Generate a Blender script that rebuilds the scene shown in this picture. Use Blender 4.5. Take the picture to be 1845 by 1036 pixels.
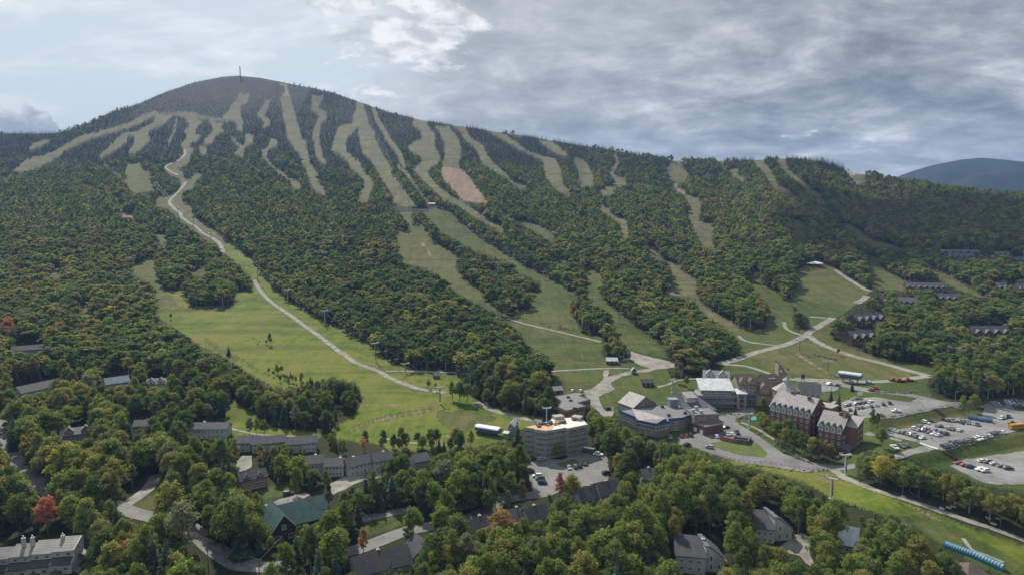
import bpy, bmesh, math, random
import numpy as np
from mathutils import Vector, Matrix
from mathutils.geometry import delaunay_2d_cdt

for o in list(bpy.data.objects): bpy.data.objects.remove(o)
scene = bpy.context.scene
COL = scene.collection
rng = np.random.default_rng(7)
random.seed(7)
R = math.radians

# ------------------------------------------------------------ camera, sky, sun
W, H, F = 1845.0, 1036.0, 1230.0
CAMZ = 120.0
PITCH = math.atan((518.0 - 395.0) / F)
cam = bpy.data.cameras.new('camera'); camo = bpy.data.objects.new('camera', cam); COL.objects.link(camo)
cam.sensor_width = 36.0; cam.lens = 36.0 * F / W
cam.clip_start = 1.0; cam.clip_end = 60000.0
camo.location = (0, 0, CAMZ); camo.rotation_euler = (math.pi / 2 - PITCH, 0, 0)
scene.camera = camo
scene.view_settings.view_transform = 'Standard'; scene.view_settings.look = 'None'
scene.view_settings.exposure = 0.34; scene.view_settings.gamma = 1.0
scene.view_settings.use_curve_mapping = False
scene.cycles.max_bounces = 5; scene.cycles.diffuse_bounces = 2; scene.cycles.glossy_bounces = 2
scene.cycles.transmission_bounces = 3; scene.cycles.volume_bounces = 0; scene.cycles.transparent_max_bounces = 6
scene.cycles.use_denoising = True

SUN_AZ, SUN_EL = R(-24), R(43)
sun = bpy.data.lights.new('sun', 'SUN'); suno = bpy.data.objects.new('sun', sun); COL.objects.link(suno)
sun.energy = 5.0; sun.angle = R(0.6); sun.color = (1.0, 0.92, 0.78)
sdir = Vector((math.sin(SUN_AZ) * math.cos(SUN_EL), math.cos(SUN_AZ) * math.cos(SUN_EL), math.sin(SUN_EL)))
suno.rotation_euler = sdir.to_track_quat('Z', 'Y').to_euler(); suno.location = (0, 0, 3000)


class NT:
    """tiny node-tree writer"""
    def __init__(self, tree):
        self.t = tree; tree.nodes.clear()
    def n(self, typ, **kw):
        nd = self.t.nodes.new(typ)
        ins = kw.pop('ins', {})
        for k, v in kw.items(): setattr(nd, k, v)
        for k, v in ins.items():
            s = nd.inputs[k]
            if isinstance(v, bpy.types.NodeSocket): self.t.links.new(v, s)
            else: s.default_value = v
        return nd
    def math(self, op, a, b=0.0, c=0.0, clamp=False):
        nd = self.n('ShaderNodeMath', operation=op, use_clamp=clamp, ins={0: a, 1: b, 2: c})
        return nd.outputs[0]
    def mix(self, f, a, b, blend='MIX'):
        nd = self.n('ShaderNodeMix', data_type='RGBA', blend_type=blend, ins={'Factor': f, 6: a, 7: b})
        return nd.outputs[2]
    def ramp(self, f, stops, interp='LINEAR'):
        nd = self.n('ShaderNodeValToRGB', ins={0: f})
        cr = nd.color_ramp; cr.interpolation = interp
        while len(cr.elements) < len(stops): cr.elements.new(0.5)
        for e, (p, c) in zip(cr.elements, stops):
            e.position = p; e.color = c if len(c) == 4 else (*c, 1)
        return nd.outputs[0]
    def noise(self, vec, scale, detail=3.0, rough=0.55, dist=0.0, out=0):
        nd = self.n('ShaderNodeTexNoise', ins={'Vector': vec, 'Scale': scale, 'Detail': detail, 'Roughness': rough, 'Distortion': dist})
        return nd.outputs[out]
    def smooth(self, x, lo, hi, a=0.0, b=1.0):
        nd = self.n('ShaderNodeMapRange', interpolation_type='SMOOTHSTEP', ins={0: x, 1: lo, 2: hi, 3: a, 4: b})
        return nd.outputs[0]


def c3(*c): return (c[0], c[1], c[2], 1.0)

world = bpy.data.worlds.new('World'); scene.world = world; world.use_nodes = True
t = NT(world.node_tree)
sky = t.n('ShaderNodeTexSky', sky_type='NISHITA', sun_disc=False, sun_elevation=SUN_EL, sun_rotation=SUN_AZ, altitude=500.0, air_density=1.0, dust_density=1.5, ozone_density=1.0)
tc = t.n('ShaderNodeTexCoord')
sep = t.n('ShaderNodeSeparateXYZ', ins={0: tc.outputs['Generated']})
dx, dy, dz = sep.outputs
den = t.math('ADD', t.math('MAXIMUM', dz, 0.0), 0.27)
cp = t.n('ShaderNodeCombineXYZ', ins={0: t.math('DIVIDE', dx, den), 1: t.math('DIVIDE', dy, den), 2: 0.0}).outputs[0]
# streaky layer (cloud sheets stretched along the wind) and a puffier one
st = t.n('ShaderNodeMapping', ins={0: cp, 2: (0, 0, R(28)), 3: (0.85, 1.5, 1.0)}).outputs[0]
n_big = t.noise(cp, 1.35, 5.0, 0.55, 0.4)
n_mid = t.noise(st, 2.3, 9.0, 0.60, 0.25)
n_fin = t.noise(cp, 5.2, 9.0, 0.62, 0.3)
def toward(px, py, lo, hi):
    a = Vector(((px - W / 2) / F, 1.0, (H / 2 - py) / F)); a = Matrix.Rotation(-PITCH, 3, 'X') @ a
    d = t.n('ShaderNodeVectorMath', operation='DOT_PRODUCT', ins={0: tc.outputs['Generated'], 1: tuple(a.normalized())}).outputs[1]
    return t.smooth(d, math.cos(R(lo)), math.cos(R(hi)))
side = t.smooth(dx, -0.34, 0.02)                      # clear on the left, closed deck to the right
dens = t.math('ADD', t.math('MULTIPLY', n_big, 0.55), t.math('MULTIPLY', n_mid, 0.45))
cov = t.math('ADD', dens, t.math('MULTIPLY', t.math('SUBTRACT', side, 0.5), 0.44))
mask = t.smooth(cov, 0.40, 0.60)
shade = t.math('ADD', t.math('MULTIPLY', n_mid, 0.55), t.math('MULTIPLY', n_fin, 0.45))
deck = t.ramp(shade, [(0.38, (0.185, 0.215, 0.25)), (0.455, (0.29, 0.325, 0.365)), (0.52, (0.42, 0.455, 0.49)), (0.58, (0.60, 0.63, 0.65)), (0.65, (0.88, 0.90, 0.90))])
# the deck is thinner, hence brighter, towards the sun
sdot = t.n('ShaderNodeVectorMath', operation='DOT_PRODUCT', ins={0: tc.outputs['Generated'], 1: tuple(sdir)}).outputs[1]
glow = t.smooth(sdot, 0.55, 1.0)
deck = t.mix(t.math('MULTIPLY', glow, 0.55), deck, c3(0.80, 0.84, 0.86))
veil = t.mix(t.smooth(n_mid, 0.46, 0.64), c3(0.75, 0.84, 0.88), c3(1.04, 1.06, 1.05))
skyc = t.mix(1.0, sky.outputs[0], c3(0.085, 0.085, 0.085), 'MULTIPLY')
clear = t.mix(0.86, skyc, veil)
allc = t.mix(mask, clear, deck)
# sunlit cumulus tops breaking through the deck, and a lone cumulus low on the left
puff = t.math('ADD', t.math('MULTIPLY', n_fin, 0.75), t.math('MULTIPLY', n_big, 0.25))
c_top = t.smooth(t.math('ADD', puff, t.math('MULTIPLY', toward(725, 0, 10.0, 0.5), 0.20)), 0.62, 0.70)
allc = t.mix(c_top, allc, t.mix(t.smooth(t.noise(cp, 9.0, 6.0, 0.6, 0.3), 0.36, 0.62), c3(0.62, 0.66, 0.69), c3(1.05, 1.06, 1.05)))
n_cu = t.noise(tc.outputs['Generated'], 34.0, 6.0, 0.6, 0.2)
sp = t.math('MULTIPLY', toward(34, 232, 3.2, 0.4), t.smooth(dz, 0.085, 0.10))
c_low = t.smooth(t.math('ADD', t.math('MULTIPLY', n_cu, 0.9), t.math('MULTIPLY', sp, 0.50)), 0.74, 0.82)
allc = t.mix(c_low, allc, t.mix(t.smooth(t.math('ADD', dz, t.math('MULTIPLY', t.math('SUBTRACT', n_cu, 0.5), 0.09)), 0.108, 0.140), c3(0.38, 0.42, 0.48), c3(0.88, 0.90, 0.91)))
low = t.smooth(dz, 0.0, 0.16, 1.0, 0.0)
allc = t.mix(t.math('MULTIPLY', low, 0.38), allc, c3(0.66, 0.71, 0.74))
bg = t.n('ShaderNodeBackground', ins={0: allc, 1: 0.76})
t.n('ShaderNodeOutputWorld', ins={0: bg.outputs[0]})

# ------------------------------------------------------------ pixels <-> place
CP, SP = math.cos(PITCH), math.sin(PITCH)
def pix_uv(px, py):
    """a pixel as direction slopes: u = F*x/y, v = F*z/y"""
    a = (np.asarray(px, float) - W / 2) / F; b = (H / 2 - np.asarray(py, float)) / F
    dy = CP + b * SP; dz = -SP + b * CP
    return F * a / dy, F * dz / dy
def uv_pix(u, v):
    u = np.asarray(u, float) / F; v = np.asarray(v, float) / F
    c = CP - v * SP; b = (SP + v * CP) / c
    return W / 2 + F * u / c, H / 2 - F * b
def project(p):
    """world point -> pixel"""
    return uv_pix(F * p[0] / p[1], F * (p[2] - CAMZ) / p[1])

def vnoise(seed, nx=64, ny=64):
    g = np.random.default_rng(seed).random((ny, nx)) * 2 - 1
    def f(x, y):
        x = np.asarray(x, float); y = np.asarray(y, float)
        xi = np.floor(x).astype(int); yi = np.floor(y).astype(int)
        fx = x - xi; fy = y - yi
        fx = fx * fx * fx * (fx * (fx * 6 - 15) + 10); fy = fy * fy * fy * (fy * (fy * 6 - 15) + 10)
        a = g[yi % ny, xi % nx]; b = g[yi % ny, (xi + 1) % nx]; c = g[(yi + 1) % ny, xi % nx]; d = g[(yi + 1) % ny, (xi + 1) % nx]
        return (a * (1 - fx) + b * fx) * (1 - fy) + (c * (1 - fx) + d * fx) * fy
    return f
N1, N2, N3, N4 = vnoise(1), vnoise(2), vnoise(3), vnoise(4)

# distance of the ground against picture row (concave slope: village flat, then steeper and steeper)
ROWS = np.array([1900, 1600, 1300, 1036, 900, 820, 760, 700, 650, 600, 550, 500, 450, 400, 350, 300, 250, 200, 150, 100], float)
DIST = np.array([95, 122, 166, 230, 292, 346, 398, 462, 530, 615, 720, 850, 1000, 1180, 1420, 1720, 2080, 2480, 2880, 3260], float)
_, VROWS = pix_uv(W / 2, ROWS)
RIDGE = np.array([(-900, 330), (-500, 290), (-200, 255), (0, 241), (60, 242), (100, 241), (150, 228), (200, 203), (250, 188), (300, 166), (350, 149), (400, 139), (430, 137), (470, 141), (510, 149), (560, 159), (600, 168), (650, 185), (700, 203), (760, 217), (820, 227), (870, 234), (940, 245), (1000, 255), (1050, 264), (1100, 271), (1150, 280), (1210, 290), (1260, 291), (1310, 291), (1360, 289), (1400, 287), (1430, 286), (1470, 291), (1500, 298), (1540, 311), (1580, 321), (1620, 329), (1700, 342), (1780, 352), (1845, 358), (2000, 372), (2400, 388), (2800, 392)], float)
RU, RV = pix_uv(RIDGE[:, 0], RIDGE[:, 1])

def smoothstep(x, a, b):
    k = np.clip((x - a) / (b - a), 0, 1); return k * k * (3 - 2 * k)

def dist_uv(u, v):
    """distance y of the ground seen along (u, v)"""
    o = np.argsort(VROWS)
    # smooth the piecewise-linear log profile a little by averaging shifted copies
    ld = 0
    for s in (-30, -15, 0, 15, 30): ld = ld + np.interp(v + s, VROWS[o], np.log(DIST)[o])
    ld = ld / 5
    y = np.exp(ld)
    px, py = uv_pix(u, v)
    amp = smoothstep(y, 420, 1300)
    g = 0.052 * N1(px / 135 + 0.15 * py / 100, py / 330) + 0.022 * N2(px / 52 + 0.1 * py / 60, py / 170) + 0.0045 * N3(px / 21, py / 60)
    low = 0.006 * N2(px / 160, py / 120) + 0.0016 * N3(px / 40, py / 40)
    y = y * np.exp(g * amp + low * (1 - amp))
    # terraced car parks on the right
    pp = py + 0.2 * (px - 1700)
    zt = np.interp(pp, [600, 660, 700, 731, 752, 808, 834, 900, 1000], [18, 10, 8, 7, 3.2, 3, -1, -1.3, -0.8])
    sl = np.minimum(v / F, -0.02)
    yt = (zt - CAMZ) / sl
    w = smoothstep(px, 1500, 1590) * smoothstep(pp, 640, 700) * (1 - smoothstep(pp, 880, 960)) * (1 - smoothstep(px, 2100, 2400))
    return y * (1 - w) + yt * w

# terrain table: columns of constant u, rows from below the frame to the skyline, then down the far side
UC = np.concatenate([np.linspace(-2300, -985, 60, endpoint=False), np.linspace(-985, 985, 820, endpoint=False), np.linspace(985, 2300, 61)])
NR = 430
tt = np.linspace(0, 1, NR)
VB = pix_uv(W / 2, 1900)[1]
vr = np.interp(UC, RU, RV)
k = 9; kern = np.ones(k) / k
VG = VB + (vr[:, None] - VB) * (tt[None, :] ** 0.92)
YG = dist_uv(UC[:, None] * np.ones_like(VG), VG)
YG = np.maximum.accumulate(YG, axis=1) + np.arange(NR)[None, :] * 1e-3
NB = 16
yb = [YG[:, -1]]; vb = []
zr = CAMZ + vr / F * YG[:, -1]
for i in range(1, NB + 1):
    y = YG[:, -1] * (1 + 0.012 * i + 0.006 * i * i)
    z = zr - (y - YG[:, -1]) * np.minimum(0.10 + 0.03 * i, 0.35)
    z = np.maximum(z, 40 + 0 * z)
    yb.append(y); vb.append((z - CAMZ) / y * F)
YG = np.concatenate([YG, np.stack(yb[1:], 1)], 1)
VG = np.concatenate([VG, np.stack(vb, 1)], 1)

def ground_v(u, y):
    """v of the ground at azimuth u and distance y (scalars)"""
    i = int(np.clip(np.searchsorted(UC, u) - 1, 0, len(UC) - 2))
    f = (u - UC[i]) / (UC[i + 1] - UC[i])
    a = np.interp(y, YG[i], VG[i]); b = np.interp(y, YG[i + 1], VG[i + 1])
    return a * (1 - f) + b * f
def gz(x, y):
    return CAMZ + ground_v(F * x / y, y) / F * y
def P(px, py, dz=0.0):
    """the ground point seen at a pixel (or the point dz above the ground along that ray)"""
    u, v = (float(q) for q in pix_uv(px, py))
    lo, hi = 60.0, 3400.0
    def h(y): return CAMZ + v / F * y - (CAMZ + ground_v(u, y) / F * y) - dz
    # march from the camera until the ray is less than dz above the ground
    y = 90.0; prev = y
    while y < hi and h(y) > 0:
        prev = y; y *= 1.02
    lo, hi = prev, y
    for _ in range(40):
        m = (lo + hi) / 2
        if h(m) > 0: lo = m
        else: hi = m
    y = lo
    x = u / F * y
    return Vector((x, y, gz(x, y)))

# ------------------------------------------------------------ what covers the ground, traced from the photograph
Z = dict(A=(0, 80, 2.96), B=(580, 120, 2.96), C=(1180, 240, 2.774), D=(0, 380, 2.96), E=(580, 400, 2.96), F=(1180, 540, 2.774), G=(0, 690, 2.976), H=(600, 690, 2.976), K=(1200, 690, 2.86),
         a=(0, 120, 5.755), b=(280, 120, 5.755), c=(180, 260, 5.755), d=(440, 200, 5.755), e=(1040, 240, 5.755), f=(1040, 400, 5.755), g=(1320, 250, 5.755),
         P1=(1090, 640, 6.093), P2=(1350, 640, 6.093), P3=(1560, 690, 6.474), P4=(840, 690, 6.093), P5=(400, 720, 5.756), P6=(0, 920, 6.15), P7=(1500, 420, 4.71), X=(0, 0, 1.0))
def zp(r, pts):
    x0, y0, s = Z[r]; return [(x0 + x / s, y0 + y / s) for x, y in pts]
def pts(r, s):
    v = [float(q) for q in s.replace(',', ' ').split()]
    return zp(r, list(zip(v[::2], v[1::2])))
OX, OY, MS = -200, 80, 0.5
MW, MH = int((W + 400) * MS), int((1150 - OY) * MS)
CLS = np.zeros((MH, MW), np.uint8)      # 0 wood, 1 dry ski trail, 2 green field, 3 bare earth, 5 rough grass, 6 alpine scrub
CLEAR = np.zeros((MH, MW), bool)        # nothing grows here and nothing may hide it
def inside(poly, X, Y):
    r = np.zeros(X.shape, bool); n = len(poly); j = n - 1
    for i in range(n):
        xi, yi = poly[i]; xj, yj = poly[j]
        if yi != yj:
            r ^= ((yi > Y) != (yj > Y)) & (X < (xj - xi) * (Y - yi) / (yj - yi) + xi)
        j = i
    return r
def paint(arr, poly, val, pad=0):
    xs = [p[0] for p in poly]; ys = [p[1] for p in poly]
    x0 = max(0, int((min(xs) - OX) * MS) - 1); x1 = min(MW, int((max(xs) - OX) * MS) + 2)
    y0 = max(0, int((min(ys) - OY) * MS) - 1); y1 = min(MH, int((max(ys) - OY) * MS) + 2)
    if x1 <= x0 or y1 <= y0: return
    X, Y = np.meshgrid(OX + (np.arange(x0, x1) + .5) / MS, OY + (np.arange(y0, y1) + .5) / MS)
    arr[y0:y1, x0:x1][inside(poly, X, Y)] = val
def line_poly(pl, w):
    """a pixel polyline of pixel width w as a list of quads"""
    out = []
    for (x0, y0), (x1, y1) in zip(pl[:-1], pl[1:]):
        dx, dy = x1 - x0, y1 - y0; l = math.hypot(dx, dy) or 1; nx, ny = -dy / l * w / 2, dx / l * w / 2
        ex, ey = dx / l * w / 3, dy / l * w / 3
        out.append([(x0 + nx - ex, y0 + ny - ey), (x1 + nx + ex, y1 + ny + ey), (x1 - nx + ex, y1 - ny + ey), (x0 - nx - ex, y0 - ny - ey)])
    return out
def look(arr, px, py):
    i = np.clip(((np.asarray(py) - OY) * MS).astype(int), 0, MH - 1); j = np.clip(((np.asarray(px) - OX) * MS).astype(int), 0, MW - 1)
    return arr[i, j]

TRAILS = [  # (region, class, outline)
 ('X', 6, '300 168 350 150 400 138 430 136 470 140 510 149 560 160 545 190 500 192 470 200 440 205 400 215 340 205 290 205 250 215 225 215 255 190'),
 ('a', 1, '1620 455 1500 495 1340 590 1100 655 1000 690 840 715 740 780 620 850 440 930 300 955 190 1030 400 1030 560 950 640 890 720 830 840 775 1000 715 1180 670 1330 620 1480 555 1640 490'),
 ('A', 1, '75 672 180 600 260 600 215 650 110 675'), ('a', 1, '510 755 420 770 300 850 350 845 500 768'),
 ('a', 1, '1784 478 1700 495 1640 560 1520 620 1440 670 1290 690 1200 760 1180 800 1100 870 1030 920 1060 932 1150 885 1250 815 1300 775 1310 710 1390 690 1405 760 1395 810 1340 880 1400 885 1500 805 1550 760 1530 700 1540 650 1640 610 1700 585 1784 505'),
 ('b', 1, '0 500 100 480 280 468 350 480 380 510 480 570 440 600 400 660 400 690 460 720 420 760 350 790 330 830 390 850 380 890 340 900 340 990 270 990 180 1036 80 1036 230 970 300 900 320 830 270 820 280 790 330 760 340 700 310 670 350 640 370 590 290 505 180 490 60 520 100 560 30 620 0 620'),
 ('b', 1, '580 555 640 590 690 590 660 630 700 660 640 700 600 740 580 780 510 795 520 760 570 710 610 660 600 610 570 580'), ('b', 1, '465 820 520 850 530 900 480 900'),
 ('b', 1, '350 470 460 505 600 525 760 548 750 562 600 540 450 518 350 484'),
 ('b', 1, '880 270 960 280 950 370 870 400 870 520 900 560 880 640 910 660 850 640 850 600 830 560 700 520 760 470 800 400 850 320'),
 ('b', 1, '940 690 1010 715 990 790 940 810 880 870 880 930 830 890 930 810 950 770'),
 ('b', 1, '1150 350 1220 340 1170 370 1150 450 1110 510 1180 560 1170 600 1130 630 1140 560 1070 510 1070 480 1110 430'),
 ('b', 1, '1200 745 1250 760 1255 800 1210 830 1160 860 1130 930 1150 980 1200 1010 1110 940 1120 870 1190 810'),
 ('b', 1, '1310 310 1400 310 1420 400 1440 560 1480 620 1500 740 1550 780 1570 900 1600 980 1615 1036 1540 1036 1500 900 1430 800 1370 720 1380 640 1340 540 1320 400'),
 ('b', 3, '1290 170 1350 190 1370 240 1400 310 1310 300 1360 260 1340 210'), ('b', 1, '1640 300 1730 300 1730 330 1670 420 1760 480 1770 520 1700 600 1690 700 1640 720 1670 590 1720 510 1640 450 1640 400'),
 ('d', 1, '415 0 510 0 540 130 570 290 630 320 650 450 680 540 740 640 770 740 810 800 830 870 770 840 700 770 670 680 640 580 600 470 520 370 470 300 440 130'),
 ('d', 1, '790 0 830 20 830 80 780 130 770 220 760 300 790 400 790 480 850 530 820 530 760 480 750 420 740 330 710 280 750 220 750 130 790 90'),
 ('d', 1, '1150 130 1180 140 1130 200 1060 260 1040 330 1050 420 1120 480 1190 540 1220 600 1230 640 1340 720 1320 800 1290 860 1270 940 1180 930 1190 870 1240 800 1260 730 1210 670 1120 600 1080 510 1000 450 920 400 930 330 960 240 980 180 1050 145'),
 ('d', 1, '480 700 560 740 590 790 560 800 510 800 500 740'),
 ('d', 1, '1150 130 1130 60 1180 0 1215 0 1260 100 1330 220 1390 390 1480 530 1550 680 1640 800 1700 900 1760 970 1700 980 1600 960 1560 960 1500 1000 1560 900 1500 800 1430 690 1400 640 1350 570 1320 490 1240 440 1210 300 1190 170'),
 ('B', 1, '190 180 205 180 225 250 240 290 165 300 190 230'), ('B', 1, '262 205 272 205 305 290 365 390 425 470 445 530 433 530 410 475 352 392 294 292'),
 ('B', 1, '500 275 560 285 550 310 600 370 590 420 620 470 620 510 580 530 560 570 600 620 680 690 740 720 800 760 860 800 900 830 960 850 965 885 900 842 820 805 740 745 640 700 580 640 520 580 480 545 540 500 530 480 460 430 500 400 540 390 540 350 490 310'),
 ('B', 1, '610 320 670 320 720 380 740 440 730 500 730 550 640 530 660 480 660 420 640 360'), ('B', 3, '640 530 740 550 780 590 880 720 840 722 760 715 720 670 640 590'),
 ('B', 1, '690 305 760 330 790 380 850 420 880 480 930 530 980 570 1010 610 1085 630 1085 655 1050 650 980 590 920 555 860 510 830 440 770 390 740 340'),
 ('B', 1, '860 320 930 345 990 375 1040 410 1090 450 1180 480 1240 490 1265 540 1275 620 1325 670 1320 695 1250 655 1190 590 1190 500 1130 470 1060 440 1000 400 940 370'),
 ('B', 1, '1155 390 1220 400 1270 440 1310 465 1290 472 1240 450 1190 415'), ('B', 1, '1340 485 1390 495 1440 570 1450 630 1380 640 1370 560'), ('B', 1, '990 335 1050 345 1062 368 1010 355'),
 ('e', 1, '330 385 370 400 380 440 500 460 490 530 400 560 360 630 270 640 225 600 300 560 390 540 390 480 350 420'), ('e', 2, '595 725 690 735 640 765 600 765'),
 ('e', 1, '1010 270 1090 275 1080 340 1140 430 1100 500 1010 510 950 450 930 350'), ('e', 3, '990 520 1020 520 1030 570 1100 590 1100 620 1010 590 990 550'),
 ('e', 1, '1110 640 1240 660 1280 750 1260 850 1250 920 1430 955 1380 1036 1210 1036 1180 920 1140 850 1170 760 1130 680'), ('e', 1, '1450 275 1515 280 1500 310 1460 300'),
 ('e', 1, '230 750 310 760 330 830 400 870 480 880 510 940 515 1036 440 1036 460 960 400 890 320 840 230 790'),
 ('f', 1, '420 90 510 20 520 80 530 150 470 160'), ('f', 1, '1180 0 1420 20 1380 100 1390 190 1430 240 1440 265 1280 265 1250 180 1210 90'),
 ('f', 1, '700 250 830 250 840 320 900 400 970 420 1080 440 1070 500 1150 545 1240 610 1250 700 1240 740 1280 830 1350 890 1480 970 1600 1036 1450 1036 1330 970 1240 890 1230 800 1130 780 870 740 870 720 960 690 980 600 960 500 930 420 830 400 760 340'),
 ('F', 1, '190 0 390 110 430 150 540 210 420 185 350 140 230 60'), ('C', 2, '680 430 740 430 775 490 765 560 690 560 690 470'),
 ('C', 2, '440 720 520 680 540 760 620 800 680 870 700 920 690 960 720 1000 700 1027 440 1027 430 985 550 980 560 860 500 790'),
 ('F', 2, '560 0 680 0 700 100 640 110 720 170 720 190 630 230 560 220 430 190 420 180 530 180 560 80'),
 ('C', 5, '690 690 760 660 870 660 960 720 1040 770 1080 790 1010 850 960 890 890 905 770 900 690 860 680 800 720 760'),
 ('C', 5, '1060 610 1110 620 1150 690 1250 740 1250 790 1090 780 1080 700'), ('C', 5, '1360 650 1440 700 1560 760 1640 820 1560 800 1450 750 1380 690'), ('C', 5, '930 450 990 460 1080 530 1240 575 1240 592 1080 560 1000 500'),
 ('g', 1, '210 195 300 190 320 260 380 320 440 420 450 470 550 520 600 580 680 600 640 615 560 590 440 520 370 440 340 350 280 310 250 260'),
 ('g', 1, '450 185 540 190 540 250 570 320 650 380 720 450 790 500 830 550 920 565 910 600 850 600 770 560 720 490 640 420 560 350 510 310'),
 ('g', 4, '1130 285 1200 310 1320 340 1350 370 1230 375 1240 400 1290 465 1270 470 1250 430 1180 360'), ('g', 1, '1230 375 1350 370 1380 440 1330 460 1290 465 1240 400'),
 ('e', 1, '1575 365 1660 375 1630 430 1740 470 1700 500 1650 460 1600 430'),
 ('B', 5, '390 760 480 760 470 800 480 850 560 880 600 930 700 1000 740 1036 430 1036 400 960 395 870 450 880 480 860 430 790'),
 ('E', 5, '400 50 470 60 530 10 560 60 620 120 720 190 710 240 760 310 850 360 870 420 960 480 820 430 700 370 660 310 560 250 430 220 400 130'),
 ('E', 2, '870 420 960 480 1000 500 1320 580 1490 610 1500 640 1490 690 1510 730 1650 770 1640 790 1560 860 1240 870 1230 780 1210 720 1080 650 1060 590 1000 540 960 500 870 460 800 400'),
 ('E', 2, '600 0 740 0 850 90 920 130 1000 190 1090 240 1190 290 1310 360 1400 390 1330 420 1320 480 1380 570 1490 610 1100 520 960 480 1110 470 1110 400 1090 370 1170 370 1160 320 1050 270 1000 210 900 180 830 160 700 90 620 40'),
 ('B', 2, '540 760 660 755 760 850 850 920 1000 1010 1040 1036 920 1020 870 1000 780 950 620 860 560 810'),
 ('E', 1, '1080 140 1200 190 1300 200 1310 222 1240 205 1120 165'), ('B', 2, '880 740 960 770 1040 820 1120 830 1200 870 1250 910 1240 950 1180 910 1100 860 1000 810'),
 ('E', 2, '1410 240 1490 280 1500 330 1490 400 1560 470 1720 590 1835 660 1835 730 1650 690 1560 600 1550 520 1470 440 1400 390 1410 320'),
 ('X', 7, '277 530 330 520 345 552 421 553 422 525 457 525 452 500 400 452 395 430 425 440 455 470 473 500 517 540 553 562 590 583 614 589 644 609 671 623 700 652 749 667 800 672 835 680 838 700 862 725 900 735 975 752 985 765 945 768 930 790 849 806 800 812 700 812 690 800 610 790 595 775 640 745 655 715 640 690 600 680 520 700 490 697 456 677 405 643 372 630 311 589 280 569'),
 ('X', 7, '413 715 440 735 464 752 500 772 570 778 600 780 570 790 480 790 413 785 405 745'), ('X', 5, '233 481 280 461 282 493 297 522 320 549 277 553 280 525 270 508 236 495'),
 ('D', 2, '1000 330 1110 270 1110 345 1050 350'), ('D', 5, '830 120 900 150 880 190 840 170'), ('D', 5, '260 340 330 280 330 360 270 370'), ('D', 5, '420 490 480 500 510 560 430 580'),
 ('c', 5, '700 240 760 210 850 170 910 190 880 220 760 240 850 290 870 360 960 360 980 300 1080 310 980 370 970 450 860 490 840 520 850 600 940 620 940 720 1050 800 1140 850 1240 920 1330 1000 1330 1036 1150 1030 1000 900 880 810 700 660 560 620 620 550 760 520 830 450 860 390 800 340 720 310'),
 ('c', 5, '300 200 400 200 440 260 500 300 530 400 560 470 330 500 300 420 290 330 270 280'), ('c', 3, '210 690 330 720 350 760 230 740'), ('c', 5, '580 920 680 940 720 1000 640 1036'),
 ('X', 2, '995 665 1085 640 1100 655 1135 640 1200 655 1210 680 1290 688 1300 660 1330 650 1335 625 1320 605 1335 590 1385 600 1440 600 1440 560 1430 540 1500 545 1530 560 1500 580 1500 610 1530 625 1600 650 1690 658 1670 690 1680 715 1720 725 1845 715 2000 700 2000 900 1845 890 1760 870 1720 850 1640 830 1560 810 1550 840 1580 900 1660 920 1760 960 1845 1000 1845 1030 1700 980 1560 900 1480 880 1330 835 1220 800 1150 775 1100 740 1060 735 1000 700'),
 ('X', 5, '1345 640 1450 615 1530 628 1640 665 1640 685 1560 690 1480 682 1400 668'),
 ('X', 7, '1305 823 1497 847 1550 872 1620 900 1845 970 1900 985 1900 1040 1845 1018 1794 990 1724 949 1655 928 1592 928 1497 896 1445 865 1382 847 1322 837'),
 ('X', 2, '1745 985 1800 1000 1845 1020 1845 1036 1800 1036 1735 1005'),
 ('X', 2, '1040 895 1100 872 1100 882 1045 905'), ('X', 2, '232 908 280 890 282 918 262 930'), ('X', 2, '462 882 530 868 545 885 480 900'), ('X', 2, '640 950 700 930 760 922 740 940 680 960 640 965'), ('X', 2, '145 1005 180 1008 160 1036 135 1036'),
 # woods standing in the open ground
 ('X', 0, '1367 738 1400 745 1450 770 1505 800 1510 832 1475 828 1400 790 1367 765'), ('X', 0, '1545 822 1600 815 1640 832 1720 857 1790 882 1845 907 1900 915 1900 1000 1760 955 1660 914 1600 888 1545 862'),
 ('X', 0, '1428 575 1445 566 1460 578 1455 592 1432 590'), ('X', 0, '1060 745 1100 752 1130 772 1180 790 1190 810 1060 800'),
]
for r, c, s in TRAILS: paint(CLS, pts(r, s), c)
# the cuts on the upper mountain are a tree's breadth wider than the gap one sees between the crowns
hi = int((430 - OY) * MS)
for c in (1, 3, 5):
    m_ = CLS[:hi] == c; g_ = m_.copy()
    g_[:, 1:] |= m_[:, :-1]; g_[:, :-1] |= m_[:, 1:]; g_[1:] |= m_[:-1]
    CLS[:hi][g_ & ((CLS[:hi] == 0) | (CLS[:hi] == 6))] = c
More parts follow.
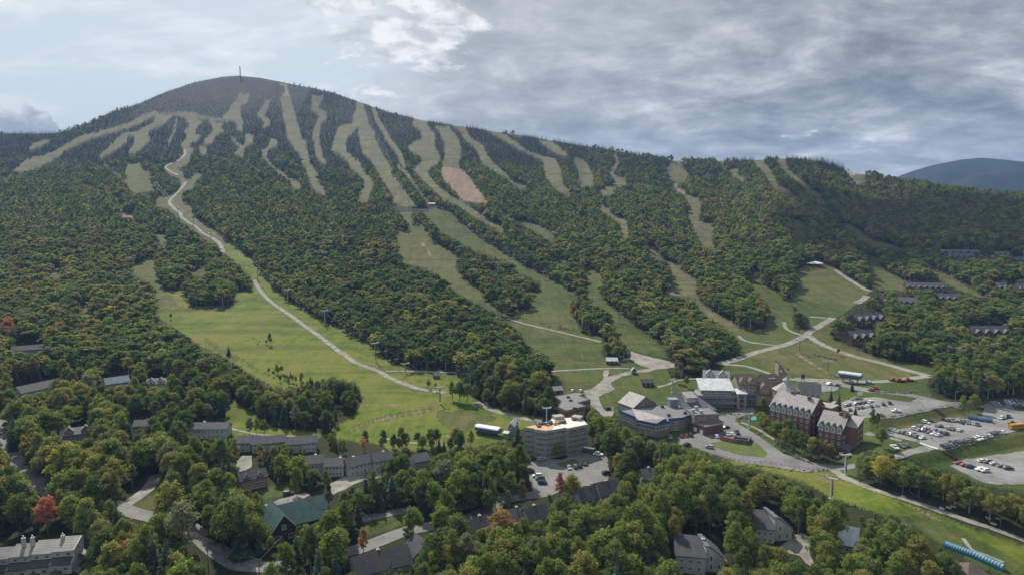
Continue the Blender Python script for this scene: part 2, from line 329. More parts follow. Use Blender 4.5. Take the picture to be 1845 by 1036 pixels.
# ditches, washed-out tracks and worn patches on the open slopes
for r, c, w, s in (('H', 3, 2.6, '0 125 200 122 400 118 560 112'), ('H', 5, 7, '90 250 200 205 300 180 420 160 540 140'), ('H', 3, 2.6, '90 250 200 207 300 182 420 162 540 142'), ('E', 3, 4, '540 110 575 170 600 215 570 250'), ('D', 5, 4, '820 532 960 522 1240 520'), ('D', 5, 3, '1250 770 1330 820 1430 870'), ('D', 5, 5, '1100 690 1170 740 1260 800'),
                    ('E', 5, 4, '690 330 780 370 820 420'), ('K', 3, 2.5, '1230 620 1330 670 1420 710'), ('K', 3, 2.0, '1300 640 1400 700'), ('K', 3, 3, '520 440 640 470 760 490 860 480'), ('F', 5, 4, '840 250 960 262 1100 300 1200 330'), ('F', 3, 3, '700 270 760 300 830 350'), ('E', 5, 6, '1100 560 1250 600 1400 640'), ('E', 5, 8, '1240 740 1350 745 1480 755'), ('A', 1, 4, '1400 580 1440 640 1520 700 1600 770'), ('A', 1, 3, '940 400 930 460 900 520'), ('d', 1, 4.5, '1590 560 1680 660 1780 790'), ('B', 1, 4, '440 540 500 640 560 720'), ('b', 1, 5, '1650 450 1720 490 1700 600 1680 720 1700 900 1760 990'), ('A', 1, 4, '1240 500 1300 560 1290 600'), ('e', 1, 4, '380 200 420 300 350 400'), ('g', 1, 4, '600 580 680 640 720 720'), ('A', 5, 4, '560 640 640 700 700 760')):
    for q in line_poly(pts(r, s), w): paint(CLS, q, c)
paint(CLS, pts('H', '560 150 700 150 880 180 850 200 760 230 700 270 620 240 560 200'), 5); paint(CLS, pts('H', '600 270 650 285 640 300 600 295'), 3); paint(CLS, pts('E', '560 180 640 200 660 225 600 262 570 240'), 5)

# ------------------------------------------------------------ materials
MATS = {}
def mat(name, col, rough=0.8, var=0.18, scale=0.6, metal=0.0, col2=None, bump=0.0, spec=0.3, stretch=None):
    """painted / natural surface: colour with two scales of mottling in object space"""
    if name in MATS: return MATS[name]
    m = bpy.data.materials.new(name); m.use_nodes = True; t = NT(m.node_tree)
    tc = t.n('ShaderNodeTexCoord').outputs['Object']
    if stretch: tc = t.n('ShaderNodeMapping', ins={0: tc, 3: stretch}).outputs[0]
    a = t.noise(tc, scale, 5.0, 0.6); b = t.noise(tc, scale * 7.3, 3.0, 0.6)
    f = t.math('ADD', t.math('MULTIPLY', a, 0.6), t.math('MULTIPLY', b, 0.4))
    f = t.smooth(f, 0.3, 0.7)
    c2 = col2 or tuple(min(1, q * (1 + var)) for q in col)
    c1 = tuple(q * (1 - var) for q in col) if not col2 else col
    c = t.mix(f, c3(*c1), c3(*c2))
    bs = t.n('ShaderNodeBsdfPrincipled', ins={'Base Color': c, 'Roughness': rough, 'Metallic': metal, 'Specular IOR Level': spec})
    if bump:
        bp = t.n('ShaderNodeBump', ins={'Strength': bump, 'Distance': 0.1, 'Height': b}); t.t.links.new(bp.outputs[0], bs.inputs['Normal'])
    t.n('ShaderNodeOutputMaterial', ins={0: bs.outputs[0]})
    MATS[name] = m; return m

def mat_stripes(name, col, col2, period, axis='Z', rough=0.7, duty=0.12, var=0.22, metal=0.0):
    """boards, shingle courses or metal seams: fine dark joints at a regular period"""
    if name in MATS: return MATS[name]
    m = bpy.data.materials.new(name); m.use_nodes = True; t = NT(m.node_tree)
    tc = t.n('ShaderNodeTexCoord').outputs['Object']
    s = t.n('ShaderNodeSeparateXYZ', ins={0: tc}).outputs['XYZ'.index(axis)]
    fr = t.math('FRACT', t.math('DIVIDE', s, period))
    j = t.math('LESS_THAN', fr, duty)
    n = t.noise(tc, 0.35, 5.0, 0.6)
    n2 = t.noise(tc, 3.5, 2.0, 0.6)
    base = t.mix(t.smooth(n, 0.3, 0.7), c3(*[q * (1 - var) for q in col]), c3(*[min(1, q * (1 + var)) for q in col]))
    base = t.mix(t.math('MULTIPLY', n2, 0.25), base, c3(*[q * 0.7 for q in col]))
    c = t.mix(j, base, c3(*col2))
    bs = t.n('ShaderNodeBsdfPrincipled', ins={'Base Color': c, 'Roughness': rough, 'Metallic': metal, 'Specular IOR Level': 0.3})
    t.n('ShaderNodeOutputMaterial', ins={0: bs.outputs[0]})
    MATS[name] = m; return m

def mat_brick(name, c1, c2, mort):
    m = bpy.data.materials.new(name); m.use_nodes = True; t = NT(m.node_tree)
    tc = t.n('ShaderNodeTexCoord').outputs['Object']
    s = t.n('ShaderNodeSeparateXYZ', ins={0: tc}).outputs
    v = t.n('ShaderNodeCombineXYZ', ins={0: t.math('ADD', s[0], s[1]), 1: s[2], 2: 0.0}).outputs[0]
    b = t.n('ShaderNodeTexBrick', ins={'Vector': v, 'Color1': c3(*c1), 'Color2': c3(*c2), 'Mortar': c3(*mort), 'Scale': 1.0, 'Brick Width': 0.42, 'Row Height': 0.14, 'Mortar Size': 0.012})
    n = t.noise(tc, 0.25, 5.0, 0.6)
    c = t.mix(t.smooth(n, 0.35, 0.7, 0.0, 0.35), b.outputs[0], c3(c1[0] * .55, c1[1] * .55, c1[2] * .6))
    bs = t.n('ShaderNodeBsdfPrincipled', ins={'Base Color': c, 'Roughness': 0.85, 'Specular IOR Level': 0.2})
    t.n('ShaderNodeOutputMaterial', ins={0: bs.outputs[0]}); MATS[name] = m; return m

def mat_glass(name, col=(0.05, 0.065, 0.08)):
    m = bpy.data.materials.new(name); m.use_nodes = True; t = NT(m.node_tree)
    rnd = t.n('ShaderNodeObjectInfo').outputs['Random']
    c = t.mix(t.smooth(rnd, 0.55, 1.0), c3(*col), c3(col[0] * 2.6, col[1] * 2.6, col[2] * 2.5))
    bs = t.n('ShaderNodeBsdfPrincipled', ins={'Base Color': c, 'Roughness': 0.08, 'Specular IOR Level': 0.7})
    t.n('ShaderNodeOutputMaterial', ins={0: bs.outputs[0]}); MATS[name] = m; return m

def mat_ground():
    m = bpy.data.materials.new('mountain_ground'); m.use_nodes = True; t = NT(m.node_tree)
    tc = t.n('ShaderNodeTexCoord').outputs['Object']
    col = t.n('ShaderNodeAttribute', attribute_name='cover').outputs['Color']
    s = t.n('ShaderNodeSeparateColor', ins={0: col}).outputs
    k2 = t.n('ShaderNodeAttribute', attribute_name='cover2').outputs['Color']
    s2 = t.n('ShaderNodeSeparateColor', ins={0: k2}).outputs
    na = t.noise(tc, 0.012, 5.0, 0.6, 0.3); nb = t.noise(tc, 0.075, 6.0, 0.65, 0.4); nc = t.noise(tc, 0.55, 4.0, 0.7)
    # mowing and run-off streaks, following the slope
    mp = t.n('ShaderNodeMapping', ins={0: tc, 2: (0, 0, R(-12)), 3: (0.16, 0.02, 0.02)}).outputs[0]
    ns = t.noise(mp, 1.0, 5.0, 0.65, 0.5)
    mp2 = t.n('ShaderNodeMapping', ins={0: tc, 3: (0.012, 0.012, 0.11)}).outputs[0]
    nl = t.noise(mp2, 1.0, 4.0, 0.7, 0.3)
    mix1 = t.math('ADD', t.math('MULTIPLY', nb, 0.5), t.math('MULTIPLY', ns, 0.5))
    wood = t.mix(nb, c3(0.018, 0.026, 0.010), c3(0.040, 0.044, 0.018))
    dry = t.ramp(t.math('ADD', t.math('MULTIPLY', mix1, 0.6), t.math('MULTIPLY', nl, 0.4)), [(0.38, (0.050, 0.062, 0.028)), (0.455, (0.090, 0.098, 0.044)), (0.53, (0.132, 0.124, 0.062)), (0.61, (0.195, 0.158, 0.095))])
    field = t.ramp(t.math('ADD', t.math('MULTIPLY', nb, 0.35), t.math('ADD', t.math('MULTIPLY', na, 0.35), t.math('MULTIPLY', ns, 0.3))), [(0.38, (0.032, 0.058, 0.014)), (0.46, (0.051, 0.082, 0.018)), (0.53, (0.078, 0.100, 0.026)), (0.61, (0.116, 0.102, 0.044))])
    lush_sunlit = t.ramp(t.math('ADD', t.math('MULTIPLY', nb, 0.4), t.math('ADD', t.math('MULTIPLY', na, 0.35), t.math('MULTIPLY', ns, 0.25))), [(0.39, (0.052, 0.088, 0.013)), (0.46, (0.090, 0.134, 0.017)), (0.52, (0.132, 0.158, 0.023)), (0.60, (0.168, 0.146, 0.042))])  # lush grass, with the meadow's sunlight put into its brighter yellow-green
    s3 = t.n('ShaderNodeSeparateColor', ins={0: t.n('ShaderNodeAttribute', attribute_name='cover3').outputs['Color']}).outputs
    rough = t.ramp(mix1, [(0.32, (0.050, 0.066, 0.020)), (0.48, (0.090, 0.102, 0.033)), (0.62, (0.135, 0.124, 0.050)), (0.75, (0.17, 0.135, 0.075))])
    bare = t.ramp(mix1, [(0.35, (0.16, 0.115, 0.075)), (0.5, (0.235, 0.168, 0.12)), (0.65, (0.30, 0.225, 0.165))])
    grav = t.ramp(mix1, [(0.35, (0.24, 0.23, 0.21)), (0.65, (0.40, 0.39, 0.37))])
    alp = t.ramp(t.math('ADD', t.math('MULTIPLY', nl, 0.45), t.math('MULTIPLY', nb, 0.55)), [(0.42, (0.010, 0.015, 0.009)), (0.50, (0.020, 0.025, 0.015)), (0.58, (0.036, 0.037, 0.025)), (0.68, (0.08, 0.074, 0.06))])
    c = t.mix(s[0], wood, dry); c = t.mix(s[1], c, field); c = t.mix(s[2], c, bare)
    c = t.mix(s3[0], c, lush_sunlit); c = t.mix(s2[0], c, grav); c = t.mix(s2[1], c, rough); c = t.mix(s2[2], c, alp)
    # water bars and mown benches across the fall line, wheel ruts along it
    bars = t.noise(t.n('ShaderNodeMapping', ins={0: tc, 3: (0.006, 0.006, 0.42)}).outputs[0], 1.0, 3.0, 0.6, 0.15)
    ruts = t.noise(t.n('ShaderNodeMapping', ins={0: tc, 2: (0, 0, R(-25)), 3: (0.55, 0.03, 0.03)}).outputs[0], 1.0, 4.0, 0.7, 0.6)
    grassy = t.math('MAXIMUM', t.math('MAXIMUM', s[0], s[1]), t.math('MAXIMUM', s3[0], s2[1]))
    c = t.mix(t.math('MULTIPLY', grassy, t.smooth(bars, 0.52, 0.62, 0.0, 0.38)), c, c3(0.040, 0.050, 0.018))
    c = t.mix(t.math('MULTIPLY', grassy, t.smooth(ruts, 0.56, 0.70, 0.0, 0.45)), c, c3(0.165, 0.140, 0.070))
    c = t.mix(t.smooth(nc, 0.38, 0.66, 0.0, 0.55), c, t.mix(1.0, c, c3(0.55, 0.55, 0.55), 'MULTIPLY'))
    bp = t.n('ShaderNodeBump', ins={'Strength': 0.9, 'Distance': 0.9, 'Height': t.math('ADD', nb, t.math('MULTIPLY', nc, 0.35))})
    bs = t.n('ShaderNodeBsdfPrincipled', ins={'Base Color': c, 'Roughness': 0.95, 'Specular IOR Level': 0.1, 'Normal': bp.outputs[0]})
    t.n('ShaderNodeOutputMaterial', ins={0: bs.outputs[0]}); return m

def mat_leaf(name, col, col2, trans=0.48, jitter=0.34):
    col = tuple(q * 1.5 for q in col); col2 = tuple(q * 1.5 for q in col2)
    m = bpy.data.materials.new(name); m.use_nodes = True; t = NT(m.node_tree)
    rnd = t.n('ShaderNodeObjectInfo').outputs['Random']
    geo = t.n('ShaderNodeNewGeometry')
    tc = t.n('ShaderNodeTexCoord').outputs['Object']
    n = t.noise(tc, 0.45, 2.0, 0.6); n2 = t.noise(tc, 2.6, 2.0, 0.6)
    c = t.mix(rnd, c3(*col), c3(*col2))
    wn = t.n('ShaderNodeTexWhiteNoise', noise_dimensions='1D', ins={'W': t.math('MULTIPLY', rnd, 37.7)}).outputs[0]
    val = t.math('ADD', 1.0 - jitter / 2, t.math('MULTIPLY', wn, jitter))
    val = t.math('MULTIPLY', val, t.math('ADD', 0.62, t.math('MULTIPLY', n2, 0.76)))
    c = t.n('ShaderNodeHueSaturation', ins={'Hue': t.math('ADD', 0.485, t.math('MULTIPLY', n, 0.03)), 'Saturation': 0.90, 'Value': val, 'Color': c}).outputs[0]
    d = t.n('ShaderNodeBsdfDiffuse', ins={'Color': c, 'Roughness': 0.5})
    tr = t.n('ShaderNodeBsdfTranslucent', ins={'Color': t.mix(0.5, c, t.mix(1.0, c, c3(1.25, 1.3, 0.6), 'MULTIPLY'))})
    mx = t.n('ShaderNodeMixShader', ins={0: trans, 1: d.outputs[0], 2: tr.outputs[0]})
    gl = t.n('ShaderNodeBsdfGlossy', ins={'Color': c3(0.6, 0.65, 0.7), 'Roughness': 0.5})
    mx2 = t.n('ShaderNodeMixShader', ins={0: 0.012, 1: mx.outputs[0], 2: gl.outputs[0]})
    t.n('ShaderNodeOutputMaterial', ins={0: mx2.outputs[0]}); MATS[name] = m; return m

mat('asphalt', (0.10, 0.103, 0.107), 0.85, col2=(0.20, 0.20, 0.20), scale=0.09)
mat('gravel', (0.125, 0.12, 0.11), 0.95, col2=(0.30, 0.29, 0.27), scale=0.16)
mat('lawn', (0.045, 0.078, 0.016), 0.95, col2=(0.10, 0.125, 0.028), scale=0.12)
mat('lot_gravel', (0.125, 0.127, 0.13), 0.95, col2=(0.25, 0.25, 0.248), scale=0.06)
mat('paint_white', (0.72, 0.72, 0.70), 0.6, 0.08)
mat('trim_white', (0.62, 0.63, 0.63), 0.6, 0.08)
mat('galv', (0.42, 0.44, 0.46), 0.45, 0.12, metal=0.35)
mat('pale_metal', (0.55, 0.58, 0.60), 0.45, 0.1, metal=0.1)
mat('dark_metal', (0.06, 0.065, 0.07), 0.5, 0.15)
mat('wood_pole', (0.15, 0.12, 0.09), 0.9, 0.2)
mat('wood_brown', (0.16, 0.10, 0.06), 0.85, 0.22)
mat('wood_dark', (0.055, 0.035, 0.025), 0.85, 0.25)
mat('concrete', (0.36, 0.35, 0.33), 0.9, 0.14)
mat('rock', (0.055, 0.053, 0.052), 0.95, col2=(0.17, 0.165, 0.155), scale=0.5)
mat('tyre', (0.02, 0.02, 0.022), 0.9, 0.1)
mat('bark', (0.085, 0.070, 0.055), 0.95, col2=(0.17, 0.15, 0.125), scale=1.5)
mat('birch_bark', (0.26, 0.25, 0.22), 0.95, col2=(0.46, 0.45, 0.42), scale=1.5)
mat('blue_trim', (0.025, 0.085, 0.22), 0.6, 0.1)
mat('teal_pool', (0.10, 0.33, 0.36), 0.2, 0.1)
mat_glass('glass')
mat_brick('brick_red', (0.188, 0.084, 0.060), (0.138, 0.062, 0.047), (0.21, 0.17, 0.15))

GMAT = mat_ground()
LEAF = {}
for nm, a, b in [('green', (0.102, 0.152, 0.024), (0.138, 0.176, 0.028)), ('deep', (0.062, 0.104, 0.024), (0.082, 0.122, 0.027)), ('olive', (0.158, 0.164, 0.030), (0.190, 0.180, 0.038)),
                 ('yellow', (0.27, 0.235, 0.032), (0.21, 0.225, 0.032)), ('orange', (0.30, 0.155, 0.055), (0.26, 0.16, 0.06)), ('red', (0.28, 0.085, 0.05), (0.25, 0.105, 0.06)), ('brown', (0.165, 0.120, 0.065), (0.14, 0.112, 0.062)),
                 ('grey', (0.145, 0.158, 0.088), (0.170, 0.172, 0.095))]:
    LEAF[nm] = mat_leaf('leaf_' + nm, a, b)
LEAF['fir'] = mat_leaf('needle_fir', (0.028, 0.050, 0.030), (0.040, 0.064, 0.036), trans=0.12)

# ------------------------------------------------------------ mesh helpers
class MB:
    """collects faces (with a material index) and becomes ONE mesh object"""
    def __init__(self): self.v = []; self.f = []; self.m = []
    def add(self, vs, fs, mi=0):
        o = len(self.v); self.v += [tuple(q) for q in vs]
        for f in fs: self.f.append([o + i for i in f]); self.m.append(mi)
        return self
    def box(self, x0, x1, y0, y1, z0, z1, mi=0):
        return self.add([(x0, y0, z0), (x1, y0, z0), (x1, y1, z0), (x0, y1, z0), (x0, y0, z1), (x1, y0, z1), (x1, y1, z1), (x0, y1, z1)],
                        [(0, 3, 2, 1), (4, 5, 6, 7), (0, 1, 5, 4), (1, 2, 6, 5), (2, 3, 7, 6), (3, 0, 4, 7)], mi)
    def prism(self, poly, z0, z1, mi=0):
        n = len(poly)
        return self.add([(x, y, z0) for x, y in poly] + [(x, y, z1) for x, y in poly], [tuple(range(n))[::-1], tuple(range(n, 2 * n))] + [(i, (i + 1) % n, n + (i + 1) % n, n + i) for i in range(n)], mi)
    def extr_x(self, prof, x0, x1, mi=0):
        """profile in (y, z) drawn along x"""
        n = len(prof)
        return self.add([(x0, y, z) for y, z in prof] + [(x1, y, z) for y, z in prof], [tuple(range(n)), tuple(range(n, 2 * n))[::-1]] + [(i, n + i, n + (i + 1) % n, (i + 1) % n) for i in range(n)], mi)
    def extr_y(self, prof, y0, y1, mi=0):
        n = len(prof)
        return self.add([(x, y0, z) for x, z in prof] + [(x, y1, z) for x, z in prof], [tuple(range(n))[::-1], tuple(range(n, 2 * n))] + [(i, (i + 1) % n, n + (i + 1) % n, n + i) for i in range(n)], mi)
    def tube(self, a, b, r0, r1=None, n=6, mi=0):
        a = Vector(a); b = Vector(b); r1 = r0 if r1 is None else r1
        d = (b - a).normalized(); p = d.orthogonal().normalized(); q = d.cross(p)
        vs = [a + (p * math.cos(2 * math.pi * i / n) + q * math.sin(2 * math.pi * i / n)) * r0 for i in range(n)] + [b + (p * math.cos(2 * math.pi * i / n) + q * math.sin(2 * math.pi * i / n)) * r1 for i in range(n)]
        return self.add(vs, [(i, (i + 1) % n, n + (i + 1) % n, n + i) for i in range(n)] + [tuple(range(n))[::-1], tuple(range(n, 2 * n))], mi)
    def mesh(self, name, mats):
        me = bpy.data.meshes.new(name); me.from_pydata(self.v, [], self.f)
        for q in (mats if isinstance(mats, (list, tuple)) else [mats]): me.materials.append(MATS[q] if isinstance(q, str) else q)
        me.polygons.foreach_set('material_index', self.m)
        me.validate(); bm = bmesh.new(); bm.from_mesh(me); bmesh.ops.recalc_face_normals(bm, faces=bm.faces); bm.to_mesh(me); bm.free()
        return me
    def build(self, name, mats, parent=None, loc=None, rz=0.0):
        return link(name, self.mesh(name, mats), parent, loc, rz)
def link(name, me, parent=None, loc=None, rz=0.0):
    o = bpy.data.objects.new(name, me); COL.objects.link(o)
    if parent is not None: o.parent = parent
    if loc is not None: o.location = loc
    if rz: o.rotation_euler = (0, 0, rz)
    return o
def thing(name, label, cat, loc=(0, 0, 0), rz=0.0, group=None):
    o = bpy.data.objects.new(name, None); COL.objects.link(o); o.empty_display_size = 1.0
    o.location = loc; o.rotation_euler = (0, 0, rz); return tag(o, label, cat, group)
def tag(o, label, cat, group=None):
    o['label'] = label; o['category'] = cat
    if group: o['group'] = group
    return o
def dup(root, loc, rz, label=None, group=None, mats=None):
    r = root.copy(); COL.objects.link(r); r.location = loc; r.rotation_euler = (0, 0, rz)
    if label: r['label'] = label
    if group: r['group'] = group
    for ch in list(root.children):
        c = ch.copy(); COL.objects.link(c); c.parent = r
        for g in list(ch.children):
            d = g.copy(); COL.objects.link(d); d.parent = c
    return r

# ------------------------------------------------------------ the mountain and its valley floor
def build_terrain():
    nc, nr = YG.shape
    X = UC[:, None] / F * YG; Zz = CAMZ + VG / F * YG
    co = np.stack([X, YG, Zz], -1).reshape(-1, 3)
    i = np.arange(nc - 1)[:, None] * nr + np.arange(nr - 1)[None, :]
    faces = np.stack([i, i + nr, i + nr + 1, i + 1], -1).reshape(-1, 4)
    me = bpy.data.meshes.new('mountain')
    me.vertices.add(len(co)); me.vertices.foreach_set('co', co.ravel())
    me.loops.add(faces.size); me.loops.foreach_set('vertex_index', faces.ravel().astype(np.int32))
    me.polygons.add(len(faces)); me.polygons.foreach_set('loop_start', np.arange(0, faces.size, 4, dtype=np.int32)); me.polygons.foreach_set('loop_total', np.full(len(faces), 4, np.int32))
    me.polygons.foreach_set('use_smooth', np.ones(len(faces), bool))
    px, py = uv_pix(UC[:, None] * np.ones_like(VG), VG)
    # a few pixels of wobble so that traced edges stay uneven
    wob = 1.6
    pxw = px + wob * N3(px / 9, py / 9); pyw = py + wob * N4(px / 9 + 7, py / 9)
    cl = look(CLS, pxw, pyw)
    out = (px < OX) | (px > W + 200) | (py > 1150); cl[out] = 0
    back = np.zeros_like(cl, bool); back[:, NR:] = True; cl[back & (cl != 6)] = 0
    def chan(ids): 
        a = np.zeros(cl.shape + (4,), np.float32); a[..., 3] = 1
        for q, c in enumerate(ids): a[..., q] = (cl == c)
        lo_ = int(NR * .62); a[:, 1:lo_, :3] = (a[:, :lo_ - 1, :3] + 2 * a[:, 1:lo_, :3] + a[:, 2:lo_ + 1, :3]) / 4
        return a.reshape(-1, 4)
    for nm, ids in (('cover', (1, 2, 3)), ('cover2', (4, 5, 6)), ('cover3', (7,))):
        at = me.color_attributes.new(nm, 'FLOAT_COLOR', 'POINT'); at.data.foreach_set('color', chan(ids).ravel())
    me.update(); me.validate(); me.materials.append(GMAT)
    o = link('mountain', me); o['kind'] = 'structure'; return o

def ico_pts():
    p = (1 + 5 ** .5) / 2
    v = np.array([(-1, p, 0), (1, p, 0), (-1, -p, 0), (1, -p, 0), (0, -1, p), (0, 1, p), (0, -1, -p), (0, 1, -p), (p, 0, -1), (p, 0, 1), (-p, 0, -1), (-p, 0, 1)], float)
    f = [(0, 11, 5), (0, 5, 1), (0, 1, 7), (0, 7, 10), (0, 10, 11), (1, 5, 9), (5, 11, 4), (11, 10, 2), (10, 7, 6), (7, 1, 8), (3, 9, 4), (3, 4, 2), (3, 2, 6), (3, 6, 8), (3, 8, 9), (4, 9, 5), (2, 4, 11), (6, 2, 10), (8, 6, 7), (9, 8, 1)]
    return v / np.linalg.norm(v, axis=1)[:, None], f
ICO = ico_pts()

# ------------------------------------------------------------ roads, car parks, paths
def catmull(p, n=6):
    p = [Vector((a[0], a[1], 0)) for a in p]; out = []
    q = [p[0] * 2 - p[1]] + p + [p[-1] * 2 - p[-2]]
    for i in range(1, len(q) - 2):
        for k in range(n):
            s = k / n; a, b, c, d = q[i - 1], q[i], q[i + 1], q[i + 2]
            out.append(0.5 * ((2 * b) + (c - a) * s + (2 * a - 5 * b + 4 * c - d) * s * s + (3 * b - a - 3 * c + d) * s ** 3))
    out.append(p[-1]); return [(v.x, v.y) for v in out]
def lift(y): return 0.14 + 0.0003 * max(0, y - 300)
def road(name, pl, width, m, clear_px=None, ragged=0.0, kill=True):
    """a strip draped over the ground along a traced centre line"""
    cps = catmull(pl, 5)
    if kill:
        for a, b in zip(cps[:-1], cps[1:]):
            y = P(*a).y; w = (clear_px or (width * F / y * 0.8 + 3))
            for q in line_poly([a, b], w): paint(CLEAR, q, True)
    g = [P(*a) for a in cps]
    line = [g[0]]
    for p in g[1:]:
        d = (p - line[-1]).length
        if d < 1.0: continue
        n = max(1, int(d / (3.0 + p.y * 0.004)))
        s = line[-1].copy()
        for i in range(1, n + 1): line.append(s.lerp(p, i / n))
    mb = MB(); nlat = 3; r_ = random.Random(len(cps))
    rows = []
    for i, p in enumerate(line):
        d = (line[min(i + 1, len(line) - 1)] - line[max(i - 1, 0)]); d.z = 0; d.normalize()
        s = Vector((-d.y, d.x, 0))
        w0 = width / 2 * (1 + ragged * (r_.random() - .5)); w1 = width / 2 * (1 + ragged * (r_.random() - .5))
        row = []
        for q in range(nlat + 1):
            o = -w0 + (w0 + w1) * q / nlat
            x, y = p.x + s.x * o, p.y + s.y * o
            row.append((x, y, gz(x, y) + lift(y)))
        rows.append(row)
    vs = [v for r in rows for v in r]; n = nlat + 1
    fs = [(i * n + q, i * n + q + 1, (i + 1) * n + q + 1, (i + 1) * n + q) for i in range(len(rows) - 1) for q in range(nlat)]
    mb.add(vs, fs); o = mb.build(name, m); o['kind'] = 'structure'
    for p in o.data.polygons: p.use_smooth = True
    return o
def lot(name, poly, m, cell=3.0, extra=0.0, kill=True):
    """a paved or gravelled area inside a traced outline, draped over the ground"""
    if kill: paint(CLEAR, poly, True)
    g = [P(*a) for a in poly]; bnd = []; jr = random.Random(len(poly)); rag = 1.0 if m in ('gravel', 'lot_gravel') else 0.25
    for a, b in zip(g, g[1:] + g[:1]):
        n = max(1, int((b - a).length / cell))
        bnd += [a.lerp(b, i / n) + (Vector((jr.uniform(-1, 1), jr.uniform(-1, 1), 0)) * rag * (.6 if i else .2)) for i in range(n)]
    xs = [p.x for p in g]; ys = [p.y for p in g]
    X, Y = np.meshgrid(np.arange(min(xs), max(xs), cell), np.arange(min(ys), max(ys), cell))
    ins = inside([(p.x, p.y) for p in bnd], X, Y)
    co = [Vector((p.x, p.y)) for p in bnd] + [Vector((x, y)) for x, y in zip(X[ins], Y[ins])]
    ed = [(i, (i + 1) % len(bnd)) for i in range(len(bnd))]
    v, e, f, *_ = delaunay_2d_cdt(co, ed, [list(range(len(bnd)))], 1, 0.01)
    mb = MB(); mb.add([(p.x, p.y, gz(p.x, p.y) + lift(p.y) + extra) for p in v], [tuple(q) for q in f])
    o = mb.build(name, m); o['kind'] = 'structure'
    for p in o.data.polygons: p.use_smooth = True
    return o

# gravel work roads on the ski hill
road('work_road', pts('c', '880 60 880 110 820 170 760 200 680 235 720 280 810 325'), 6.0, 'gravel', ragged=.3)
MROAD = pts('c', '890 395 840 470 770 540 720 600 750 650 830 720 850 760 930 820 1000 860 1060 920 1150 970 1230 1020') + pts('D', '1180 195 1192 225')
road('work_road', MROAD, 6.0, 'gravel', ragged=.3)
MROAD2 = pts('D', '1355 370 1390 430 1450 490 1530 545 1620 610 1720 680 1835 770') + pts('E', '100 690 180 750 300 795 350 825 430 860 520 890 660 912')
road('work_road', MROAD2, 4.6, 'gravel', ragged=.2)
road('work_road', pts('E', '820 960 900 1000 1000 1030') + pts('H', '1000 187 1120 207'), 4.6, 'gravel', ragged=.2)
road('work_road', pts('E', '340 797 450 795 600 800 740 803'), 3.2, 'gravel', ragged=.3)
road('work_road', pts('E', '990 515 1100 548 1280 590 1490 640'), 3.6, 'gravel', ragged=.3)
lot('gravel_apron', pts('E', '1650 690 1720 712 1830 738 1890 750 1880 775 1835 782 1760 782 1690 760 1645 735'), 'gravel')
road('work_road', pts('E', '1220 797 1400 786 1520 781 1640 781'), 3.2, 'gravel', ragged=.3)
lot('gravel_apron', pts('E', '1500 790 1532 790 1525 825 1620 800 1720 785 1840 760 1840 775 1720 802 1600 822 1540 860 1565 892 1475 930 1500 1000 1560 985 1552 1036 1500 1036 1440 980 1395 900 1440 890 1500 840'), 'gravel')
road('work_road', pts('F', '315 322 400 302 500 266 640 230 720 198 780 158 850 115 890 92'), 7.0, 'gravel', ragged=.25)
road('work_road', pts('F', '885 96 830 90 775 86'), 4.0, 'gravel', ragged=.3)
road('work_road', pts('F', '770 180 800 205 870 240 1000 285 1150 322 1280 358 1370 380'), 7.0, 'gravel', ragged=.25)
road('work_road', pts('F', '640 232 540 222 450 206 418 180'), 3.4, 'gravel', ragged=.3)
road('work_road', pts('F', '645 112 662 150 745 182'), 3.4, 'gravel', ragged=.3)
road('work_road', pts('F', '330 324 450 332 540 358 620 388 700 400'), 4.0, 'gravel', ragged=.3)
road('work_road', pts('F', '700 398 820 404 960 410 1100 410 1200 405 1290 392 1360 382'), 9.0, 'gravel', ragged=.3)
road('work_road', pts('C', '900 685 950 720 1030 770 1078 792'), 6.0, 'gravel', ragged=.3)
road('work_road', pts('C', '1062 815 1035 835 1005 852'), 7.0, 'gravel', ragged=.3)
road('work_road', pts('C', '910 475 916 520 911 575'), 5.5, 'gravel', ragged=.3)
road('work_road', pts('F', '0 440 60 425 130 400 240 395'), 2.6, 'gravel', ragged=.3)
# streets and car parks
lot('parking_lot', pts('F', '880 535 960 502 1020 492 1180 500 1270 512 1330 484 1420 506 1540 524 1440 541 1400 547 1200 592 1130 592 1050 592 960 562'), 'lot_gravel')
road('street', pts('F', '820 428 900 420 1000 440 1100 458 1280 478 1400 506 1550 530'), 8.0, 'asphalt')
lot('parking_lot', pts('F', '815 432 860 418 930 425 920 440 905 455 820 465'), 'lot_gravel', extra=.06)
lot('parking_lot', pts('P3', '215 575 300 560 660 490 870 450 940 400 1230 420 1350 400 1380 290 1200 262 1100 262 1030 235 1400 262 1560 268 1845 330 2400 430 2400 560 1845 535 1610 600 1000 775 870 782 860 765 350 890 340 830 500 770 690 735 600 690 380 640 240 610'), 'lot_gravel')
lot('parking_lot', pts('P3', '1380 262 1460 225 1845 190 2300 170 2300 260 1845 290 1700 300 1560 275'), 'lot_gravel', extra=.05)
lot('parking_lot', pts('P3', '980 965 1130 895 1845 792 2400 700 2400 1250 1845 1180 1560 1190 1400 1170 1280 1120 1100 1030'), 'lot_gravel')
road('street', pts('P3', '0 585 100 605 240 632 420 672'), 4.5, 'asphalt')
lot('forecourt', pts('F', '130 690 240 660 320 640 320 580 440 550 490 528 505 560 400 592 420 622 520 682 640 768 760 808 900 828 1000 818 1002 842 890 852 740 862 600 836 420 812 290 772 210 742 120 722'), 'asphalt')
lot('grass_island', pts('F', '280 716 380 700 470 692 520 725 562 765 545 788 420 772 300 738'), 'lawn', extra=.12)
road('gravel_path', pts('F', '890 848 940 885 1000 912 1150 968 1300 1012') + pts('K', '1500 690 1700 755 1900 830'), 3.6, 'gravel', ragged=.3)
